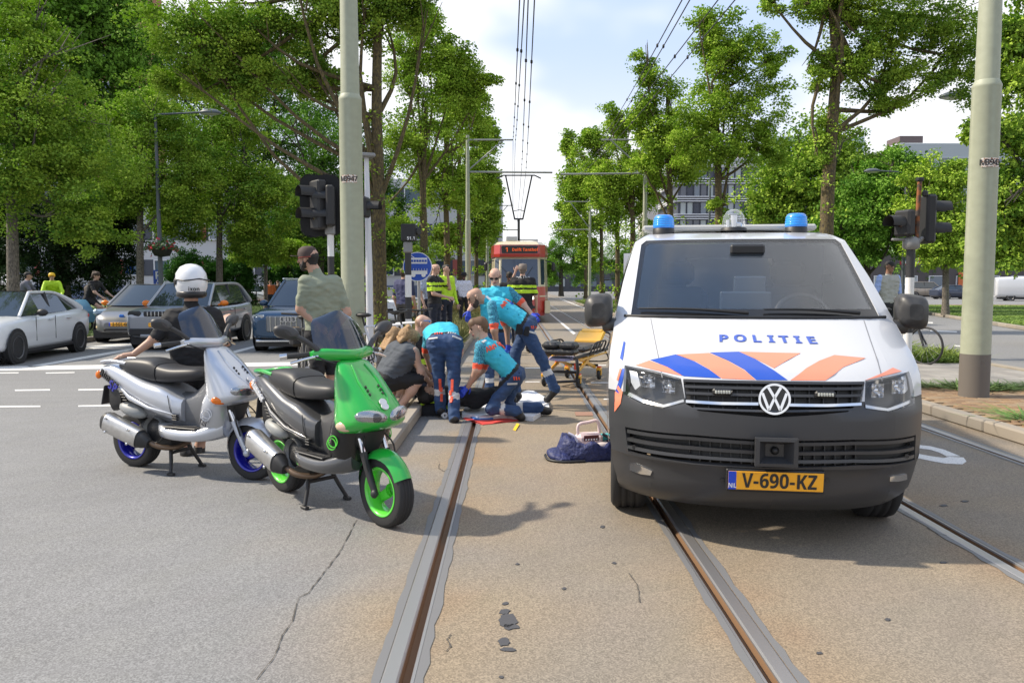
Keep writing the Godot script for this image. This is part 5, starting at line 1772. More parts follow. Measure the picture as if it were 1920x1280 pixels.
	X = Transform3D(Basis(), Vector3(0.0, 1.955, -0.92))
	st = S()
	lathe(st, [Vector2(0.10, -0.02), Vector2(0.10, 0.02), Vector2(0.09, 0.03)], 24, Transform3D(), 1, true)
	var dm := obj("camera_dome_base", st, black, o)
	st = S()
	lathe(st, [Vector2(0.090, 0.03), Vector2(0.088, 0.07), Vector2(0.078, 0.12), Vector2(0.055, 0.155), Vector2(0.025, 0.17), Vector2(0.001, 0.173)], 24)
	obj("clear_dome", st, glass("dome_glass", 0.8, 0.84, 0.9, 0.08), dm)
	st = S()
	tube(st, [Vector3(0, 0.03, 0), Vector3(0, 0.125, 0)], 0.026, 12)
	tube(st, [Vector3(-0.045, 0.03, 0), Vector3(-0.045, 0.09, 0)], 0.015, 10)
	box(st, Vector3(0.035, 0.05, 0), Vector3(0.05, 0.04, 0.05), 0.01)
	obj("camera", st, M("lamp_silver", 0.6, 0.61, 0.62, 0.2, 0.6), dm)
	X = Transform3D()

func sect(z: float, w: float, y0: float, y1: float, e := 0.6, n := 16, cx := 0.0) -> Array:   # rounded upright section at z
	var ring := []
	for j in n:
		var a := -TAU * j / n
		ring.append(Vector3(cx + signf(cos(a)) * pow(absf(cos(a)), e) * w, (y0 + y1) * 0.5 + signf(sin(a)) * pow(absf(sin(a)), e) * (y1 - y0) * 0.5, z))
	return ring
func plan(y: float, zf: float, zr: float, w: float, sharp := 0.55) -> Array:   # level ring: pointed nose, squarer back
	var ring := []
	for j in 20:
		var a := TAU * j / 20
		var c := cos(a)
		var zz := zf - (zf - zr) * (0.5 - 0.5 * c)
		var k := pow(absf(sin(a)), 0.75 if c > 0 else sharp)
		ring.append(Vector3(signf(sin(a)) * k * w, y, zz))
	return ring
func scooter(label: String, at: Vector3, yaw: float, pal: Dictionary) -> Node3D:
	var o := thing("scooter", label, "scooter", at, yaw, "scooters on their stands")
	var blk := M("sc_black", 0.02, 0.02, 0.021, 0.55)
	var seatm := M("sc_seat", 0.021, 0.021, 0.023, 0.5)
	var chrome := M("sc_chrome", 0.7, 0.7, 0.71, 0.18, 1.0)
	var main: Material = pal.main
	var side: Material = pal.side
	var low: Material = pal.low
	var st := S()
	# seat: two cushions
	rings(st, catmull_rings([sect(-0.12, 0.03, 0.855, 0.885), sect(-0.08, 0.09, 0.82, 0.905), sect(0.02, 0.125, 0.79, 0.925), sect(0.18, 0.14, 0.75, 0.935), sect(0.30, 0.145, 0.735, 0.925), sect(0.36, 0.145, 0.735, 0.895)]))
	var seat := obj("seat", st, seatm, o)
	st = S()
	rings(st, catmull_rings([sect(0.33, 0.135, 0.735, 0.90), sect(0.40, 0.142, 0.735, 0.882), sect(0.52, 0.145, 0.745, 0.868), sect(0.66, 0.14, 0.76, 0.872), sect(0.76, 0.12, 0.775, 0.87), sect(0.81, 0.085, 0.80, 0.85)]))
	obj("rider_cushion", st, seatm, seat)
	# tail panels
	st = S()
	rings(st, catmull_rings([sect(-0.36, 0.04, 0.77, 0.83), sect(-0.30, 0.09, 0.73, 0.85), sect(-0.15, 0.135, 0.675, 0.875), sect(0.05, 0.165, 0.59, 0.82, 0.5), sect(0.25, 0.185, 0.515, 0.755, 0.5), sect(0.42, 0.19, 0.465, 0.72, 0.5), sect(0.56, 0.175, 0.44, 0.66, 0.5), sect(0.64, 0.15, 0.43, 0.63, 0.5)]))
	var tail := obj("tail_panel", st, side, o)
	for s in [-1, 1]:
		# raised styling blade along the flank
		st = S()
		rings(st, [sect(-0.02, 0.006, 0.69, 0.71, 1.0, 8, s * 0.155), sect(0.12, 0.012, 0.59, 0.64, 1.0, 8, s * 0.183), sect(0.35, 0.012, 0.53, 0.56, 1.0, 8, s * 0.20), sect(0.58, 0.005, 0.50, 0.51, 1.0, 8, s * 0.178)])
		obj("flank_blade", st, pal.accent, tail)
	for s in [-1, 1]:
		for k in 4:
			st = S()
			box(st, Vector3(s * (0.172 - k * 0.001), 0.655 - k * 0.022, 0.03 + k * 0.012), Vector3(0.02, 0.012, 0.05), 0.004)
			obj("vent", st, blk, tail)
	# grab rail, rear light, indicator
	st = S()
	tube(st, catmull([Vector3(-0.11, 0.885, 0.02), Vector3(-0.11, 0.90, -0.14), Vector3(-0.085, 0.885, -0.28), Vector3(0, 0.865, -0.345), Vector3(0.085, 0.885, -0.28), Vector3(0.11, 0.90, -0.14), Vector3(0.11, 0.885, 0.02)], 4), 0.016, 8)
	obj("grab_rail", st, pal.rail, o)
	st = S()
	ball(st, Vector3(0, 0.79, -0.35), Vector3(0.07, 0.03, 0.03), Basis(), 12)
	obj("rear_light", st, M("red_lens", 0.4, 0.01, 0.01, 0.15), o)
	var amber := M("amber_lens", 0.75, 0.17, 0.01, 0.12)
	for s in [-1, 1]:
		st = S()
		ball(st, Vector3(s * 0.095, 0.775, -0.315), Vector3(0.02, 0.035, 0.03), Basis(), 10)
		obj("rear_indicator", st, amber, o)
		st = S()
		ball(st, Vector3(s * 0.206, 0.648, 1.085), Vector3(0.026, 0.034, 0.066), Basis(Vector3.UP, -s * 0.45), 12)
		obj("front_indicator", st, pal.blink, o)
	# plate holder and rear mudguard
	st = S()
	rings(st, [sect(-0.10, 0.07, 0.50, 0.70), sect(-0.22, 0.07, 0.46, 0.72), sect(-0.26, 0.05, 0.50, 0.70)])
	obj("rear_mudguard", st, blk, o)
	st = S()
	box(st, Vector3(0, 0.60, -0.30), Vector3(0.15, 0.17, 0.012), 0.004, Basis(Vector3.RIGHT, 0.25))
	obj("number_plate", st, M("sc_plate", 0.03, 0.03, 0.035, 0.5), o)
	# tunnel and footboards
	st = S()
	rings(st, catmull_rings([sect(0.22, 0.13, 0.42, 0.735), sect(0.45, 0.12, 0.40, 0.70), sect(0.60, 0.11, 0.38, 0.655), sect(0.74, 0.12, 0.36, 0.70), sect(0.86, 0.14, 0.36, 0.80), sect(0.93, 0.15, 0.36, 0.90)]))
	obj("tunnel", st, pal.tunnel, o)
	st = S()
	rings(st, catmull_rings([sect(0.36, 0.12, 0.33, 0.42, 0.4), sect(0.46, 0.20, 0.305, 0.415, 0.4), sect(0.60, 0.235, 0.295, 0.40, 0.4), sect(0.80, 0.235, 0.295, 0.40, 0.4), sect(0.95, 0.20, 0.31, 0.44, 0.4), sect(1.04, 0.13, 0.34, 0.48, 0.4)]))
	var fb := obj("footboard", st, low, o)
	for s in [-1, 1]:
		st = S()
		box(st, Vector3(s * 0.185, 0.407, 0.68), Vector3(0.08, 0.012, 0.34), 0.005)
		obj("foot_mat", st, blk, fb)
		for k in 3:
			st = S()
			box(st, Vector3(s * 0.172, 0.46 + k * 0.018, 0.60), Vector3(0.03, 0.010, 0.05), 0.003)
			obj("vent", st, blk, fb)
	# apron below the nose
	st = S()
	rings(st, [plan(0.34, 1.02, 0.78, 0.13), plan(0.42, 1.06, 0.80, 0.19), plan(0.52, 1.08, 0.82, 0.215), plan(0.62, 1.10, 0.85, 0.215), plan(0.68, 1.10, 0.87, 0.20)])
	var apron := obj("apron", st, pal.apron, o)
	# nose shield
	st = S()
	rings(st, [plan(0.60, 1.14, 0.90, 0.20), plan(0.635, 1.235, 0.89, 0.225), plan(0.67, 1.275, 0.88, 0.225), plan(0.72, 1.265, 0.87, 0.215), plan(0.78, 1.215, 0.86, 0.20), plan(0.85, 1.135, 0.855, 0.185), plan(0.92, 1.06, 0.85, 0.17), plan(0.98, 0.99, 0.845, 0.15), plan(1.03, 0.93, 0.84, 0.12), plan(1.045, 0.90, 0.85, 0.08)])
	var nose := obj("front_shield", st, main, o)
	st = S()
	for s in [-1, 1]:
		tube(st, [Vector3(s * 0.05, 1.02, 0.945), Vector3(s * 0.075, 0.92, 1.055), Vector3(s * 0.07, 0.82, 1.16), Vector3(s * 0.04, 0.755, 1.235)], [0.006, 0.010, 0.010, 0.004], 6)
	obj("shield_crease", st, main, nose)
	for s in [-1, 1]:
		for k in 3:
			st = S()
			box(st, Vector3(s * 0.05, 0.885 - k * 0.022, 1.098 + k * 0.022), Vector3(0.009, 0.02, 0.02), 0.003, Basis(Vector3.RIGHT, 0.8))
			obj("vent", st, blk, nose)
		# almond headlamps
		var hb := Basis(Vector3.UP, s * 0.42) * Basis(Vector3.BACK, s * 0.12)
		st = S()
		ball(st, Vector3(s * 0.104, 0.712, 1.228), Vector3(0.104, 0.044, 0.034), hb, 18)
		var hl := obj("headlight", st, M("sc_reflector", 0.34, 0.35, 0.37, 0.14, 0.85), nose)
		st = S()
		ball(st, Vector3(s * 0.088, 0.710, 1.262), Vector3(0.036, 0.03, 0.012), hb, 12)
		obj("bulb_shield", st, M("sc_bulb", 0.06, 0.06, 0.065, 0.1, 0.6), hl)
		st = S()
		ball(st, Vector3(s * 0.104, 0.712, 1.232), Vector3(0.110, 0.049, 0.037), hb, 18)
		obj("lens", st, glass("sc_lens", 0.8, 0.85, 0.9, 0.03), hl)
	for s in [-1, 1]:
		st = S()
		for k in 2: ringplate(st, 0.034, 0.040, -0.003, 0.003, 24, Transform3D(Basis(Vector3.UP, s * PI / 2 - s * 0.25), Vector3(s * 0.222, 0.54 - k * 0.018, 0.975 - k * 0.016)))
		obj("ring_mark", st, pal.mark, apron)
	# nose badge
	st = S()
	X = Transform3D(Basis(Vector3.RIGHT, -0.72), Vector3(0, 0.788, 1.218))
	plate(st, circle(0.026, 20, Vector2(0, 0.01)), -0.004, 0.006)
	plate(st, circle(0.026, 20, Vector2(0, -0.022)), -0.004, 0.0055)
	X = Transform3D()
	obj("badge", st, M("sc_badge", 0.65, 0.65, 0.66, 0.3), nose)
	# handlebar cowl, bars, levers, mirrors
	st = S()
	var cow := []
	for q in [[-0.24, 0.025, 1.06, 1.105, 0.76], [-0.17, 0.05, 1.045, 1.125, 0.79], [0.0, 0.085, 1.035, 1.12, 0.83], [0.17, 0.05, 1.045, 1.125, 0.79], [0.24, 0.025, 1.06, 1.105, 0.76]]:
		var ring := []
		for v in sect(0, q[1], q[2], q[3], 0.7, 14): ring.append(Vector3(q[0], v.y, q[4] + v.x))
		cow.append(ring)
	rings(st, catmull_rings(cow))
	obj("handlebar_cowl", st, main, o)
	for s in [-1, 1]:
		st = S()
		tube(st, [Vector3(s * 0.22, 1.085, 0.74), Vector3(s * 0.355, 1.075, 0.66)], 0.019, 10)
		var grip := obj("grip", st, blk, o)
		st = S()
		tube(st, [Vector3(s * 0.355, 1.075, 0.66), Vector3(s * 0.395, 1.072, 0.637)], 0.02, 10)
		obj("bar_end", st, chrome, grip)
		st = S()
		tube(st, [Vector3(s * 0.21, 1.075, 0.80), Vector3(s * 0.29, 1.06, 0.775), Vector3(s * 0.375, 1.035, 0.735)], [0.012, 0.010, 0.009], 8)
		obj("brake_lever", st, chrome, o)
		st = S()
		tube(st, catmull([Vector3(s * 0.20, 1.11, 0.79), Vector3(s * 0.26, 1.165, 0.76), Vector3(s * 0.34, 1.215, 0.73)], 4), [0.018, 0.018, 0.018, 0.018, 0.018, 0.018, 0.018, 0.018, 0.02], 8)
		var mr := []
		for q in [[0.025, 0.3], [0.015, 0.8], [-0.01, 1.0], [-0.03, 0.95]]:
			var ring := []
			for j in 18:
				var a := TAU * j / 18
				ring.append(Vector3(s * 0.385, 1.235, 0.72) + Basis(Vector3.UP, s * 0.25) * Vector3(cos(a) * 0.085 * q[1], sin(a) * 0.048 * q[1] + cos(a) * 0.02 * s, q[0]))
			mr.append(ring)
		rings(st, mr)
		var mirror := obj("mirror", st, M("sc_mirror", 0.035, 0.035, 0.037, 0.5), o)
		st = S()
		X = Transform3D(Basis(Vector3.UP, s * 0.25), Vector3(s * 0.385, 1.235, 0.72))
		plate(st, PackedVector2Array(circle(0.07, 16)), -0.034, -0.031, Transform3D(Basis.from_scale(Vector3(1.1, 0.58, 1)), Vector3.ZERO))
		X = Transform3D()
		obj("mirror_glass", st, chrome, mirror)
	# tinted screen
	st = S()
	var scr := []
	for i in 9:
		var t := i / 8.0
		var ring := []
		for j in 17:
			var u := (j - 8) / 8.0
			var w := lerpf(0.21, 0.165, t * t) * (1.0 if t < 0.75 else sqrt(maxf(0.05, 1.0 - pow((t - 0.75) / 0.27, 2.0))))
			ring.append(Vector3(u * w, 1.085 + 0.285 * t - 0.03 * u * u * t + 0.015 * u * u * (1.0 - t), lerpf(0.90, 0.73, t) - 0.13 * u * u * (1.0 - 0.3 * t) - 0.03 * sin(PI * t) * 0.0))
		scr.append(ring)
	rings(st, scr, false, 1, false)
	var sm := glass("sc_screen", 0.006, 0.010, 0.026, 0.90)
	var so := obj("windscreen", st, sm, o)
	so.set_meta("label", "smoked windscreen")
	# front wheel, fork, mudguard
	var fw := Vector3(0, 0.227, 1.237)
	wheel(o, fw, 0.227, 0.115, 0.158, 3, pal.rim, -1, 0.07, 0.01)
	wheel(o, Vector3(0, 0.227, 0.0), 0.227, 0.125, 0.158, 3, pal.rim, -1, 0.07, 0.01)
	for s in [-1, 1]:
		st = S()
		tube(st, [Vector3(s * 0.09, 0.66, 1.03), Vector3(s * 0.09, 0.44, 1.135)], 0.016, 10)
		obj("fork_stanchion", st, chrome, o)
		st = S()
		tube(st, [Vector3(s * 0.09, 0.47, 1.12), Vector3(s * 0.09, 0.30, 1.20), Vector3(s * 0.088, 0.215, 1.245)], [0.026, 0.024, 0.02], 10)
		ball(st, Vector3(s * 0.095, 0.225, 1.238), Vector3(0.022, 0.03, 0.03), Basis(), 10)
		obj("fork_leg", st, pal.fork, o)
	st = S()
	var fr := []
	for i in 15:
		var a := deg_to_rad(lerpf(200.0, 28.0, i / 14.0))
		var ring := []
		var r := 0.255 + 0.02 * sin(PI * i / 14.0)
		var w := 0.085 * (0.55 + 0.45 * sin(PI * clampf(i / 14.0, 0.12, 0.80)))
		for j in 9:
			var u := (j - 4) / 4.0
			var rr := r - 0.055 * u * u
			ring.append(fw + Vector3(u * w, sin(a) * rr, cos(a) * rr))
		fr.append(ring)
	rings(st, fr, false, 1, false)
	obj("front_mudguard", st, main, o)
	st = S()
	tube(st, [Vector3(0, 0.64, 1.0), Vector3(0, 0.50, 1.06)], 0.05, 10)
	rings(st, [plan(0.46, 1.10, 0.86, 0.10), plan(0.60, 1.15, 0.86, 0.14)], true)
	obj("steering_head", st, blk, o)
	for s in [-1, 1]:
		st = S()
		tube(st, catmull([Vector3(s * 0.23, 1.075, 0.80), Vector3(s * 0.17, 1.04, 0.88), Vector3(s * 0.09, 1.02, 0.87)], 4), 0.006, 6)
		tube(st, catmull([Vector3(s * 0.06, 0.60, 1.10), Vector3(s * 0.12, 0.50, 1.16), Vector3(s * 0.105, 0.36, 1.19)], 4), 0.006, 6)
		obj("cable", st, blk, o)
		# shut lines of the rear bodywork
		st = S()
		tube(st, [Vector3(s * 0.176, 0.655, 0.53), Vector3(s * 0.184, 0.56, 0.555), Vector3(s * 0.165, 0.46, 0.57)], 0.003, 5)
		tube(st, [Vector3(s * 0.15, 0.425, 0.56), Vector3(s * 0.205, 0.415, 0.62), Vector3(s * 0.21, 0.43, 0.86)], 0.003, 5)
		obj("panel_gap", st, blk, tail)
	# engine, transmission cover, silencer
	st = S()
	rings(st, catmull_rings([sect(-0.05, 0.06, 0.18, 0.30, 0.7, 14, 0.05), sect(0.10, 0.10, 0.17, 0.40, 0.7, 14, 0.02), sect(0.30, 0.13, 0.18, 0.46, 0.7, 14), sect(0.48, 0.12, 0.22, 0.42, 0.7, 14)]))
	obj("engine", st, blk, o)
	st = S()
	X = Transform3D(Basis(Vector3.FORWARD, PI / 2), Vector3(-0.12, 0.355, 0.335))
	lathe(st, [Vector2(0.105, -0.03), Vector2(0.10, 0.035), Vector2(0.085, 0.05), Vector2(0.03, 0.055), Vector2(0.001, 0.055)], 24)
	X = Transform3D()
	obj("engine_cover", st, M("cast_alloy", 0.42, 0.43, 0.43, 0.4, 0.6), o)
	st = S()
	X = Transform3D(Basis(Vector3.RIGHT, 0.25), Vector3(-0.12, 0.50, 0.10))
	ball(st, Vector3.ZERO, Vector3(0.07, 0.055, 0.15), Basis(), 14)
	X = Transform3D()
	obj("air_filter", st, M("filter_grey", 0.24, 0.25, 0.25, 0.5), o)
	var mp := func(z: float, r: float, y: float) -> Array:
		var ring := []
		for v in sect(0, r * 0.8, -r, r, 0.75, 16): ring.append(Vector3(-0.215 + v.x, y + v.y * 0.95, z + v.y * 0.30))
		return ring
	st = S()
	rings(st, [mp.call(-0.075, 0.086, 0.405), mp.call(0.265, 0.080, 0.29)])
	var muf := obj("silencer", st, rough_surface("brushed", noise_tex(0.01, lin(0.50, 0.49, 0.47), lin(0.62, 0.61, 0.59)), null, 2.0, 0.32) if not mats.has("brushed") else mats["brushed"], o)
	(mats["brushed"] as StandardMaterial3D).metallic = 0.9
	st = S()
	rings(st, [mp.call(-0.13, 0.05, 0.425), mp.call(-0.105, 0.076, 0.415), mp.call(-0.076, 0.080, 0.405)])
	obj("silencer_cap", st, blk, muf)
	st = S()
	rings(st, [mp.call(0.262, 0.074, 0.29), mp.call(0.31, 0.062, 0.275), mp.call(0.36, 0.035, 0.255)])
	obj("silencer_cap", st, blk, muf)
	for q in [[-0.035, 0.45], [-0.05, 0.335], [0.20, 0.37], [0.185, 0.255]]:
		st = S()
		ball(st, Vector3(-0.283, q[1], q[0]), Vector3(0.008, 0.012, 0.012), Basis(), 8)
		obj("bolt", st, chrome, muf)
	st = S()
	tube(st, catmull([Vector3(-0.20, 0.262, 0.35), Vector3(-0.17, 0.225, 0.44), Vector3(-0.08, 0.215, 0.52), Vector3(0.02, 0.25, 0.55)], 4), 0.022, 8)
	obj("exhaust_pipe", st, M("heat_pipe", 0.16, 0.11, 0.075, 0.4, 0.7), muf)
	# centre stand
	for s in [-1, 1]:
		st = S()
		tube(st, [Vector3(s * 0.09, 0.215, 0.46), Vector3(s * 0.13, 0.11, 0.50), Vector3(s * 0.17, 0.022, 0.53)], [0.016, 0.015, 0.014], 8)
		box(st, Vector3(s * 0.172, 0.012, 0.535), Vector3(0.035, 0.022, 0.07), 0.006)
		obj("stand_leg", st, blk, o)
	st = S()
	tube(st, [Vector3(-0.11, 0.17, 0.48), Vector3(0.11, 0.17, 0.48)], 0.014, 8)
	tube(st, [Vector3(0.10, 0.42, 0.08), Vector3(0.10, 0.62, 0.02)], 0.03, 10)
	obj("stand_bar", st, blk, o)
	return o
func catmull_rings(rs: Array, steps := 3) -> Array:
	var out := []
	var n: int = rs[0].size()
	var lines := []
	for j in n:
		var p := []
		for r in rs: p.append(r[j])
		lines.append(catmull(p, steps))
	for i in lines[0].size():
		var ring := []
		for j in n: ring.append(lines[j][i])
		out.append(ring)
	return out
func scooters() -> void:
	var silver := paint("sc_silver", 0.50, 0.52, 0.56, 0.32, 0.55)
	var green := paint("sc_green", 0.012, 0.36, 0.035, 0.3)
	var graph := paint("sc_graphite", 0.075, 0.076, 0.08, 0.34, 0.4)
	var lime := paint("sc_lime", 0.10, 0.62, 0.05, 0.35)
	var navy := paint("sc_rim_blue", 0.006, 0.008, 0.30, 0.3, 0.3)
	var wmark := M("sc_mark", 0.62, 0.63, 0.66, 0.5)
	var a := scooter("silver scooter with dark blue wheels standing left of the green one", Vector3(-3.19, 0, -6.64), deg_to_rad(68.0), {"main": silver, "side": silver, "low": silver, "tunnel": M("sc_tunnel_grey", 0.15, 0.155, 0.165, 0.4, 0.3), "apron": silver, "rail": silver, "accent": silver, "blink": M("amber_lens", 0.75, 0.17, 0.01, 0.12), "rim": navy, "fork": M("fork_silver", 0.45, 0.48, 0.54, 0.35, 0.5), "mark": wmark})
	var b := scooter("green scooter with lime wheels and smoked screen on its stand", Vector3(-1.69, 0, -5.83), deg_to_rad(45.7), {"main": green, "side": graph, "low": graph, "tunnel": M("sc_tunnel", 0.05, 0.05, 0.052, 0.5), "apron": M("sc_apron", 0.012, 0.012, 0.013, 0.25), "rail": green, "accent": graph, "blink": M("blink_clear", 0.62, 0.45, 0.32, 0.15), "rim": lime, "fork": M("sc_black", 0.02, 0.02, 0.021, 0.55), "mark": lime})
	for q in [[a, "Runner", 0.055, M("ink", 0.02, 0.02, 0.02, 0.6), Vector3(-0.150, 0.755, -0.13)], [a, "SP", 0.075, navy, Vector3(-0.166, 0.695, -0.07)], [b, "Runner", 0.055, wmark, Vector3(-0.150, 0.755, -0.13)], [a, "125", 0.04, M("ink_grey", 0.12, 0.12, 0.13, 0.6), Vector3(-0.226, 0.47, 0.93)]]:
		text_part("lettering", q[1], q[2], q[3], q[0], Transform3D(Basis(Vector3.UP, -PI / 2 - 0.14) * Basis(Vector3.RIGHT, -0.1) * Basis(Vector3.BACK, -0.42), q[4]), 0.012)

func car(called: String, label: String, category: String, at: Vector3, yaw: float, c: Dictionary) -> Node3D:
	# c: w half width, body [[z, half width, bottom, top]], cab [[z, half width low, y low, half width top, y top]] (windscreen foot, roof front, roof rear, rear foot), ax axle z, r wheel radius
	var o := thing(called, label, category, at, yaw)
	var pm: Material = c.paint
	var dark := M("car_trim", 0.018, 0.018, 0.02, 0.5)
	var glas := M("car_glass", 0.025, 0.032, 0.036, 0.04)
	glas.metallic_specular = 0.9
	var st := S()
	var rs := []
	for b in c.body: rs.append(sect(b[0], b[1], b[2], b[3], 0.34, 24))
	rings(st, catmull_rings(rs, 3))
	obj("body", st, pm, o)
	st = S()
	box(st, Vector3(0, 0.24, 0), Vector3(c.w * 1.7, 0.2, c.body[-1][0] * 2.0 - 0.3))
	obj("underbody", st, dark, o)
	var f: Array = c.cab[0]; var a: Array = c.cab[1]; var b2: Array = c.cab[2]; var e: Array = c.cab[3]
	var ring4 := func(q: Array) -> Array: return [Vector3(-q[1], q[2], q[0]), Vector3(-q[3], q[4], q[0]), Vector3(q[3], q[4], q[0]), Vector3(q[1], q[2], q[0])]
	var rf: Array = ring4.call(f); var ra: Array = ring4.call(a); var rb: Array = ring4.call(b2); var re: Array = ring4.call(e)
	# windscreen and rear screen bowed, side windows flat
	for q in [["windscreen", rf, ra, 1.0], ["rear_window", re, rb, -1.0]]:
		st = S()
		st.set_smooth_group(1)
		for i in 8:
			for j in 4:
				var g := []
				for k in [[0, 0], [1, 0], [1, 1], [0, 1]]:
					var u: float = (i + k[0]) / 8.0
					var v: float = (j + k[1]) / 4.0
					var p: Vector3 = q[1][0].lerp(q[1][3], u).lerp(q[2][1].lerp(q[2][2], u), v)
					var bow: float = 1.0 - pow(2.0 * u - 1.0, 2.0)
					p.z += q[3] * bow * lerpf(0.16, 0.08, v)
					p.y += bow * 0.02 * v
					g.append(p)
				_face(st, g[0], g[1], g[2], g[3], Vector3(0, 0.5, q[3]))
		obj(q[0], st, glas, o)
	for s in [0, 1]:
		var i0: int = [0, 3][s]
		var i1: int = [1, 2][s]
		st = S()
		_face(st, rf[i0], ra[i0], ra[i1], ra[i1], Vector3([-1, 1][s], 0, 0))
		_face(st, ra[i0], rb[i0], rb[i1], ra[i1], Vector3([-1, 1][s], 0, 0))
		_face(st, rb[i0], re[i0], rb[i1], rb[i1], Vector3([-1, 1][s], 0, 0))
		obj("side_window", st, glas, o)
		st = S()
		tube(st, [rf[i0], ra[i1]], 0.035, 6)
		tube(st, catmull([ra[i1], ra[i1].lerp(rb[i1], 0.5) + Vector3(0, 0.015, 0), rb[i1], rb[i1].lerp(re[i0], 0.6) + Vector3(0, 0.03, 0), re[i0]], 3), [0.035, 0.035, 0.035, 0.035, 0.035, 0.035, 0.04, 0.05, 0.06, 0.07, 0.08, 0.09, 0.09], 8)
		obj("pillar", st, pm, o)
		st = S()
		var mz: float = lerpf(a[0], b2[0], 0.45)
		var low := Vector3(rf[i0].x, a[2], mz)
		var hi := Vector3(ra[i1].x, a[4], mz - 0.08)
		tube(st, [low, hi], 0.035, 6)
		obj("middle_pillar", st, dark, o)
		var sx: float = [-1.0, 1.0][s]
		st = S()
		ball(st, Vector3(sx * (c.w + 0.09), f[2] + 0.06, f[0] - 0.42), Vector3(0.11, 0.075, 0.07), Basis(), 12)
		tube(st, [Vector3(sx * (c.w - 0.06), f[2] + 0.02, f[0] - 0.42), Vector3(sx * (c.w + 0.04), f[2] + 0.04, f[0] - 0.42)], 0.025, 6)
		obj("mirror", st, c.get("mirror", pm), o)
		for k in 2:
			st = S()
			box(st, Vector3(sx * (c.w + 0.012), c.belt - 0.12, lerpf(f[0], b2[0], 0.42 + 0.42 * k) - 0.15), Vector3(0.035, 0.03, 0.2), 0.012)
			obj("door_handle", st, pm, o)
			st = S()
			box(st, Vector3(sx * (c.w - 0.001), (c.belt + 0.3) * 0.5 + 0.02, lerpf(f[0] - 0.3, b2[0], 0.03 + 0.5 * k)), Vector3(0.008, c.belt - 0.45, 0.010))
			obj("door_gap", st, dark, o)
		for z in c.ax:
			st = S()
			plate(st, circle(c.r + 0.055, 24), -0.006, 0.006, Transform3D(Basis(Vector3.UP, PI / 2), Vector3(sx * (c.w + 0.002), c.r + 0.005, z)))
			obj("wheel_arch", st, c.get("arch", dark), o)
			wheel(o, Vector3(sx * (c.w - 0.085), c.r, z), c.r, 0.22, c.r * 0.70, c.get("spokes", 5), c.get("rim", M("alloy", 0.35, 0.35, 0.36, 0.35, 0.8)), int(sx), 0.07)
	st = S()
	var roof := []
	for t in 5:
		var ring := []
		for j in 9:
			var u := j / 8.0
			var p: Vector3 = ra[1].lerp(ra[2], u).lerp(rb[1].lerp(rb[2], u), t / 4.0)
			p.y += 0.035 * (1.0 - pow(2.0 * u - 1.0, 2.0)) + 0.02 * sin(PI * t / 4.0)
			ring.append(p)
		roof.append(ring)
	rings(st, roof, false, 1, false)
	obj("roof", st, c.get("roof", pm), o)
	for d in c.get("bits", []):   # [name, x, y, z, w, h, depth, material, yaw, mirrored]
		for s in ([1, -1] if d[9] else [1]):
			st = S()
			box(st, Vector3(d[1] * s, d[2], d[3]), Vector3(d[4], d[5], d[6]), min(d[5], d[4]) * 0.3, Basis(Vector3.UP, d[8] * s))
			obj(d[0], st, d[7], o)
	return o
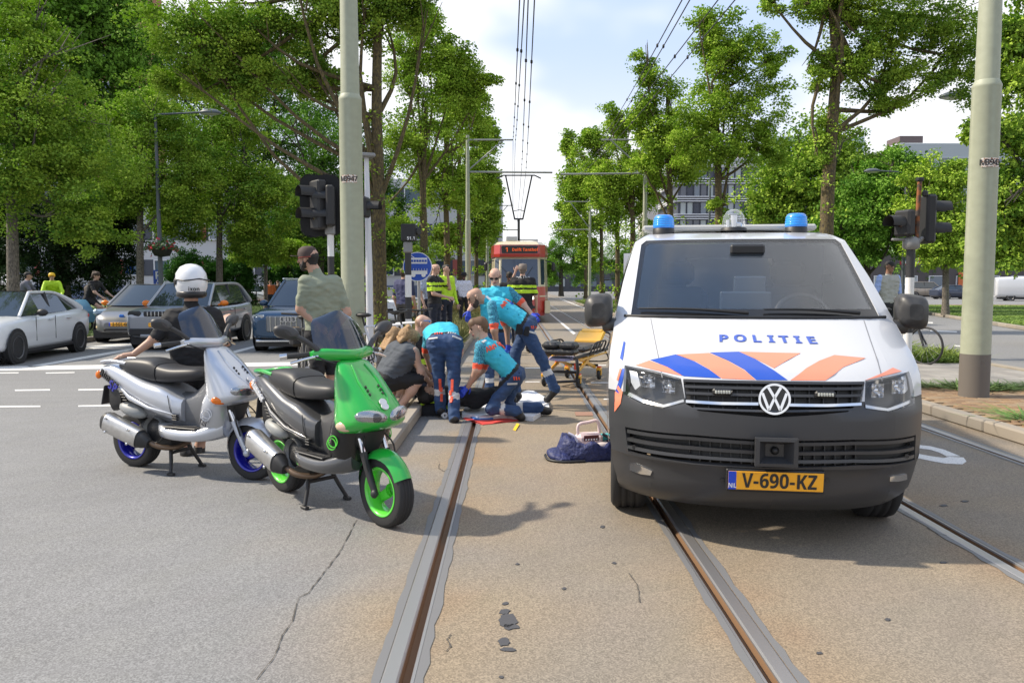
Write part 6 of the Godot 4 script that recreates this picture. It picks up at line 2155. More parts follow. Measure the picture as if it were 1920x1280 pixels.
func cars() -> void:
	var dark := M("car_trim", 0.018, 0.018, 0.02, 0.5)
	var lampm := M("car_lamp", 0.55, 0.57, 0.6, 0.1, 0.5)
	var plate_y := M("plate_yellow", 0.85, 0.40, 0.02, 0.5)
	var rimd := M("rim_dark", 0.10, 0.10, 0.105, 0.35, 0.7)
	var red := M("red_lens", 0.4, 0.01, 0.01, 0.15)
	var chrome := M("chrome", 0.75, 0.76, 0.78, 0.08, 1.0)
	# white saloon
	var sal := [[-2.25, 0.62, 0.42, 0.92], [-2.1, 0.80, 0.27, 0.98], [-1.3, 0.89, 0.20, 1.0], [0.0, 0.895, 0.19, 0.95], [1.2, 0.89, 0.20, 0.90], [1.9, 0.82, 0.24, 0.80], [2.12, 0.66, 0.30, 0.70]]
	var salcab := [[0.95, 0.74, 0.90, 0.70, 0.93], [0.20, 0.80, 0.92, 0.58, 1.36], [-1.0, 0.80, 0.95, 0.56, 1.33], [-1.85, 0.70, 0.97, 0.62, 0.99]]
	car("parked_car", "white saloon car with dark roof and star spoke wheels", "car", Vector3(-10.55, 0, -16.4), deg_to_rad(6.0), {"w": 0.895, "belt": 0.93, "body": sal, "cab": salcab, "ax": [1.36, -1.36], "r": 0.315, "paint": paint("car_white", 0.64, 0.66, 0.69, 0.3), "roof": M("dark_roof", 0.02, 0.02, 0.022, 0.15), "mirror": dark, "rim": rimd, "bits": [["headlight", 0.62, 0.66, 1.98, 0.34, 0.11, 0.12, lampm, 0.5, true], ["grille", 0, 0.50, 2.10, 0.8, 0.2, 0.06, dark, 0, false], ["tail_light", 0.66, 0.80, -2.15, 0.3, 0.1, 0.12, red, -0.4, true], ["sill", 0.89, 0.24, 0, 0.03, 0.07, 2.0, dark, 0, true]]})
	# rounded grey electric hatchback
	var gr := paint("car_grey", 0.22, 0.225, 0.24, 0.32, 0.55)
	var hb := car("parked_car", "grey rounded hatchback with blue badge and yellow plate", "car", Vector3(-10.15, 0, -22.4), 0.03, {"w": 0.885, "belt": 1.0, "body": [[-2.15, 0.66, 0.40, 1.05], [-1.9, 0.85, 0.25, 1.10], [-1.0, 0.885, 0.2, 1.04], [0.2, 0.885, 0.2, 1.0], [1.1, 0.87, 0.21, 0.97], [1.75, 0.78, 0.23, 0.84], [2.05, 0.62, 0.27, 0.68], [2.15, 0.40, 0.32, 0.55]], "cab": [[1.25, 0.72, 0.96, 0.68, 0.98], [0.35, 0.80, 0.99, 0.58, 1.48], [-1.3, 0.78, 1.02, 0.56, 1.48], [-2.0, 0.68, 1.05, 0.6, 1.08]], "ax": [1.35, -1.35], "r": 0.315, "paint": gr, "mirror": M("car_orange", 0.80, 0.20, 0.01, 0.35), "rim": M("alloy", 0.35, 0.35, 0.36, 0.35, 0.8), "bits": [["headlight", 0.68, 0.80, 1.72, 0.16, 0.16, 0.42, M("lamp_blue", 0.35, 0.48, 0.62, 0.1, 0.4), 0.35, true], ["badge", 0, 0.70, 2.03, 0.13, 0.10, 0.05, M("badge_blue", 0.03, 0.14, 0.5, 0.2), 0, false], ["number_plate", -0.02, 0.50, 2.17, 0.48, 0.10, 0.03, plate_y, 0, false], ["plate_band", -0.24, 0.50, 2.175, 0.05, 0.10, 0.03, M("plate_blue", 0.01, 0.06, 0.55, 0.5), 0, false], ["lower_grille", 0, 0.36, 2.13, 0.85, 0.08, 0.06, dark, 0, false], ["fog_lamp", 0.62, 0.42, 1.98, 0.12, 0.09, 0.1, M("fog_warm", 0.8, 0.62, 0.35, 0.1), 0.5, true]]})
	text_part("lettering", "2-SGL-68", 0.085, M("ink", 0.02, 0.02, 0.02, 0.6), hb, Transform3D(Basis.from_scale(Vector3(0.85, 1, 1)), Vector3(0.03, 0.50, 2.187)), 0.004)
	# small grey off-roader with orange mirrors
	var jp := paint("jeep_grey", 0.30, 0.315, 0.345, 0.32, 0.5)
	car("parked_car", "light grey small off-roader with orange mirrors and black arches", "car", Vector3(-8.1, 0, -20.15), 0.0, {"w": 0.875, "belt": 1.0, "body": [[-2.0, 0.72, 0.42, 1.06], [-1.85, 0.85, 0.30, 1.10], [-1.0, 0.875, 0.26, 1.05], [0.2, 0.875, 0.25, 1.03], [1.1, 0.87, 0.26, 1.01], [1.8, 0.84, 0.28, 0.96], [2.0, 0.76, 0.32, 0.88], [2.05, 0.68, 0.40, 0.78]], "cab": [[1.0, 0.74, 1.0, 0.70, 1.02], [0.30, 0.80, 1.02, 0.62, 1.53], [-1.45, 0.80, 1.05, 0.60, 1.53], [-1.95, 0.74, 1.06, 0.66, 1.09]], "ax": [1.28, -1.28], "r": 0.335, "paint": jp, "mirror": M("car_orange", 0.80, 0.20, 0.01, 0.35), "rim": rimd, "spokes": 5, "bits": [["headlight", 0.60, 0.84, 1.98, 0.36, 0.15, 0.10, dark, 0.25, true], ["grille", 0, 0.85, 2.05, 0.72, 0.12, 0.05, dark, 0, false], ["bumper", 0, 0.44, 2.02, 1.45, 0.2, 0.1, dark, 0, false], ["skid_plate", 0, 0.34, 2.06, 0.9, 0.08, 0.08, M("alloy", 0.35, 0.35, 0.36, 0.35, 0.8), 0, false], ["number_plate", 0, 0.60, 2.09, 0.48, 0.10, 0.03, plate_y, 0, false], ["orange_flash", 0.45, 1.0, 1.1, 0.16, 0.02, 0.12, M("car_orange", 0.80, 0.20, 0.01, 0.35), 0, false]] + _bars(7, 0.85, 2.08, chrome, 0.085, 0.10)})
	# dark blue electric off-roader with slatted grille
	var bl := paint("car_blue", 0.010, 0.045, 0.10, 0.25, 0.35)
	var au := car("parked_car", "dark blue car with four ring badge and chrome slatted grille", "car", Vector3(-4.95, 0, -19.75), 0.0, {"w": 0.94, "belt": 1.05, "body": [[-2.35, 0.74, 0.42, 1.08], [-2.1, 0.90, 0.28, 1.12], [-1.0, 0.94, 0.24, 1.08], [0.2, 0.94, 0.23, 1.05], [1.2, 0.935, 0.24, 1.02], [1.95, 0.90, 0.26, 0.95], [2.2, 0.82, 0.30, 0.86], [2.28, 0.72, 0.38, 0.76]], "cab": [[1.15, 0.80, 1.02, 0.76, 1.04], [0.30, 0.86, 1.05, 0.64, 1.61], [-1.4, 0.86, 1.08, 0.62, 1.60], [-2.1, 0.78, 1.1, 0.68, 1.12]], "ax": [1.46, -1.46], "r": 0.36, "paint": bl, "rim": rimd, "bits": [["headlight", 0.70, 0.80, 2.14, 0.34, 0.10, 0.14, lampm, 0.45, true], ["grille", 0, 0.65, 2.27, 1.02, 0.36, 0.06, M("grille_grey", 0.16, 0.17, 0.18, 0.4, 0.4), 0, false], ["number_plate", 0, 0.53, 2.32, 0.50, 0.11, 0.03, plate_y, 0, false], ["plate_band", -0.23, 0.53, 2.325, 0.05, 0.11, 0.03, M("plate_blue", 0.01, 0.06, 0.55, 0.5), 0, false], ["lower_grille", 0, 0.36, 2.22, 1.3, 0.10, 0.06, dark, 0, false], ["lip", 0, 0.27, 2.22, 1.5, 0.05, 0.10, chrome, 0, false], ["roof_rail", 0.66, 1.66, -0.5, 0.04, 0.04, 1.7, chrome, 0, true]] + _bars(8, 0.65, 2.31, chrome, 0.115, 0.34)})
	for i in 4:
		var st := S()
		ringplate(st, 0.048, 0.060, -0.005, 0.008, 24, Transform3D(Basis(), Vector3(-0.12 + i * 0.08, 0.76, 2.34)))
		obj("badge_ring", st, chrome, au)
	# marked white patrol car behind the lichen trunk
	car("police_car", "white patrol car with orange stripes half hidden by the lichen trunk", "car", Vector3(-4.6, 0, -29.0), PI, {"w": 0.89, "belt": 1.0, "body": sal, "cab": salcab, "ax": [1.36, -1.36], "r": 0.315, "paint": paint("car_white", 0.64, 0.66, 0.69, 0.3), "bits": [["side_stripe", 0.892, 0.62, 0.0, 0.012, 0.28, 3.4, paint("police_orange", 0.80, 0.235, 0.13, 0.35), 0, true], ["rear_stripe", 0.0, 0.62, -2.22, 1.2, 0.2, 0.06, paint("police_orange", 0.80, 0.235, 0.13, 0.35), 0, false], ["tail_light", 0.66, 0.80, -2.15, 0.3, 0.1, 0.12, red, -0.4, true]]})
	# parked cars beyond the lawn
	var suv := [[-2.1, 0.72, 0.42, 1.08], [-1.9, 0.86, 0.30, 1.12], [0.2, 0.88, 0.26, 1.06], [1.2, 0.88, 0.26, 1.02], [1.95, 0.82, 0.3, 0.92], [2.1, 0.7, 0.4, 0.8]]
	var suvcab := [[1.05, 0.76, 1.02, 0.72, 1.04], [0.35, 0.82, 1.05, 0.62, 1.66], [-1.5, 0.82, 1.08, 0.60, 1.66], [-2.0, 0.76, 1.1, 0.66, 1.12]]
	for q in [["beige off-roader parked beyond the lawn", 1742, -82.0, 0.23, 0.20, 0.17, suv, suvcab, 1.2], ["dark blue hatchback parked right of the beige off-roader", 1790, -78.0, 0.02, 0.03, 0.06, sal, salcab, 1.7], ["silver car parked behind the man in the light vest", 1688, -86.0, 0.4, 0.41, 0.42, sal, salcab, 1.57], ["white panel van parked at the right edge", 1925, -70.0, 0.6, 0.61, 0.63, [[-2.5, 0.8, 0.4, 1.9], [-2.3, 0.95, 0.3, 2.1], [0.5, 0.95, 0.28, 2.1], [1.2, 0.95, 0.28, 1.5], [2.1, 0.88, 0.3, 1.1], [2.3, 0.7, 0.4, 0.9]], [[1.75, 0.8, 1.25, 0.75, 1.27], [0.85, 0.86, 1.3, 0.75, 2.05], [-0.2, 0.86, 1.3, 0.75, 2.08], [-0.3, 0.8, 1.3, 0.75, 2.08]], 1.2], ["white car far behind the hedge", 487, -60.0, 0.6, 0.61, 0.63, sal, salcab, 1.57]]:
		var p := D(q[1], 560, q[2])
		p.y = 0
		car("parked_car", q[0], "car", p, q[8], {"w": 0.88, "belt": 1.0, "body": q[6], "cab": q[7], "ax": [1.35, -1.35], "r": 0.33, "paint": paint("far_" + str(q[1]), q[3], q[4], q[5], 0.3, 0.2), "bits": [["tail_light", 0.66, 0.85, -2.1, 0.26, 0.12, 0.12, red, -0.4, true]]})
func _bars(n: int, y: float, z: float, m: Material, dx: float, h: float) -> Array:
	var r := []
	for i in n: r.append(["grille_bar", (i - (n - 1) * 0.5) * dx, y, z, 0.018, h, 0.03, m, 0.0, false])
	return r
func bike(called: String, label: String, at: Vector3, yaw: float, frame_m: Material, police := false) -> Node3D:
	# along local z, 1.7 m
	var o := thing(called, label, "bicycle", at, yaw)
	var blk := M("sc_black", 0.02, 0.02, 0.021, 0.55)
	for z in [-0.53, 0.53]:
		var st := S()
		X = Transform3D(Basis(Vector3.UP, PI / 2), Vector3(0, 0.345, z))
		var ring := []
		for j in 33: ring.append(Vector3(cos(TAU * j / 32), sin(TAU * j / 32), 0) * 0.325)
		tube(st, ring, 0.02, 8, false)
		var w := obj("wheel", st, blk, o)
		st = S()
		for j in 14: tube(st, [Vector3.ZERO, Vector3(cos(TAU * j / 14), sin(TAU * j / 14), 0) * 0.31], 0.002, 4, false)
		tube(st, [Vector3(0, 0, -0.05), Vector3(0, 0, 0.05)], 0.02, 8)
		X = Transform3D()
		obj("spokes", st, M("galvanised", 0.34, 0.34, 0.34, 0.5, 0.5), w)
	var st := S()
	var bb := Vector3(0, 0.29, -0.08); var seat := Vector3(0, 0.80, -0.26); var hd := Vector3(0, 0.84, 0.33); var hd2 := Vector3(0, 0.68, 0.37)
	for q in [[bb, seat], [seat, hd], [bb, hd2], [hd, hd2], [bb, Vector3(0.04, 0.345, -0.53)], [seat - Vector3(0, 0.1, 0), Vector3(0.04, 0.345, -0.53)], [hd2, Vector3(0.05, 0.345, 0.53)], [hd2, Vector3(-0.05, 0.345, 0.53)]]: tube(st, q, 0.018, 8)
	obj("frame", st, frame_m, o)
	st = S()
	tube(st, [seat, Vector3(0, 0.94, -0.30)], 0.014, 8)
	ball(st, Vector3(0, 0.97, -0.28), Vector3(0.07, 0.035, 0.13), Basis(), 10)
	obj("saddle", st, blk, o)
	st = S()
	tube(st, [hd, Vector3(0, 0.98, 0.30), Vector3(0, 1.02, 0.34)], 0.015, 8)
	tube(st, catmull([Vector3(-0.31, 1.04, 0.26), Vector3(-0.15, 1.03, 0.33), Vector3(0, 1.02, 0.34), Vector3(0.15, 1.03, 0.33), Vector3(0.31, 1.04, 0.26)], 3), 0.014, 8)
	obj("handlebar", st, blk, o)
	st = S()
	tube(st, [Vector3(0.08, 0.29, -0.08), Vector3(0.08, 0.14, -0.02)], 0.012, 6)
	tube(st, [Vector3(-0.08, 0.29, -0.08), Vector3(-0.08, 0.44, -0.14)], 0.012, 6)
	tube(st, [Vector3(0, 0.29, -0.16), Vector3(0.14, 0.0, -0.2)], 0.010, 6)
	obj("crank", st, blk, o)
	if police:
		st = S()
		box(st, Vector3(0, 0.68, -0.5), Vector3(0.32, 0.26, 0.26), 0.04)
		obj("pannier", st, M("sc_black", 0.02, 0.02, 0.021, 0.55), o)
		st = S()
		tube(st, [Vector3(0.05, 0.45, 0.1), Vector3(0.05, 0.64, 0.15)], 0.035, 10)
		obj("bottle", st, M("bottle_white", 0.6, 0.61, 0.64, 0.4), o)
	return o
func bicycles() -> void:
	var white := M("bike_white", 0.6, 0.61, 0.64, 0.4)
	bike("bicycle", "white police bicycle leaning beside the lichen trunk", D(715, 700, -11.4) * Vector3(1, 0, 1) + Vector3(0, 0.12, 0), 1.25, white, true)
	bike("bicycle", "white police bicycle with black pannier next to the banded post", D(762, 700, -12.2) * Vector3(1, 0, 1) + Vector3(0, 0.12, 0), 0.75, white, true)
	bike("bicycle", "black bicycle with bag standing behind the man in the cap", D(572, 700, -10.6) * Vector3(1, 0, 1) + Vector3(0, 0.12, 0), 0.35, M("sc_black", 0.02, 0.02, 0.021, 0.55), true)
	bike("bicycle", "black bicycle behind the banded post right of the van", D(1684, 660, -14.4) * Vector3(1, 0, 1) + Vector3(0, 0.1, 0), 0.5, M("sc_black", 0.02, 0.02, 0.021, 0.55))
	var cy := D(52, 600, -24.5)
	bike("bicycle", "bicycle under the cyclist in the grey shirt", Vector3(cy.x, 0.1, cy.z), 1.45, M("sc_black", 0.02, 0.02, 0.021, 0.55))
	cy = D(178, 600, -24.0)
	bike("bicycle", "bicycle under the woman with the backpack", Vector3(cy.x, 0.1, cy.z), 1.4, M("sc_black", 0.02, 0.02, 0.021, 0.55))
	cy = D(103, 600, -25.5)
	bike("bicycle", "bicycle under the rider in the fluorescent jacket", Vector3(cy.x, 0.1, cy.z), 0.2, M("sc_black", 0.02, 0.02, 0.021, 0.55))
	# blue cargo box of a carrier bike
	cy = D(143, 585, -23.5)
	var o := thing("cargo_box", "blue carrier bicycle box with arched cover behind the white saloon", "carrier bike", Vector3(cy.x, 0.1, cy.z), 1.3)
	var st := S()
	rings(st, [sect(-0.42, 0.28, 0.25, 0.75, 0.4), sect(-0.30, 0.32, 0.22, 0.92, 0.5), sect(0.15, 0.32, 0.22, 0.98, 0.5), sect(0.45, 0.24, 0.30, 0.62, 0.4)])
	obj("box", st, M("cargo_blue", 0.07, 0.19, 0.30, 0.5), o)
	st = S()
	for s in [-1, 1]: box(st, Vector3(s * 0.325, 0.68, -0.05), Vector3(0.012, 0.3, 0.36), 0.004)
	obj("cover_window", st, M("car_trim", 0.018, 0.018, 0.02, 0.5), o)
	for s in [-1, 1]:
		st = S()
		X = Transform3D(Basis(Vector3.FORWARD, PI / 2), Vector3(s * 0.36, 0.24, 0.0))
		lathe(st, [Vector2(0.19, -0.02), Vector2(0.24, -0.015), Vector2(0.24, 0.015), Vector2(0.19, 0.02)], 20)
		X = Transform3D()
		obj("wheel", st, M("tyre", 0.022, 0.022, 0.023, 0.8), o)

func sdf_mesh(bones: Array, cell: float, k: float, out: Dictionary, tagfn = null) -> void:
	# bones: [a, b, ra, rb, tag]; smooth union of tapered capsules meshed as surface nets, split by tag
	var lo := Vector3.ONE * 1e9
	var hi := -lo
	for b in bones:
		var r: float = maxf(b[2], b[3]) + cell * 3.0
		lo = lo.min((b[0] as Vector3).min(b[1]) - Vector3.ONE * r)
		hi = hi.max((b[0] as Vector3).max(b[1]) + Vector3.ONE * r)
	var nx := int((hi.x - lo.x) / cell) + 2
	var ny := int((hi.y - lo.y) / cell) + 2
	var nzz := int((hi.z - lo.z) / cell) + 2
	var fld := PackedFloat32Array()
	fld.resize(nx * ny * nzz)
	fld.fill(9.0)
	var best := fld.duplicate()
	var own := PackedByteArray()
	own.resize(fld.size())
	var nxy := nx * ny
	for bi in bones.size():
		var b: Array = bones[bi]
		var a: Vector3 = b[0] - lo
		var ba: Vector3 = b[1] - b[0]
		var bb := maxf(ba.length_squared(), 1e-9)
		var ra: float = b[2]
		var dr: float = b[3] - b[2]
		var ext: float = maxf(b[2], b[3]) + k + cell * 2.0
		var l := (a.min(a + ba) - Vector3.ONE * ext) / cell
		var h := (a.max(a + ba) + Vector3.ONE * ext) / cell
		for z in range(maxi(0, int(l.z)), mini(nzz, int(h.z) + 2)):
			for y in range(maxi(0, int(l.y)), mini(ny, int(h.y) + 2)):
				var i := z * nxy + y * nx
				for x in range(maxi(0, int(l.x)), mini(nx, int(h.x) + 2)):
					var p := Vector3(x, y, z) * cell - a
					var t := clampf(p.dot(ba) / bb, 0.0, 1.0)
					var d := (p - ba * t).length() - ra - dr * t
					var j := i + x
					if d < best[j]:
						best[j] = d
						own[j] = bi
					var f := fld[j]
					var g := k - absf(f - d)
					fld[j] = minf(f, d) if g <= 0.0 else minf(f, d) - g * g / (4.0 * k)
	var fn := FastNoiseLite.new()
	fn.seed = bones.size()
	fn.frequency = 1.0
	fn.fractal_octaves = 2
	var cloth := PackedByteArray()
	for b in bones: cloth.append(1 if b[4] in ["shirt", "trousers", "sleeve"] and cell > 0.01 else 0)
	for z in nzz:
		for y in ny:
			var i0 := z * nxy + y * nx
			for x in nx:
				if absf(fld[i0 + x]) < cell * 2.5 and cloth[own[i0 + x]] == 1:
					fld[i0 + x] += 0.011 * fn.get_noise_3d((lo.x + x * cell) * 7.0, (lo.y + y * cell) * 13.0, (lo.z + z * cell) * 7.0) + 0.004
	var vi := PackedInt32Array()
	vi.resize(fld.size())
	vi.fill(-1)
	var vp_ := PackedVector3Array()
	var vn := PackedVector3Array()
	var vt := []
	var off := [0, 1, nx, nx + 1, nxy, nxy + 1, nxy + nx, nxy + nx + 1]
	var edges := [[0, 1], [2, 3], [4, 5], [6, 7], [0, 2], [1, 3], [4, 6], [5, 7], [0, 4], [1, 5], [2, 6], [3, 7]]
	for z in nzz - 1:
		for y in ny - 1:
			for x in nx - 1:
				var i := z * nxy + y * nx + x
				if absf(fld[i]) > cell * 2.0: continue
				var mask := 0
				for c in 8:
					if fld[i + off[c]] < 0.0: mask |= 1 << c
				if mask == 0 or mask == 255: continue
				var s := Vector3.ZERO
				var n := 0
				for e in edges:
					var fa := fld[i + off[e[0]]]
					var fb := fld[i + off[e[1]]]
					if (fa < 0.0) == (fb < 0.0): continue
					var t := fa / (fa - fb)
					var pa := Vector3(e[0] & 1, (e[0] >> 1) & 1, e[0] >> 2)
					var pb_ := Vector3(e[1] & 1, (e[1] >> 1) & 1, e[1] >> 2)
					s += pa.lerp(pb_, t)
					n += 1
				s /= n
				vi[i] = vp_.size()
				var p := lo + (Vector3(x, y, z) + s) * cell
				vp_.append(p)
				var f := fld
				vn.append(Vector3(f[i + off[1]] + f[i + off[3]] + f[i + off[5]] + f[i + off[7]] - f[i] - f[i + off[2]] - f[i + off[4]] - f[i + off[6]], f[i + off[2]] + f[i + off[3]] + f[i + off[6]] + f[i + off[7]] - f[i] - f[i + off[1]] - f[i + off[4]] - f[i + off[5]], f[i + off[4]] + f[i + off[5]] + f[i + off[6]] + f[i + off[7]] - f[i] - f[i + off[1]] - f[i + off[2]] - f[i + off[3]]).normalized())
				var tg: String = bones[own[i + off[int(s.x > 0.5) + 2 * int(s.y > 0.5) + 4 * int(s.z > 0.5)]]][4]
				vt.append(tagfn.call(p, tg) if tagfn != null else tg)
	var emit := func(q: Array) -> void:
		var t: String = vt[q[0]]
		if vt[q[1]] == vt[q[2]]: t = vt[q[1]]
		if not out.has(t): out[t] = S()
		var st: SurfaceTool = out[t]
		for m in [0, 1, 2, 0, 2, 3]:
			st.set_normal(vn[q[m]])
			st.add_vertex(vp_[q[m]])
	for z in range(1, nzz - 1):
		for y in range(1, ny - 1):
			for x in range(1, nx - 1):
				var i := z * nxy + y * nx + x
				var f := fld[i]
				if absf(f) > cell * 1.8: continue
				for ax in 3:
					var st_: int = [1, nx, nxy][ax]
					var g := fld[i + st_]
					if (f < 0.0) == (g < 0.0): continue
					var u: int = [nx, nxy, 1][ax]
					var v: int = [nxy, 1, nx][ax]
					var q := [vi[i - u - v], vi[i - v], vi[i], vi[i - u]]
					if q.min() < 0: continue
					if f < 0.0: q.reverse()
					emit.call(q)
func hand_bones(w: Vector3, dir: Vector3, nrm: Vector3, thumb: float, curl: float, t: String) -> Array:
	dir = dir.normalized()
	nrm = (nrm - dir * nrm.dot(dir)).normalized()
	var lat := dir.cross(nrm) * thumb
	var b := []
	for s in [-0.022, 0.0, 0.022]: b.append([w, w + dir * 0.085 + lat * s, 0.020, 0.016, t])
	var ln := [0.060, 0.078, 0.082, 0.072]
	for i in 4:
		var r := w + dir * 0.085 + lat * (-0.031 + i * 0.0205)
		var m: Vector3 = r + (dir * cos(curl * 0.6) - nrm * sin(curl * 0.6)) * ln[i] * 0.5
		b.append([r, m, 0.0095, 0.009, t])
		b.append([m, m + (dir * cos(curl * 1.6) - nrm * sin(curl * 1.6)) * ln[i] * 0.55, 0.009, 0.0075, t])
	var tb := w + dir * 0.03 + lat * 0.03
	var tm := tb + (dir * 0.6 + lat * 0.7 - nrm * 0.2).normalized() * 0.042
	b.append([tb, tm, 0.013, 0.011, t])
	b.append([tm, tm + (dir * 0.9 + lat * 0.25 - nrm * 0.3).normalized() * 0.034, 0.011, 0.009, t])
	return b
func skin(k: int) -> String: return ["skin_light", "skin_tan", "skin_brown", "skin_dark"][k]
func person(label: String, J: Dictionary, C: Dictionary) -> Node3D:
	var s: float = C.get("s", 1.0)
	var cell: float = C.get("cell", 0.016)
	var base: Vector3 = J.get("base", (J.aa + J.ab) * 0.5)
	var o := thing("person", label, "person", Vector3(base.x, J.get("floor", 0.0), base.z))
	var B := []
	var ch: Vector3 = (J.sa + J.sb) * 0.5
	var pc: Vector3 = (J.ha + J.hb) * 0.5
	var nk: Vector3 = J.nk
	var sh := "shirt"
	var pn := "trousers"
	var fat: float = C.get("fat", 1.0) * s
	B.append([J.sa.lerp(ch, 0.18), J.sb.lerp(ch, 0.18), 0.070 * s, 0.070 * s, sh])
	var w0: Vector3 = pc.lerp(ch, 0.16)
	for q in [[J.sa, J.ha], [J.sb, J.hb]]:
		var a: Vector3 = q[0].lerp(ch, 0.36) + (pc - ch) * 0.12
		var e: Vector3 = q[1].lerp(pc, 0.1) + (ch - pc) * 0.16
		B.append([a, e, 0.108 * fat, 0.104 * fat, sh])
	B.append([ch.lerp(pc, 0.1), w0, 0.115 * fat, 0.115 * fat, sh])
	B.append([J.ha, J.hb, 0.110 * fat, 0.110 * fat, pn])
	B.append([nk.lerp(ch, 0.4), nk, 0.062 * s, 0.055 * s, C.get("collar", sh)])
	B.append([nk, J.hd - (J.hd - nk).normalized() * 0.05, 0.053 * s, 0.053 * s, "skin"])
	var slv: float = C.get("sleeve", 0.75)
	for q in [[J.sa, J.ea, J.wa], [J.sb, J.eb, J.wb]]:
		var u: Vector3 = q[0]
		var e: Vector3 = q[1]
		var w: Vector3 = q[2]
		if slv > 0.05:
			B.append([u, u.lerp(e, minf(slv, 1.0)), 0.066 * s, 0.060 * s, "sleeve" if C.has("sleeve_mat") else sh])
		else: B.append([u, u.lerp(e, 0.3), 0.056 * s, 0.05 * s, "skin"])
		if slv < 1.0: B.append([u.lerp(e, slv * 0.9), e, 0.047 * s, 0.041 * s, "skin"])
		B.append([e, w, (0.056 if slv > 1.5 else 0.042) * s, (0.040 if slv > 1.5 else 0.027) * s, sh if slv > 1.5 else "skin"])
	var leg: float = C.get("leg", 2.0)
	for q in [[J.ha, J.ka, J.aa, J.ta], [J.hb, J.kb, J.ab, J.tb]]:
		var h: Vector3 = q[0]
		var kk: Vector3 = q[1]
		var an: Vector3 = q[2]
		B.append([h, h.lerp(kk, minf(leg, 1.0)), 0.102 * fat, 0.072 * s, pn])
		if leg < 1.0: B.append([h.lerp(kk, leg * 0.9), kk, 0.065 * s, 0.055 * s, "skin"])
		if leg >= 2.0: B.append([kk, an, 0.070 * s, 0.060 * s, pn])
		else:
			B.append([kk, kk.lerp(an, 0.4), 0.055 * s, 0.056 * s, "skin"])
			B.append([kk.lerp(an, 0.35), an, 0.056 * s, 0.036 * s, "skin"])
		var toe: Vector3 = q[3]
		var heel: Vector3 = an - (toe - an) * 0.22
		var st := "skin" if C.get("barefoot", false) else "shoes"
		var sole := Vector3(0, -0.035, 0)
		if st == "shoes":
			B.append([an + sole * 0.6, toe, 0.045, 0.040, st])
			B.append([heel + sole, toe + sole * 0.2, 0.038, 0.036, st])
			if C.get("boots", false): B.append([an, an.lerp(kk, 0.32), 0.056, 0.062, st])
			else: B.append([an, an.lerp(kk, 0.10), 0.046, 0.044, st])
		else:
			B.append([heel + sole, an.lerp(toe, 0.6) + sole * 0.3, 0.030, 0.028, st])
			B.append([an, toe, 0.036, 0.020, st])
			B.append([an.lerp(toe, 0.6), toe + (toe - an).cross(Vector3.UP).normalized() * 0.03, 0.024, 0.016, st])
	for e in C.get("extra", []): B.append(e)
	var out := {}
	sdf_mesh(B, cell, 0.035, out, C.get("tagfn"))
	# hands
	for q in [[J.ea, J.wa, 1.0, "a"], [J.eb, J.wb, -1.0, "b"]]:
		if C.get("nohands", "").contains(q[3]): continue
		var hd: Vector3 = J.get("hd" + q[3], (q[1] - q[0]).normalized())
		sdf_mesh(hand_bones(q[1], hd, J.get("pn" + q[3], Vector3(0, 0.3, 1)), q[2], C.get("curl", 0.55), "gloves" if C.has("gloves") else "skin"), 0.0075 if cell < 0.014 else 0.012, 0.008, out)
	# head
	var c: Vector3 = J.hd
	var f: Vector3 = (J.face as Vector3).normalized()
	var up: Vector3 = J.get("up", Vector3.UP)
	var r := f.cross(up).normalized()
	var u := r.cross(f).normalized()
	var H := []
	H.append([c - f * 0.030 + u * 0.028, c + f * 0.022 + u * 0.034, 0.076, 0.072, "skin"])
	H.append([c + f * 0.030 - u * 0.02, c + f * 0.036 - u * 0.07, 0.060, 0.044, "skin"])
	H.append([c + f * 0.055 - u * 0.092, c + f * 0.045 - u * 0.085, 0.027, 0.03, "skin"])
	H.append([c + f * 0.088 + u * 0.012, c + f * 0.107 - u * 0.026, 0.010, 0.015, "skin"])
	H.append([c - u * 0.05 - f * 0.02, nk, 0.055, 0.055, "skin"])
	for e in [-1, 1]:
		H.append([c + r * e * 0.078 - f * 0.008 + u * 0.012, c + r * e * 0.076 - f * 0.004 - u * 0.026, 0.015, 0.011, "skin"])
		H.append([c + r * e * 0.030 + f * 0.0815 + u * 0.004, c + r * e * 0.034 + f * 0.0795 + u * 0.006, 0.0072, 0.0072, "eye"])
		H.append([c + r * e * 0.016 + f * 0.091 + u * 0.026, c + r * e * 0.048 + f * 0.080 + u * 0.028, 0.0065, 0.005, "hair" if C.get("style", "short") != "bald" or C.get("beard", false) else "skin"])
		H.append([c + f * 0.086 - u * 0.058, c + r * e * 0.022 + f * 0.080 - u * 0.058, 0.0095, 0.007, "lips"])
	var style: String = C.get("style", "short")
	if style in ["short", "bun", "long", "curly"]:
		var g := 0.012 if style == "short" else 0.024
		H.append([c - f * 0.040 + u * 0.044, c + f * 0.034 + u * 0.062, 0.072 + g, 0.056 + g, "hair"])
		H.append([c - f * 0.052 + u * 0.005, c - f * 0.048 - u * 0.035, 0.062 + g, 0.044 + g, "hair"])
		if style == "curly":
			for i in 12: H.append([c + (r * cos(i * 2.4) * 0.06 - f * 0.04 + u * (0.05 + 0.04 * sin(i * 1.7))), c + (r * cos(i * 2.4) * 0.075 - f * 0.05 + u * (0.06 + 0.05 * sin(i * 1.7))), 0.028, 0.024, "hair"])
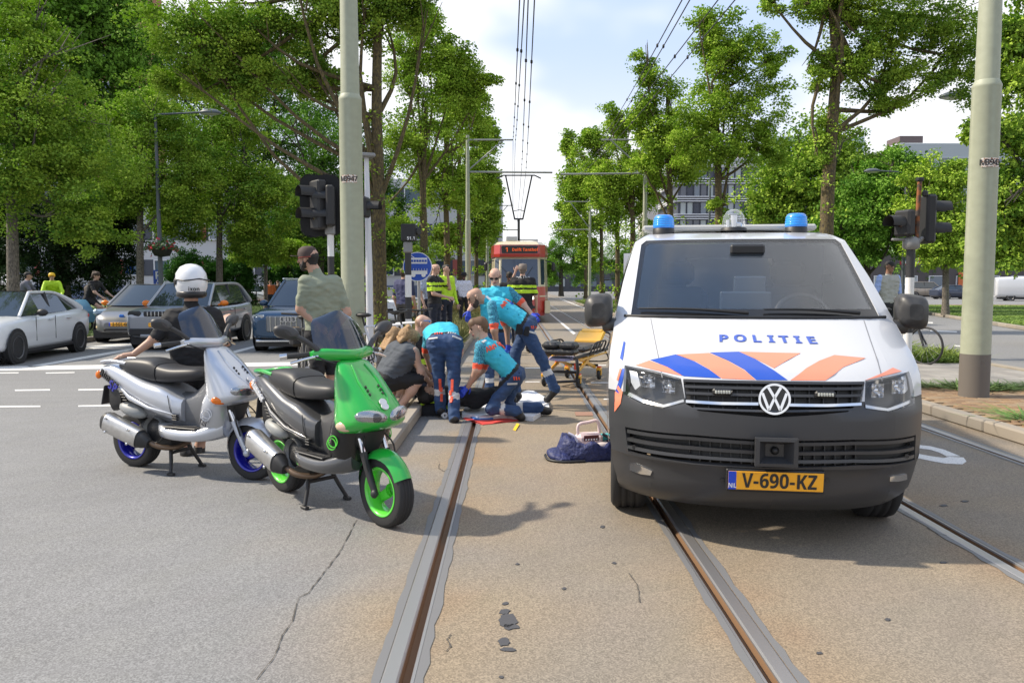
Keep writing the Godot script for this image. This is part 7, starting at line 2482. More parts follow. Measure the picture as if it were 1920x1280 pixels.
		if style in ["bun", "long"]:
			for i in 7: H.append([c - f * 0.06 + r * (i - 3) * 0.022 + u * 0.02, c - f * (0.09 if style == "bun" else 0.10) + r * (i - 3) * 0.03 - u * (0.05 if style == "bun" else 0.17), 0.034, 0.024, "hair"])
			if style == "bun":
				for i in 6: H.append([c - f * 0.06 + u * 0.115 + r * cos(i) * 0.02 + f * sin(i) * 0.02, c - f * 0.075 + u * 0.135 + r * cos(i * 1.9) * 0.03, 0.03, 0.022, "hair"])
	elif style == "cap":
		H.append([c - f * 0.040 + u * 0.01, c - f * 0.036 - u * 0.045, 0.072, 0.056, "hair"])
	elif style == "bald" and C.get("stubble", false):
		H.append([c - f * 0.05 - u * 0.0, c - f * 0.03 - u * 0.03, 0.062, 0.058, "hair"])
	if C.get("beard", false):
		H.append([c + f * 0.050 - u * 0.088, c + f * 0.045 - u * 0.075, 0.038, 0.045, "hair"])
		for e in [-1, 1]: H.append([c + r * e * 0.050 + f * 0.030 - u * 0.075, c + r * e * 0.066 + f * 0.008 - u * 0.035, 0.026, 0.016, "hair"])
	sdf_mesh(H, 0.009 if cell < 0.014 else 0.0125, 0.014, out)
	var mt := {"skin": M(skin(C.get("skin", 0)), [0.48, 0.42, 0.24, 0.055][C.get("skin", 0)], [0.30, 0.25, 0.125, 0.03][C.get("skin", 0)], [0.225, 0.175, 0.08, 0.02][C.get("skin", 0)], 0.55), "eye": M("eye_dark", 0.04, 0.03, 0.025, 0.2), "lips": M("lips", 0.33, 0.13, 0.11, 0.5), "hair": C.get("hair", M("hair_brown", 0.05, 0.03, 0.018, 0.7)), "shirt": C.shirt, "trousers": C.trousers, "shoes": C.get("shoes", M("boot_black", 0.015, 0.015, 0.016, 0.5))}
	for kx in ["gloves", "sleeve", "cuff", "stripe", "stripe2", "belt", "collar", "vest"]: mt[kx] = C.get(kx + "_mat", C.get(kx, mt["shirt"]))
	if C.get("style", "") == "helmet": out.erase("hair")
	for t in out:
		var mi := MeshInstance3D.new()
		mi.mesh = (out[t] as SurfaceTool).commit()
		mi.material_override = mt[t] if mt.has(t) and mt[t] is Material else mt["shirt"]
		put(mi, {"skin": "body", "eye": "eyes", "stripe": "reflective_stripe", "stripe2": "reflective_stripe"}.get(t, t), o)
		mi.position = -o.position
	# headgear
	X = Transform3D(Basis(r, u, -f), c - o.position)
	var st := S()
	if style == "cap":
		lathe(st, [Vector2(0.095, 0.0), Vector2(0.099, 0.045), Vector2(0.085, 0.095), Vector2(0.05, 0.118), Vector2(0.001, 0.123)], 18)
		plate(st, pv([-0.075, 0.0, -0.07, 0.06, -0.04, 0.10, 0.04, 0.10, 0.07, 0.06, 0.075, 0.0]), 0.0, 0.008, Transform3D(Basis(Vector3.RIGHT, Vector3(0, 0.12, -1), Vector3.UP), Vector3(0, 0.022, -0.07)))
		var cp := obj("cap", st, C.hat, o)
		if C.has("hat_band"):
			st = S()
			lathe(st, [Vector2(0.098, 0.006), Vector2(0.0985, 0.013)], 18)
			obj("cap_band", st, C.hat_band, cp)
	elif style == "hat":
		lathe(st, [Vector2(0.15, 0.045), Vector2(0.145, 0.035), Vector2(0.098, 0.045), Vector2(0.095, 0.10), Vector2(0.08, 0.135), Vector2(0.001, 0.128)], 18)
		obj("hat", st, C.hat, o)
	elif style == "helmet":
		lathe(st, [Vector2(0.115, -0.10), Vector2(0.138, -0.04), Vector2(0.142, 0.02), Vector2(0.13, 0.085), Vector2(0.095, 0.14), Vector2(0.045, 0.165), Vector2(0.001, 0.17)], 28, Transform3D(Basis.from_scale(Vector3(0.95, 1, 1.12)), Vector3.ZERO))
		var hm := obj("helmet", st, C.hat, o)
		st = S()
		lathe(st, [Vector2(0.10, -0.135), Vector2(0.128, -0.12), Vector2(0.132, -0.085), Vector2(0.118, -0.075)], 28, Transform3D(Basis.from_scale(Vector3(0.95, 1, 1.15)), Vector3.ZERO))
		for e in [-1, 1]: ball(st, Vector3(e * 0.132, 0.01, -0.02), Vector3(0.014, 0.03, 0.03), Basis(), 12)
		for e in [-1, 1]: tube(st, catmull([Vector3(e * 0.128, 0.0, -0.06), Vector3(e * 0.136, 0.025, 0.02), Vector3(e * 0.11, 0.02, 0.115), Vector3(0, 0.035, 0.163)], 4), 0.006, 6)
		obj("helmet_trim", st, C.hat_band, hm)
		st = S()
		var vr := []
		for yy in [-0.035, 0.0, 0.04, 0.075]:
			var ring := []
			for j in 11:
				var a := (j - 5) * 0.24
				ring.append(Vector3(sin(a) * 0.141, yy, -cos(a) * (0.164 - yy * yy * 6.0)))
			vr.append(ring)
		rings(st, vr, false, 1, false)
		obj("visor", st, M("visor", 0.02, 0.02, 0.025, 0.08), hm)
		X = Transform3D()
		var bp := Basis(r, u, -f)
		text_part("lettering", "ixon", 0.034, C.hat_band, hm, Transform3D(bp * Basis(Vector3.UP, -0.25), c - o.position + bp * Vector3(-0.05, -0.055, 0.157)), 0.006)
	if C.has("glasses"):
		X = Transform3D(Basis(r, u, -f), c - o.position)
		st = S()
		var gy: float = C.get("glasses_up", 0.0)
		for e in [-1, 1]:
			ball(st, Vector3(e * 0.034, 0.006 + gy, -0.095 + gy * 0.45), Vector3(0.027, 0.019, 0.007), Basis(), 10)
			tube(st, [Vector3(e * 0.058, 0.01 + gy, -0.085 + gy * 0.45), Vector3(e * 0.082, 0.012 + gy * 0.6, 0.0)], 0.004, 5)
		tube(st, [Vector3(-0.02, 0.01 + gy, -0.1 + gy * 0.45), Vector3(0.02, 0.01 + gy, -0.1 + gy * 0.45)], 0.004, 5)
		obj("sunglasses", st, C.glasses, o)
	X = Transform3D()
	return o

func on_cloth(who: Node3D, part: String, px: float, py: float) -> Array:
	# nearest point of a garment to the line of sight through a pixel: [place, normal] in the person's axes
	var r := ray(px, py).normalized()
	var o := Vector3(0, HC, 0)
	var bestp := Vector3.ZERO
	var bestn := Vector3.BACK
	var bd := 1e9
	for ch in who.get_children():
		if not String(ch.name).begins_with(part): continue
		var arr: Array = (ch as MeshInstance3D).mesh.surface_get_arrays(0)
		var vs_: PackedVector3Array = arr[Mesh.ARRAY_VERTEX]
		var ns: PackedVector3Array = arr[Mesh.ARRAY_NORMAL]
		for i in range(0, vs_.size(), 2):
			var d := vs_[i] - o
			if ns[i].dot(r) > -0.1: continue
			var t := d.dot(r)
			var e := (d - r * t).length() + t * 0.03
			if e < bd:
				bd = e
				bestp = vs_[i]
				bestn = ns[i]
	return [bestp - who.position, bestn]
func stick(who: Node3D, part: String, words: String, from: Vector2, to: Vector2, h: float, m: Material) -> void:
	var n := words.length()
	for i in n:
		var p := from.lerp(to, (i + 0.5) / n)
		var a := on_cloth(who, part, p.x, p.y)
		var z: Vector3 = a[1]
		var d2 := (to - from).normalized()
		var x := Vector3(d2.x, -d2.y, 0)
		x = (x - z * x.dot(z)).normalized()
		text_part("lettering", words[i], h, m, who, Transform3D(Basis(x, z.cross(x), z), a[0] + z * 0.006), 0.006)
func patch_on(who: Node3D, part: String, called: String, px: float, py: float, size: Vector2, spin: float, m: Material) -> void:
	var a := on_cloth(who, part, px, py)
	var z: Vector3 = a[1]
	var x := (Vector3(cos(spin), sin(spin), 0) - z * Vector3(cos(spin), sin(spin), 0).dot(z)).normalized()
	var st := S()
	box(st, a[0] + z * 0.003, Vector3(size.x, size.y, 0.012), 0.002, Basis(x, z.cross(x), z))
	obj(called, st, m, who)

func people() -> void:
	var Q := func(z: float, a: Array) -> Vector3: return D(a[0], a[1], z + (a[2] if a.size() > 2 else 0.0))
	var rig := func(z: float, d: Dictionary, face: Vector3, floor_ := 0.0) -> Dictionary:
		var r := {"face": face, "floor": floor_}
		for k in d: r[k] = d[k] if d[k] is Vector3 else Q.call(z, d[k])
		return r
	# a standing figure: feet on the floor, proportions by height
	var stand := func(px: float, z: float, h: float, yaw: float, floor_: float, over := {}) -> Dictionary:
		var x := D(px, 600, z).x
		var b := Basis(Vector3.UP, yaw)    # yaw 0 faces the camera
		var p := func(a: float, y: float, c: float) -> Vector3: return Vector3(x, floor_, z) + b * Vector3(a * h, y * h, c * h)
		var r := {"hd": p.call(0, 0.925, 0.015), "nk": p.call(0, 0.845, -0.005), "sa": p.call(-0.112, 0.81, 0), "sb": p.call(0.112, 0.81, 0), "ea": p.call(-0.15, 0.63, -0.01), "eb": p.call(0.15, 0.63, -0.01), "wa": p.call(-0.15, 0.49, 0.05), "wb": p.call(0.15, 0.49, 0.05), "ha": p.call(-0.052, 0.52, 0), "hb": p.call(0.052, 0.52, 0), "ka": p.call(-0.06, 0.285, 0.015), "kb": p.call(0.06, 0.285, 0.0), "aa": p.call(-0.065, 0.05, 0), "ab": p.call(0.065, 0.05, -0.02), "ta": p.call(-0.075, 0.022, 0.09), "tb": p.call(0.075, 0.022, 0.07), "face": b * Vector3(0, -0.05, 1), "floor": floor_}
		for k in over: r[k] = p.call(over[k][0], over[k][1], over[k][2])
		return r
	var black := M("cloth_black", 0.012, 0.012, 0.014, 0.85)
	var navy := M("cloth_navy", 0.014, 0.018, 0.034, 0.85)
	var lime := M("hi_vis", 0.45, 0.70, 0.02, 0.6)
	var ambu := rough_surface("ambu_shirt", noise_tex(0.012, lin(0.025, 0.38, 0.53), lin(0.04, 0.47, 0.63), 256, 2), bump_tex(0.02, 6.0, 256, 4), 1.2, 0.8)
	var hexm := rough_surface("ambu_sleeve", noise_tex(0.10, lin(0.012, 0.07, 0.16), lin(0.06, 0.36, 0.46), 256, 4, 1, 0.30, 0.42, FastNoiseLite.TYPE_CELLULAR), null, 3.0, 0.8)
	var ambt := rough_surface("ambu_trousers", noise_tex(0.02, lin(0.018, 0.048, 0.125), lin(0.028, 0.066, 0.16), 256, 3), bump_tex(0.02, 6.0, 256, 4), 1.5, 0.8)
	var glove := M("glove_blue", 0.02, 0.06, 0.50, 0.5)
	var refl := M("reflective", 0.52, 0.53, 0.54, 0.5)
	var redt := M("trim_red", 0.75, 0.09, 0.04, 0.6)
	var brown := M("hair_brown", 0.05, 0.03, 0.018, 0.7)
	var dkhair := M("hair_dark", 0.012, 0.010, 0.009, 0.7)
	var blond := rough_surface("hair_blond", noise_tex(0.03, lin(0.20, 0.11, 0.045), lin(0.42, 0.26, 0.12), 256, 5), bump_tex(0.08, 10.0, 256, 6), 6.0, 0.6)
	# --- rider with helmet behind the silver scooter ---
	var j: Dictionary = rig.call(-7.05, {"hd": [358, 530], "nk": [358, 567], "sa": [321, 592, 0.05], "sb": [402, 590, -0.05], "ea": [291, 634, 0.12], "wa": [250, 664, 0.20], "eb": [424, 640, -0.18], "wb": [424, 604, -0.42], "ha": [343, 700], "hb": [382, 700, -0.05], "ka": [346, 778, 0.02], "kb": [386, 778, -0.1], "aa": [349, 846, 0.0], "ab": [372, 846, -0.12], "ta": [347, 856, -0.16], "tb": [374, 855, -0.26]}, Vector3(-0.72, 0.0, -0.68))
	j.hda = Vector3(-0.9, -0.08, 0.25)
	j.pna = Vector3(0, 1, 0.1)
	person("person in black with white helmet leaning on the silver scooter", j, {"shirt": black, "trousers": black, "sleeve": 0.85, "leg": 1.0, "skin": 1, "style": "helmet", "hat": paint("helmet_white", 0.66, 0.67, 0.69, 0.3), "hat_band": M("helmet_black", 0.015, 0.015, 0.016, 0.4), "cell": 0.0125, "fat": 1.08, "curl": 0.3})
	# --- man in olive shirt and cap ---
	j = rig.call(-7.95, {"hd": [577, 484], "nk": [590, 509], "sa": [571, 529, 0.10], "sb": [630, 528, -0.08], "ea": [563, 580, 0.12], "wa": [590, 604, 0.14], "eb": [650, 586, -0.05], "wb": [632, 612, 0.06], "ha": [592, 628, 0.05], "hb": [626, 628, -0.05], "ka": [596, 716, 0.06], "kb": [622, 716, -0.05], "aa": [598, 788, 0.05], "ab": [622, 785, -0.08], "ta": [580, 792, 0.10], "tb": [604, 790, -0.02]}, Vector3(-1, -0.08, -0.25), 0.12)
	j.hda = Vector3(0.6, -0.5, 0.1)
	person("man in olive t-shirt and brown cap standing behind the green scooter", j, {"shirt": rough_surface("olive_cloth", noise_tex(0.02, lin(0.215, 0.24, 0.175), lin(0.235, 0.26, 0.19), 256, 12), bump_tex(0.012, 2.5, 256, 13), 1.0, 0.85), "trousers": black, "sleeve": 0.72, "leg": 0.75, "skin": 1, "style": "cap", "hat": M("cap_brown", 0.055, 0.035, 0.03, 0.8), "hat_band": M("band_red", 0.30, 0.05, 0.03, 0.7), "hair": dkhair, "beard": true, "shoes": M("shoe_grey", 0.3, 0.3, 0.3, 0.7), "cell": 0.0125, "fat": 1.04})
	# --- crouching woman ---
	j = rig.call(-9.2, {"hd": [765, 636, -0.05], "nk": [762, 652], "sa": [742, 652, -0.15], "sb": [775, 660, 0.13], "ea": [790, 690, -0.25], "wa": [806, 702, -0.3], "eb": [789, 696, 0.12], "wb": [803, 714, -0.05], "ha": [718, 712, -0.12], "hb": [728, 714, 0.10], "ka": [780, 706, -0.2], "kb": [786, 711, 0.12], "aa": [746, 764, -0.15], "ab": [748, 766, 0.12], "ta": [778, 768, -0.15], "tb": [778, 773, 0.13]}, Vector3(0.8, -0.5, -0.35), 0.12)
	j.up = Vector3(0.3, 0.9, 0.1)
	person("barefoot woman in grey vest top crouching at the kerb", j, {"shirt": M("tank_grey", 0.06, 0.07, 0.085, 0.85), "trousers": black, "sleeve": 0.0, "leg": 0.95, "barefoot": true, "skin": 0, "style": "bun", "hair": blond, "cell": 0.0125, "fat": 1.30})
	# --- second woman, hair only above the first ---
	j = rig.call(-9.9, {"hd": [741, 634], "nk": [736, 654], "sa": [718, 664, 0.0], "sb": [752, 664], "ea": [712, 695], "wa": [735, 705, -0.1], "eb": [765, 695], "wb": [770, 705, -0.2], "ha": [716, 712], "hb": [740, 714], "ka": [752, 705, -0.2], "kb": [762, 706], "aa": [730, 757, -0.1], "ab": [742, 757], "ta": [755, 762, -0.1], "tb": [766, 762]}, Vector3(0.75, -0.4, -0.5), 0.12)
	person("woman with long curly blond hair crouching behind the grey vest top", j, {"shirt": M("dress_dark", 0.03, 0.03, 0.035, 0.85), "trousers": black, "sleeve": 0.5, "leg": 0.9, "skin": 0, "style": "long", "hair": blond, "cell": 0.014, "shoes": M("shoe_grey", 0.3, 0.3, 0.3, 0.7)})
	# --- police officers' shirts: dark with fluorescent bands across the chest ---
	var bands := func(J: Dictionary, t0: float, t1: float) -> Callable:
		var top: Vector3 = (J.sa + J.sb) * 0.5
		var d: Vector3 = (J.ha + J.hb) * 0.5 - top
		var L := d.length()
		d /= L
		return func(p: Vector3, t: String) -> String:
			var v := (p - top).dot(d) / L
			if t == "shirt" and ((v > t0 and v < t0 + 0.10) or (v > t1 and v < t1 + 0.16)): return "stripe"
			if t in ["shirt", "trousers"] and v > 0.86 and v < 0.98: return "belt"
			return t
	j = rig.call(-10.0, {"hd": [793, 607], "nk": [785, 630], "sa": [770, 645, 0.10], "sb": [800, 645, -0.12], "ea": [775, 685, 0.05], "wa": [800, 692, 0.12], "eb": [812, 685, -0.1], "wb": [806, 715, 0.05], "ha": [776, 716, 0.05], "hb": [795, 716, -0.1], "ka": [806, 748, 0.15], "kb": [818, 746, -0.15], "aa": [775, 750, 0.0], "ab": [785, 750, -0.15], "ta": [758, 752, 0.0], "tb": [768, 752, -0.15]}, Vector3(0.85, -0.45, 0.05))
	person("kneeling police officer with blue mirrored sunglasses on his head", j, {"shirt": black, "trousers": navy, "stripe": lime, "belt": black, "sleeve": 0.7, "skin": 0, "style": "bald", "stubble": true, "hair": M("hair_sandy", 0.30, 0.19, 0.12, 0.7), "glasses": M("mirror_blue", 0.05, 0.30, 0.85, 0.05, 0.6), "glasses_up": 0.065, "tagfn": bands.call(j, 0.35, 0.35), "cell": 0.0125})
	# --- ambulance crew: turquoise back, patterned sleeves, blue trousers ---
	var crew := func(J: Dictionary) -> Callable:
		return func(p: Vector3, t: String) -> String:
			if t == "sleeve":
				for q in [[J.sa, J.ea], [J.sb, J.eb]]:
					var v: float = (p - q[0]).dot((q[1] - q[0]).normalized()) / (q[1] - q[0]).length()
					if v > 0.70 and v < 1.0 and p.distance_to(q[0].lerp(q[1], v)) < 0.11: return "cuff"
			if t == "trousers":
				for q in [[J.ka, J.aa], [J.kb, J.ab]]:
					var v: float = (p - q[0]).dot((q[1] - q[0]).normalized()) / (q[1] - q[0]).length()
					if v > 0.36 and v < 0.54 and p.distance_to(q[0].lerp(q[1], v)) < 0.12: return "stripe"
			if t in ["shirt", "trousers"]:
				var top: Vector3 = (J.sa + J.sb) * 0.5
				var d: Vector3 = (J.ha + J.hb) * 0.5 - top
				var v := (p - top).dot(d) / d.length_squared()
				if v > 0.84 and v < 0.93: return "belt"
			return t
	var kit := {"shirt": ambu, "trousers": ambt, "sleeve_mat": hexm, "cuff": redt, "stripe": refl, "belt": black, "sleeve": 0.78, "boots": true, "gloves": glove, "skin": 0, "cell": 0.0125}
	var dress := func(J: Dictionary, more: Dictionary) -> Dictionary:
		var c: Dictionary = kit.duplicate()
		c["tagfn"] = crew.call(J)
		c.merge(more, true)
		return c
	# bending, back to the camera
	j = rig.call(-8.95, {"hd": [822, 640, -0.78], "nk": [824, 625, -0.62], "sa": [803, 624, -0.45], "sb": [848, 617, -0.50], "ea": [799, 662, -0.50], "wa": [808, 696, -0.55], "eb": [862, 662, -0.60], "wb": [850, 700, -0.7], "ha": [818, 645, 0.0], "hb": [850, 645, 0.0], "ka": [823, 706, -0.06], "kb": [851, 712, 0.06], "aa": [826, 766, -0.1], "ab": [851, 782, 0.22], "ta": [822, 772, -0.3], "tb": [848, 789, 0.06]}, Vector3(-0.1, -0.9, -0.5))
	var pf := person("ambulance worker bending over with back turned, blue trousers", j, dress.call(j, {"hair": blond, "style": "short", "fat": 1.08}))
	for i in 4:
		patch_on(pf, "trousers", "trouser_mark", 815 + i * 4.5, 624, Vector2(0.014, 0.04), 0.35, redt)
		patch_on(pf, "trousers", "trouser_mark", 840 + i * 4.5, 624, Vector2(0.014, 0.04), -0.35, refl)
	for i in 6:
		patch_on(pf, "trousers", "leg_tape", 825 + i * 0.5, 714 + i * 7, Vector2(0.030, 0.055), 0.0, redt)
		patch_on(pf, "trousers", "leg_tape", 848 - i * 0.4, 716 + i * 7, Vector2(0.030, 0.055), 0.0, redt)
	for q in [[812, 634], [857, 634]]: patch_on(pf, "trousers", "pocket_trim", q[0], q[1], Vector2(0.11, 0.022), 0.0, refl)
	# kneeling, side on
	j = rig.call(-8.95, {"hd": [897, 615], "nk": [908, 636], "sa": [901, 650, 0.17], "sb": [920, 648, -0.17], "ea": [894, 694, 0.20], "wa": [877, 726, 0.05], "eb": [905, 692, -0.25], "wb": [880, 720, -0.2], "ha": [962, 704, 0.10], "hb": [968, 702, -0.10], "ka": [922, 766, 0.14], "kb": [945, 764, -0.14], "aa": [968, 770, 0.14], "ab": [1010, 764, -0.20], "ta": [978, 782, 0.14], "tb": [1028, 770, -0.22]}, Vector3(-0.95, -0.28, 0.12))
	j.hda = Vector3(-0.7, -0.7, 0.1)
	var pg := person("kneeling ambulance worker with brown hair and lettering on his back", j, dress.call(j, {"hair": M("hair_chestnut", 0.11, 0.06, 0.03, 0.6), "style": "short"}))
	# leaning, bearded, one leg stretched behind
	j = rig.call(-9.9, {"hd": [891, 557], "nk": [911, 562], "sa": [923, 574, 0.17], "sb": [932, 566, -0.17], "ea": [927, 620, 0.22], "wa": [932, 652, 0.15], "eb": [950, 612, -0.22], "wb": [952, 645, -0.2], "ha": [983, 612, 0.09], "hb": [992, 606, -0.09], "ka": [1016, 674, 0.09], "kb": [966, 662, -0.1], "aa": [1040, 728, 0.12], "ab": [968, 730, -0.12], "ta": [1060, 741, 0.12], "tb": [950, 738, -0.12]}, Vector3(-0.85, -0.52, 0.15))
	j.ta = D(1026, 748, -9.78)
	var ph := person("bald bearded ambulance worker leaning forward over his colleague", j, dress.call(j, {"style": "bald", "beard": true, "hair": M("beard_dark", 0.045, 0.028, 0.02, 0.7), "skin": 1}))
	# behind, sunglasses, looking down
	j = rig.call(-10.9, {"hd": [928, 518], "nk": [929, 538, -0.08], "sa": [902, 549], "sb": [956, 546], "ea": [886, 573, 0.05], "wa": [879, 582, 0.28], "eb": [981, 570, 0.0], "wb": [997, 588, 0.15], "ha": [918, 628], "hb": [944, 628], "ka": [918, 690], "kb": [944, 690], "aa": [918, 738], "ab": [944, 738], "ta": [914, 745, 0.18], "tb": [948, 745, 0.18]}, Vector3(-0.12, -0.45, 1.0))
	j.hda = Vector3(-0.1, -1, 0.2)
	person("ambulance worker with dark sunglasses looking down behind his colleague", j, dress.call(j, {"style": "bald", "stubble": true, "hair": M("hair_fair", 0.36, 0.22, 0.15, 0.7), "glasses": M("lens_black", 0.015, 0.012, 0.012, 0.1)}))
	# lettering and star on the backs
	stick(pg, "shirt", "AMBULANCE", Vector2(911, 657), Vector2(972, 626), 0.058, redt)
	stick(ph, "shirt", "AMBULANCE", Vector2(940, 577), Vector2(968, 540), 0.05, redt)
	for q in [[pg, 952, 656], [ph, 962, 566]]:
		for i in 3: patch_on(q[0], "shirt", "star_emblem", q[1], q[2], Vector2(0.028, 0.10), 0.2 + i * PI / 3, M("star_blue", 0.02, 0.10, 0.55, 0.6))
	for q in [[pg, 907, 640, 1.2], [ph, 918, 560, -0.9]]: patch_on(q[0], "shirt", "shoulder_stripe", q[1], q[2], Vector2(0.10, 0.03), q[3], refl)
	for i in 3:
		patch_on(pg, "trousers", "trouser_mark", 964 + i * 4.5, 709, Vector2(0.014, 0.04), 0.2, redt)
		patch_on(ph, "trousers", "trouser_mark", 996 + i * 4, 613, Vector2(0.014, 0.04), 0.2, redt)
	patch_on(pg, "trousers", "pocket_trim", 960, 720, Vector2(0.12, 0.022), -0.1, refl)
	patch_on(ph, "trousers", "pocket_trim", 998, 624, Vector2(0.11, 0.022), -0.2, refl)
	# belt pouch of the leaning worker
	var bag := S()
	X = Transform3D(Basis(Vector3.BACK, -0.15), D(974, 617, -9.72) - ph.position)
	box(bag, Vector3.ZERO, Vector3(0.09, 0.13, 0.05), 0.012)
	box(bag, Vector3(0.09, -0.01, 0), Vector3(0.07, 0.12, 0.05), 0.012)
	X = Transform3D()
	obj("belt_pouch", bag, black, ph)
	# --- casualty lying between them, head on a folded jacket ---
	j = rig.call(-9.25, {"hd": [803, 739], "nk": [817, 744, -0.05], "sa": [826, 742, 0.10], "sb": [830, 736, -0.25], "ea": [852, 752, 0.16], "wa": [872, 752, 0.1], "eb": [856, 738, -0.35], "wb": [880, 740, -0.35], "ha": [892, 750, 0.05], "hb": [894, 744, -0.18], "ka": [925, 738, 0.05], "kb": [930, 735, -0.2], "aa": [950, 756, 0.1], "ab": [960, 750, -0.15], "ta": [962, 748, 0.12], "tb": [972, 742, -0.15]}, Vector3(0.0, 0.8, -0.6))
	j.up = Vector3(-1, 0.2, 0)
	person("person in dark clothes lying on the road between the helpers", j, {"shirt": black, "trousers": black, "sleeve": 1.9, "skin": 1, "hair": dkhair, "style": "short", "cell": 0.014})
	# --- background police and bystanders ---
	var far := func(label: String, J: Dictionary, more: Dictionary) -> Node3D:
		var c := {"cell": 0.02, "shirt": black, "trousers": navy}
		c.merge(more, true)
		return person(label, J, c)
	j = stand.call(815, -17.3, 1.88, 1.25, 0.12, {"eb": [0.16, 0.70, 0.12], "wb": [0.06, 0.88, 0.14], "ea": [-0.14, 0.64, 0.05], "wa": [-0.08, 0.60, 0.20]})
	far.call("bald police officer in short sleeves holding a phone to his face", j, {"stripe": lime, "belt": black, "style": "bald", "tagfn": bands.call(j, 0.12, 0.30), "fat": 1.12})
	j = stand.call(804, -18.6, 1.92, 1.0, 0.12)
	far.call("person in black cap and light blue shirt behind the bald officer", j, {"shirt": M("cloth_pale_blue", 0.42, 0.48, 0.62, 0.85), "style": "cap", "hat": black, "hair": dkhair})
	j = stand.call(836, -19.2, 1.90, 0.8, 0.12)
	far.call("person in fluorescent yellow jacket behind the bald officer", j, {"shirt": lime, "sleeve": 1.9, "hair": dkhair})
	j = stand.call(758, -17.5, 1.78, 2.6, 0.12)
	far.call("person in navy polo shirt standing behind the banded post", j, {"shirt": M("cloth_indigo", 0.035, 0.04, 0.10, 0.85), "trousers": black, "hair": brown})
	j = stand.call(870, -26.5, 1.80, 0.05, 0.12, {"ea": [-0.17, 0.65, 0.0], "wa": [-0.09, 0.55, 0.12]})
	far.call("man in black hat and white patterned shirt on the grass", j, {"shirt": rough_surface("spotted", noise_tex(0.09, lin(0.66, 0.66, 0.74), lin(0.10, 0.10, 0.14), 256, 7, 1, 0.74, 0.80), null, 1.6, 0.8), "trousers": black, "skin": 3, "style": "hat", "hat": black, "shoes": M("shoe_white", 0.6, 0.6, 0.6, 0.7), "hair": dkhair})
	j = stand.call(980, -17.6, 2.0, 3.05, 0.0, {"eb": [0.17, 0.70, 0.08], "wb": [0.09, 0.90, 0.08]})
	var po: Node3D = far.call("police officer seen from behind, phone at his ear before the tram", j, {"stripe": lime, "belt": black, "sleeve": 0.8, "hair": M("hair_grey", 0.16, 0.13, 0.11, 0.7), "style": "curly", "tagfn": bands.call(j, 0.17, 0.34), "fat": 1.15})
	stick(po, "shirt", "POLITIE", Vector2(969, 520), Vector2(993, 520), 0.055, refl)
	j = stand.call(955, -20.0, 1.86, 0.2, 0.0)
	far.call("man in sunglasses and dark clothes in front of the tram", j, {"skin": 3, "style": "short", "hair": dkhair, "glasses": M("lens_black", 0.015, 0.012, 0.012, 0.1)})
	j = stand.call(684, -18.5, 1.90, 1.3, 0.12, {"eb": [0.13, 0.64, 0.1], "wb": [0.05, 0.62, 0.22]})
	far.call("police officer half hidden between the thick pole and the white lamp post", j, {"stripe": lime, "belt": black, "skin": 1, "hair": dkhair, "tagfn": bands.call(j, 0.17, 0.36)})
	j = stand.call(1664, -16.5, 1.94, 0.25, 0.09)
	far.call("dark haired man in light grey vest and blue shirt behind the van", j, {"shirt": M("vest_grey", 0.34, 0.34, 0.30, 0.85), "sleeve_mat": M("cloth_sky", 0.30, 0.40, 0.68, 0.85), "sleeve": 0.8, "trousers": black, "skin": 2, "hair": dkhair, "cell": 0.016})
	# cyclists on the left
	var ride := func(px: float, z: float, yaw: float, fl: float) -> Dictionary:
		return stand.call(px, z, 1.74, yaw, fl, {"hd": [0, 0.96, 0.05], "nk": [0, 0.88, 0.03], "sa": [-0.112, 0.84, 0.02], "sb": [0.112, 0.84, 0.02], "ha": [-0.06, 0.56, -0.10], "hb": [0.06, 0.56, -0.10], "ea": [-0.16, 0.68, 0.12], "eb": [0.16, 0.68, 0.12], "wa": [-0.15, 0.60, 0.24], "wb": [0.15, 0.60, 0.24], "ka": [-0.07, 0.42, 0.14], "kb": [0.07, 0.36, 0.13], "aa": [-0.07, 0.20, 0.02], "ab": [0.07, 0.11, 0.06], "ta": [-0.07, 0.18, 0.12], "tb": [0.07, 0.09, 0.16]})
	far.call("cyclist in grey t-shirt behind the white saloon", ride.call(50, -24.5, 1.9, 0.1), {"shirt": M("cloth_slate", 0.13, 0.13, 0.16, 0.85), "trousers": black, "skin": 1, "hair": dkhair, "fat": 1.2})
	far.call("cyclist in fluorescent jacket and red yellow helmet", ride.call(100, -25.5, 0.5, 0.1), {"shirt": lime, "sleeve": 1.9, "trousers": navy, "style": "cap", "hat": M("helmet_yellow", 0.7, 0.45, 0.02, 0.4), "hat_band": redt})
	var pw: Node3D = far.call("woman cyclist in black with a taupe backpack", ride.call(178, -24.0, 1.45, 0.1), {"shirt": black, "trousers": black, "leg": 0.6, "hair": brown, "style": "bun"})
	var st2 := S()
	rings(st2, [sect(-0.32, 0.12, 1.02, 1.36, 0.5), sect(-0.20, 0.15, 0.98, 1.42, 0.5), sect(-0.12, 0.14, 1.0, 1.40, 0.5)])
	var bp := obj("backpack", st2, M("taupe", 0.12, 0.095, 0.08, 0.8), pw)
	bp.rotation.y = 1.45
	# a few onlookers far off by the hedge
	for q in [[508, -44.0, "onlooker in orange top beside the small light green tree"], [522, -46.0, "onlooker with raised phone near the hedge"]]:
		far.call(q[2], stand.call(q[0], q[1], 1.72, 0.3, 0.0), {"shirt": M("cloth_orange", 0.5, 0.12, 0.03, 0.8) if q[0] == 508 else M("cloth_brown", 0.12, 0.07, 0.05, 0.8), "cell": 0.03})

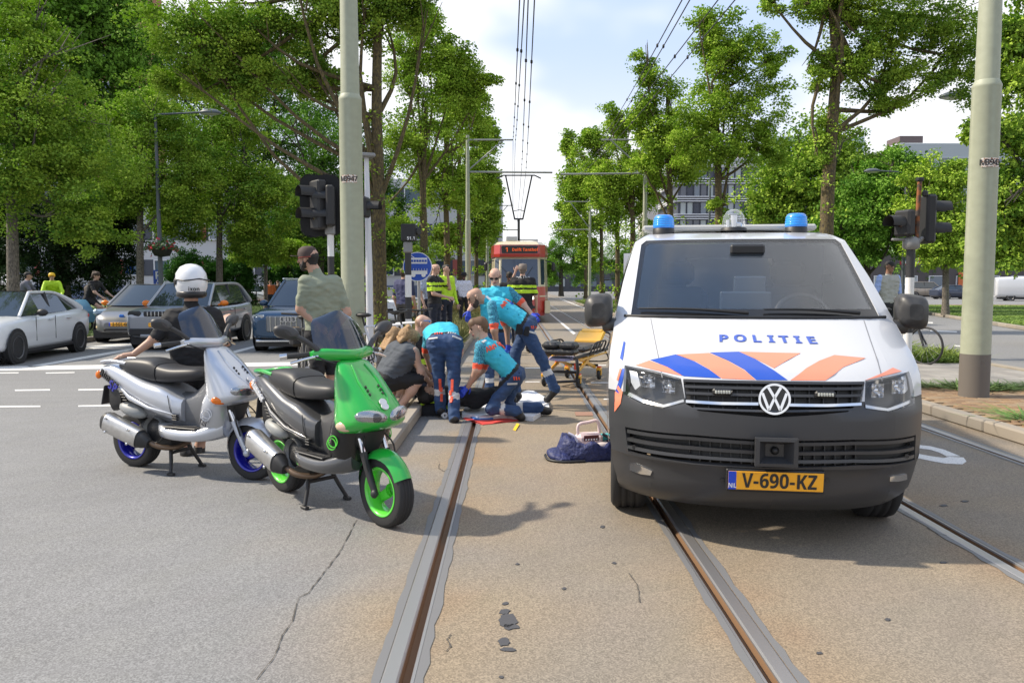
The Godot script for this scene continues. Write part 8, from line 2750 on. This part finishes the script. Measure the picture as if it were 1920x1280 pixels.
func sheet(called: String, label: String, category: String, px: Array, h: float, m: Material, amp := 0.02) -> Node3D:
	# a cloth lying on the road: outline from pixels, wrinkled surface with an edge
	var poly := PackedVector2Array()
	var c := Vector3.ZERO
	for i in range(0, px.size(), 2):
		var g := G(px[i], px[i + 1])
		poly.append(Vector2(g.x, g.z))
		c += g
	c /= poly.size()
	var o := thing(called, label, category, c)
	var st := S()
	st.set_smooth_group(1)
	var lo := Vector2(1e9, 1e9); var hi := -lo
	for p in poly:
		lo = lo.min(p); hi = hi.max(p)
	var n := FastNoiseLite.new()
	n.seed = px.size()
	n.frequency = 3.2
	var up := func(p: Vector2) -> Vector3: return Vector3(p.x - c.x, h + amp * (1.0 + n.get_noise_2d(p.x, p.y * 0.6) * 1.6), p.y - c.z)
	var cell := 0.05
	var x := lo.x
	while x < hi.x:
		var z := lo.y
		while z < hi.y:
			for q in Geometry2D.intersect_polygons(poly, PackedVector2Array([Vector2(x, z), Vector2(x + cell, z), Vector2(x + cell, z + cell), Vector2(x, z + cell)])):
				var idx := Geometry2D.triangulate_polygon(q)
				for k in range(0, idx.size(), 3): _face3(st, up.call(q[idx[k]]), up.call(q[idx[k + 1]]), up.call(q[idx[k + 2]]), Vector3.UP)
			z += cell
		x += cell
	st.set_smooth_group(-1)
	for i in poly.size():
		var a: Vector3 = up.call(poly[i]); var b: Vector3 = up.call(poly[(i + 1) % poly.size()])
		quad(st, a, b, Vector3(b.x, 0.002, b.z), Vector3(a.x, 0.002, a.z))
	obj("cloth", st, m, o)
	return o
func emergency_gear() -> void:
	var yel := paint("stretcher_yellow", 0.78, 0.40, 0.01, 0.4)
	var blk := M("stretcher_black", 0.016, 0.016, 0.018, 0.5)
	var vinyl := rough_surface("vinyl", noise_tex(0.05, lin(0.018, 0.018, 0.02), lin(0.026, 0.026, 0.028), 256, 8), bump_tex(0.02, 5.0, 256, 9), 2.0, 0.38)
	var red := M("trim_red", 0.75, 0.09, 0.04, 0.6)
	# --- wheeled stretcher ---
	var o := thing("stretcher", "yellow wheeled ambulance stretcher with black padding behind the crew", "stretcher", Vector3(0.74, 0, -11.75), deg_to_rad(158.0))
	var st: SurfaceTool
	for z in [0.0, 1.12]:
		for x in [-0.27, 0.27]:
			st = S()
			X = Transform3D(Basis(Vector3.FORWARD, PI / 2), Vector3(x, 0.085, z))
			lathe(st, [Vector2(0.02, -0.022), Vector2(0.07, -0.024), Vector2(0.085, -0.012), Vector2(0.085, 0.012), Vector2(0.07, 0.024), Vector2(0.02, 0.022)], 18, Transform3D(), 1, true)
			X = Transform3D()
			var w := obj("wheel", st, blk, o)
			st = S()
			box(st, Vector3(x, 0.17, z), Vector3(0.075, 0.05, 0.12), 0.012)
			for e in [-1, 1]: box(st, Vector3(x + e * 0.034, 0.12, z), Vector3(0.010, 0.10, 0.06), 0.004)
			obj("caster_fork", st, yel, w)
			st = S()
			box(st, Vector3(x, 0.20, z), Vector3(0.06, 0.025, 0.09), 0.008)
			obj("caster_cap", st, red, w)
	for x in [-0.22, 0.22]:
		for q in [[Vector3(x, 0.20, 0.0), Vector3(x, 0.44, 0.95)], [Vector3(x * 0.9, 0.20, 1.12), Vector3(x * 0.9, 0.44, 0.15)]]:
			st = S()
			bar(st, q[0], q[1], 0.035, 0.055, 0.008)
			obj("leg", st, yel, o)
		st = S()
		bar(st, Vector3(x * 1.22, 0.46, -0.22), Vector3(x * 1.22, 0.46, 1.62), 0.035, 0.05, 0.01)
		obj("side_beam", st, blk, o)
		st = S()
		bar(st, Vector3(x * 1.30, 0.41, 0.0), Vector3(x * 1.30, 0.41, 1.5), 0.02, 0.03, 0.006)
		obj("side_beam", st, yel, o)
		# tilted side rail
		st = S()
		var s := signf(x)
		tube(st, catmull([Vector3(s * 0.30, 0.46, 0.45), Vector3(s * 0.37, 0.62, 0.50), Vector3(s * 0.37, 0.64, 0.8), Vector3(s * 0.37, 0.62, 1.15), Vector3(s * 0.30, 0.46, 1.2)], 4), 0.014, 8)
		for z in [0.65, 0.82, 1.0]: tube(st, [Vector3(s * 0.30, 0.47, z), Vector3(s * 0.37, 0.63, z)], 0.010, 6)
		obj("side_rail", st, blk, o)
	for z in [0.0, 0.55, 1.12]:
		st = S()
		bar(st, Vector3(-0.25, 0.23 if z != 0.55 else 0.40, z), Vector3(0.25, 0.23 if z != 0.55 else 0.40, z), 0.04, 0.04, 0.008)
		obj("cross_beam", st, blk if z != 0.55 else yel, o)
	for q in [[-0.20, 0.32, 0.02], [0.36, 0.50, 0.0], [0.90, 0.52, 0.0]]:
		st = S()
		X = Transform3D(Basis(Vector3.RIGHT, q[2]), Vector3(0, 0.535, q[0] + q[1] * 0.5))
		box(st, Vector3.ZERO, Vector3(0.50, 0.09, q[1]), 0.035)
		X = Transform3D()
		obj("mattress_section", st, vinyl, o)
	for x in [-0.17, 0.17]:
		st = S()
		box(st, Vector3(x * 0.78, 0.625, -0.04), Vector3(0.25, 0.12, 0.30), 0.045)
		obj("cushion", st, vinyl, o)
	st = S()
	X = Transform3D(Basis(Vector3.RIGHT, -0.50), Vector3(0, 0.655, 1.50))
	box(st, Vector3.ZERO, Vector3(0.46, 0.06, 0.34), 0.02)
	box(st, Vector3(0, 0.02, 0.16), Vector3(0.38, 0.05, 0.1), 0.02)
	X = Transform3D()
	obj("back_panel", st, yel, o)
	st = S()
	tube(st, catmull([Vector3(-0.26, 0.47, 1.6), Vector3(-0.27, 0.60, 1.76), Vector3(-0.22, 0.72, 1.80), Vector3(0.22, 0.72, 1.80), Vector3(0.27, 0.60, 1.76), Vector3(0.26, 0.47, 1.6)], 4), 0.016, 8)
	tube(st, catmull([Vector3(-0.26, 0.44, 1.5), Vector3(-0.26, 0.26, 1.62), Vector3(0.26, 0.26, 1.62), Vector3(0.26, 0.44, 1.5)], 4), 0.012, 8)
	obj("push_handle", st, blk, o)
	st = S()
	rings(st, [sect(-0.12, 0.18, 0.40, 0.44, 0.8), sect(0.1, 0.22, 0.39, 0.46, 0.7), sect(0.32, 0.17, 0.40, 0.44, 0.8)])
	obj("folded_sheet", st, M("lilac_sheet", 0.42, 0.40, 0.58, 0.9), o)
	for q in [[-0.26, 0.33, -0.1], [0.26, 0.33, -0.1], [0.24, 0.33, 0.5]]:
		st = S()
		box(st, Vector3(q[0], q[1], q[2]), Vector3(0.05, 0.10, 0.07), 0.01)
		obj("release_grip", st, red, o)
	st = S()
	tube(st, [Vector3(-0.30, 0.44, -0.2), Vector3(-0.34, 0.28, -0.26), Vector3(-0.30, 0.15, -0.2)], 0.025, 8)
	tube(st, [Vector3(-0.28, 0.12, -0.15), Vector3(0.1, 0.10, -0.30)], 0.02, 8)
	obj("foot_bar", st, blk, o)
	# --- sheets on the ground ---
	sheet("carry_sheet", "red carrying sheet edge under the kneeling worker", "sheet", [868, 786, 905, 797, 958, 791, 1000, 786, 960, 780, 880, 780], 0.004, M("sheet_red", 0.62, 0.06, 0.05, 0.7), 0.008)
	sheet("blanket", "white blanket spread beside the kneeling worker", "blanket", [866, 783, 900, 789, 950, 786, 1000, 790, 1030, 770, 1026, 752, 1000, 738, 960, 742, 905, 748, 872, 768], 0.022, M("sheet_white", 0.66, 0.67, 0.70, 0.85), 0.022)
	sheet("blue_pad", "small blue pad between the blanket and the red sheet", "pad", [880, 785, 893, 790, 925, 788, 905, 783], 0.016, M("pad_blue", 0.03, 0.16, 0.50, 0.7), 0.014)
	sheet("yellow_strap", "yellow strap end lying on the road by the boot", "strap", [962, 806, 969, 795, 974, 797, 967, 808], 0.004, M("strap_yellow", 0.75, 0.50, 0.02, 0.7), 0.006)
	# folded police jacket under the casualty
	var g := G(812, 776)
	o = thing("police_jacket", "folded dark police jacket with fluorescent trim at the kerb", "jacket", g)
	st = S()
	rings(st, catmull_rings([sect(-0.14, 0.10, 0.0, 0.06, 0.8), sect(-0.05, 0.21, 0.0, 0.17, 0.8), sect(0.06, 0.20, 0.0, 0.15, 0.8), sect(0.16, 0.12, 0.0, 0.05, 0.8)]))
	obj("cloth", st, M("cloth_black", 0.012, 0.012, 0.014, 0.85), o)
	for k in 2:
		st = S()
		var band := []
		for i in 9:
			var a := PI * (0.1 + 0.8 * i / 8.0)
			band.append(Vector3(cos(a) * 0.215, sin(a) * 0.155 + 0.005, 0.085 - k * 0.07))
		tube(st, band, 0.018, 6)
		obj("trim", st, M("hi_vis", 0.45, 0.70, 0.02, 0.6), o)
	# roll of tape
	o = thing("tape_roll", "small white roll of bandage by the boot", "bandage", G(833, 784) + Vector3(0, 0.035, 0), 0.5)
	st = S()
	ringplate(st, 0.014, 0.035, -0.02, 0.02, 18)
	obj("roll", st, M("sheet_white", 0.66, 0.67, 0.70, 0.85), o)
	# --- open medical bag with monitor ---
	g = G(1100, 858)
	o = thing("medical_bag", "open dark blue medical bag lying left of the police van", "bag", g, 0.1)
	var cloth := rough_surface("bag_blue", noise_tex(0.03, lin(0.012, 0.018, 0.075), lin(0.022, 0.032, 0.13), 256, 18), bump_tex(0.03, 10.0, 256, 19), 3.0, 0.6)
	st = S()
	var rs := []
	var bn := FastNoiseLite.new()
	bn.frequency = 3.0
	for q in [[0.0, 0.97], [0.03, 1.04], [0.08, 0.98], [0.13, 0.88], [0.165, 0.80], [0.14, 0.70], [0.06, 0.62]]:
		var ring := []
		for i in 36:
			var a := TAU * i / 36
			var k: float = 1.0 + 0.14 * bn.get_noise_3d(cos(a) * 1.3, q[0] * 6.0, sin(a) * 1.3)
			ring.append(Vector3(cos(a) * 0.27 * q[1] * k, q[0] * (1.0 + 0.5 * bn.get_noise_2d(i * 0.11, 4.0) - 0.25 * cos(a)), sin(a) * 0.17 * q[1] * k))
		rs.append(ring)
	rs.reverse()
	rings(st, rs)
	obj("body", st, cloth, o)
	st = S()
	rings(st, catmull_rings([sect(-0.10, 0.05, 0.0, 0.05, 0.8, 16, -0.27), sect(-0.02, 0.11, 0.0, 0.10, 0.8, 16, -0.25), sect(0.10, 0.10, 0.0, 0.07, 0.8, 16, -0.24), sect(0.17, 0.04, 0.0, 0.03, 0.8, 16, -0.22)]))
	obj("flap", st, cloth, o)
	st = S()
	tube(st, catmull([Vector3(-0.37, 0.03, -0.02), Vector3(-0.36, 0.015, 0.10), Vector3(-0.25, 0.012, 0.19), Vector3(-0.05, 0.012, 0.19)], 4), 0.012, 6)
	tube(st, catmull([Vector3(0.16, 0.20, -0.05), Vector3(0.22, 0.16, 0.05), Vector3(0.26, 0.05, 0.12)], 4), 0.014, 6)
	obj("zip_edge", st, M("stretcher_black", 0.016, 0.016, 0.018, 0.5), o)
	var pink := M("device_shell", 0.62, 0.50, 0.50, 0.5)
	o = thing("suction_device", "pale pink portable medical device standing in the blue bag", "medical device", g + Vector3(0.02, 0.07, -0.03), 0.25)
	st = S()
	box(st, Vector3(0, 0.075, 0), Vector3(0.24, 0.15, 0.14), 0.03)
	obj("shell", st, pink, o)
	st = S()
	tube(st, catmull([Vector3(-0.10, 0.14, 0), Vector3(-0.095, 0.225, 0), Vector3(0.0, 0.245, 0), Vector3(0.085, 0.25, 0), Vector3(0.10, 0.15, 0)], 4), 0.015, 8)
	obj("handle", st, pink, o)
	st = S()
	box(st, Vector3(0.0, 0.115, 0.071), Vector3(0.14, 0.05, 0.006), 0.002)
	var pan := obj("panel", st, M("device_panel", 0.10, 0.03, 0.03, 0.4), o)
	for i in 5:
		st = S()
		ball(st, Vector3(-0.05 + i * 0.025, 0.103, 0.075), Vector3(0.008, 0.008, 0.004), Basis(), 8)
		obj("button", st, M("sign_white", 0.72, 0.73, 0.74, 0.4), pan)
	st = S()
	X = Transform3D(Basis(Vector3.BACK, 0.15), Vector3(0.03, 0.03, 0.10))
	ball(st, Vector3.ZERO, Vector3(0.15, 0.045, 0.045), Basis(), 14)
	X = Transform3D()
	obj("pouch", st, M("pouch_pink", 0.60, 0.52, 0.50, 0.8), o)
	st = S()
	tube(st, catmull([Vector3(-0.20, 0.16, 0.02), Vector3(-0.14, 0.12, 0.05), Vector3(-0.12, 0.03, 0.07)], 4), 0.012, 8)
	tube(st, catmull([Vector3(-0.21, -0.03, 0.05), Vector3(-0.215, 0.06, 0.05), Vector3(-0.18, 0.10, 0.04), Vector3(-0.14, 0.04, 0.05)], 4), 0.008, 8)
	obj("hose", st, M("hose_clear", 0.55, 0.56, 0.70, 0.3), o)
	o = thing("mask_box", "turquoise lidded box behind the pink medical device", "box", g + Vector3(0.17, 0.13, -0.10), 0.4)
	st = S()
	box(st, Vector3(0, 0.04, 0), Vector3(0.11, 0.05, 0.09), 0.012)
	obj("lid", st, M("teal_plastic", 0.05, 0.42, 0.42, 0.4), o)
	st = S()
	box(st, Vector3(0, -0.02, 0), Vector3(0.10, 0.07, 0.08), 0.01)
	obj("box", st, M("clear_grey", 0.40, 0.45, 0.45, 0.3), o)
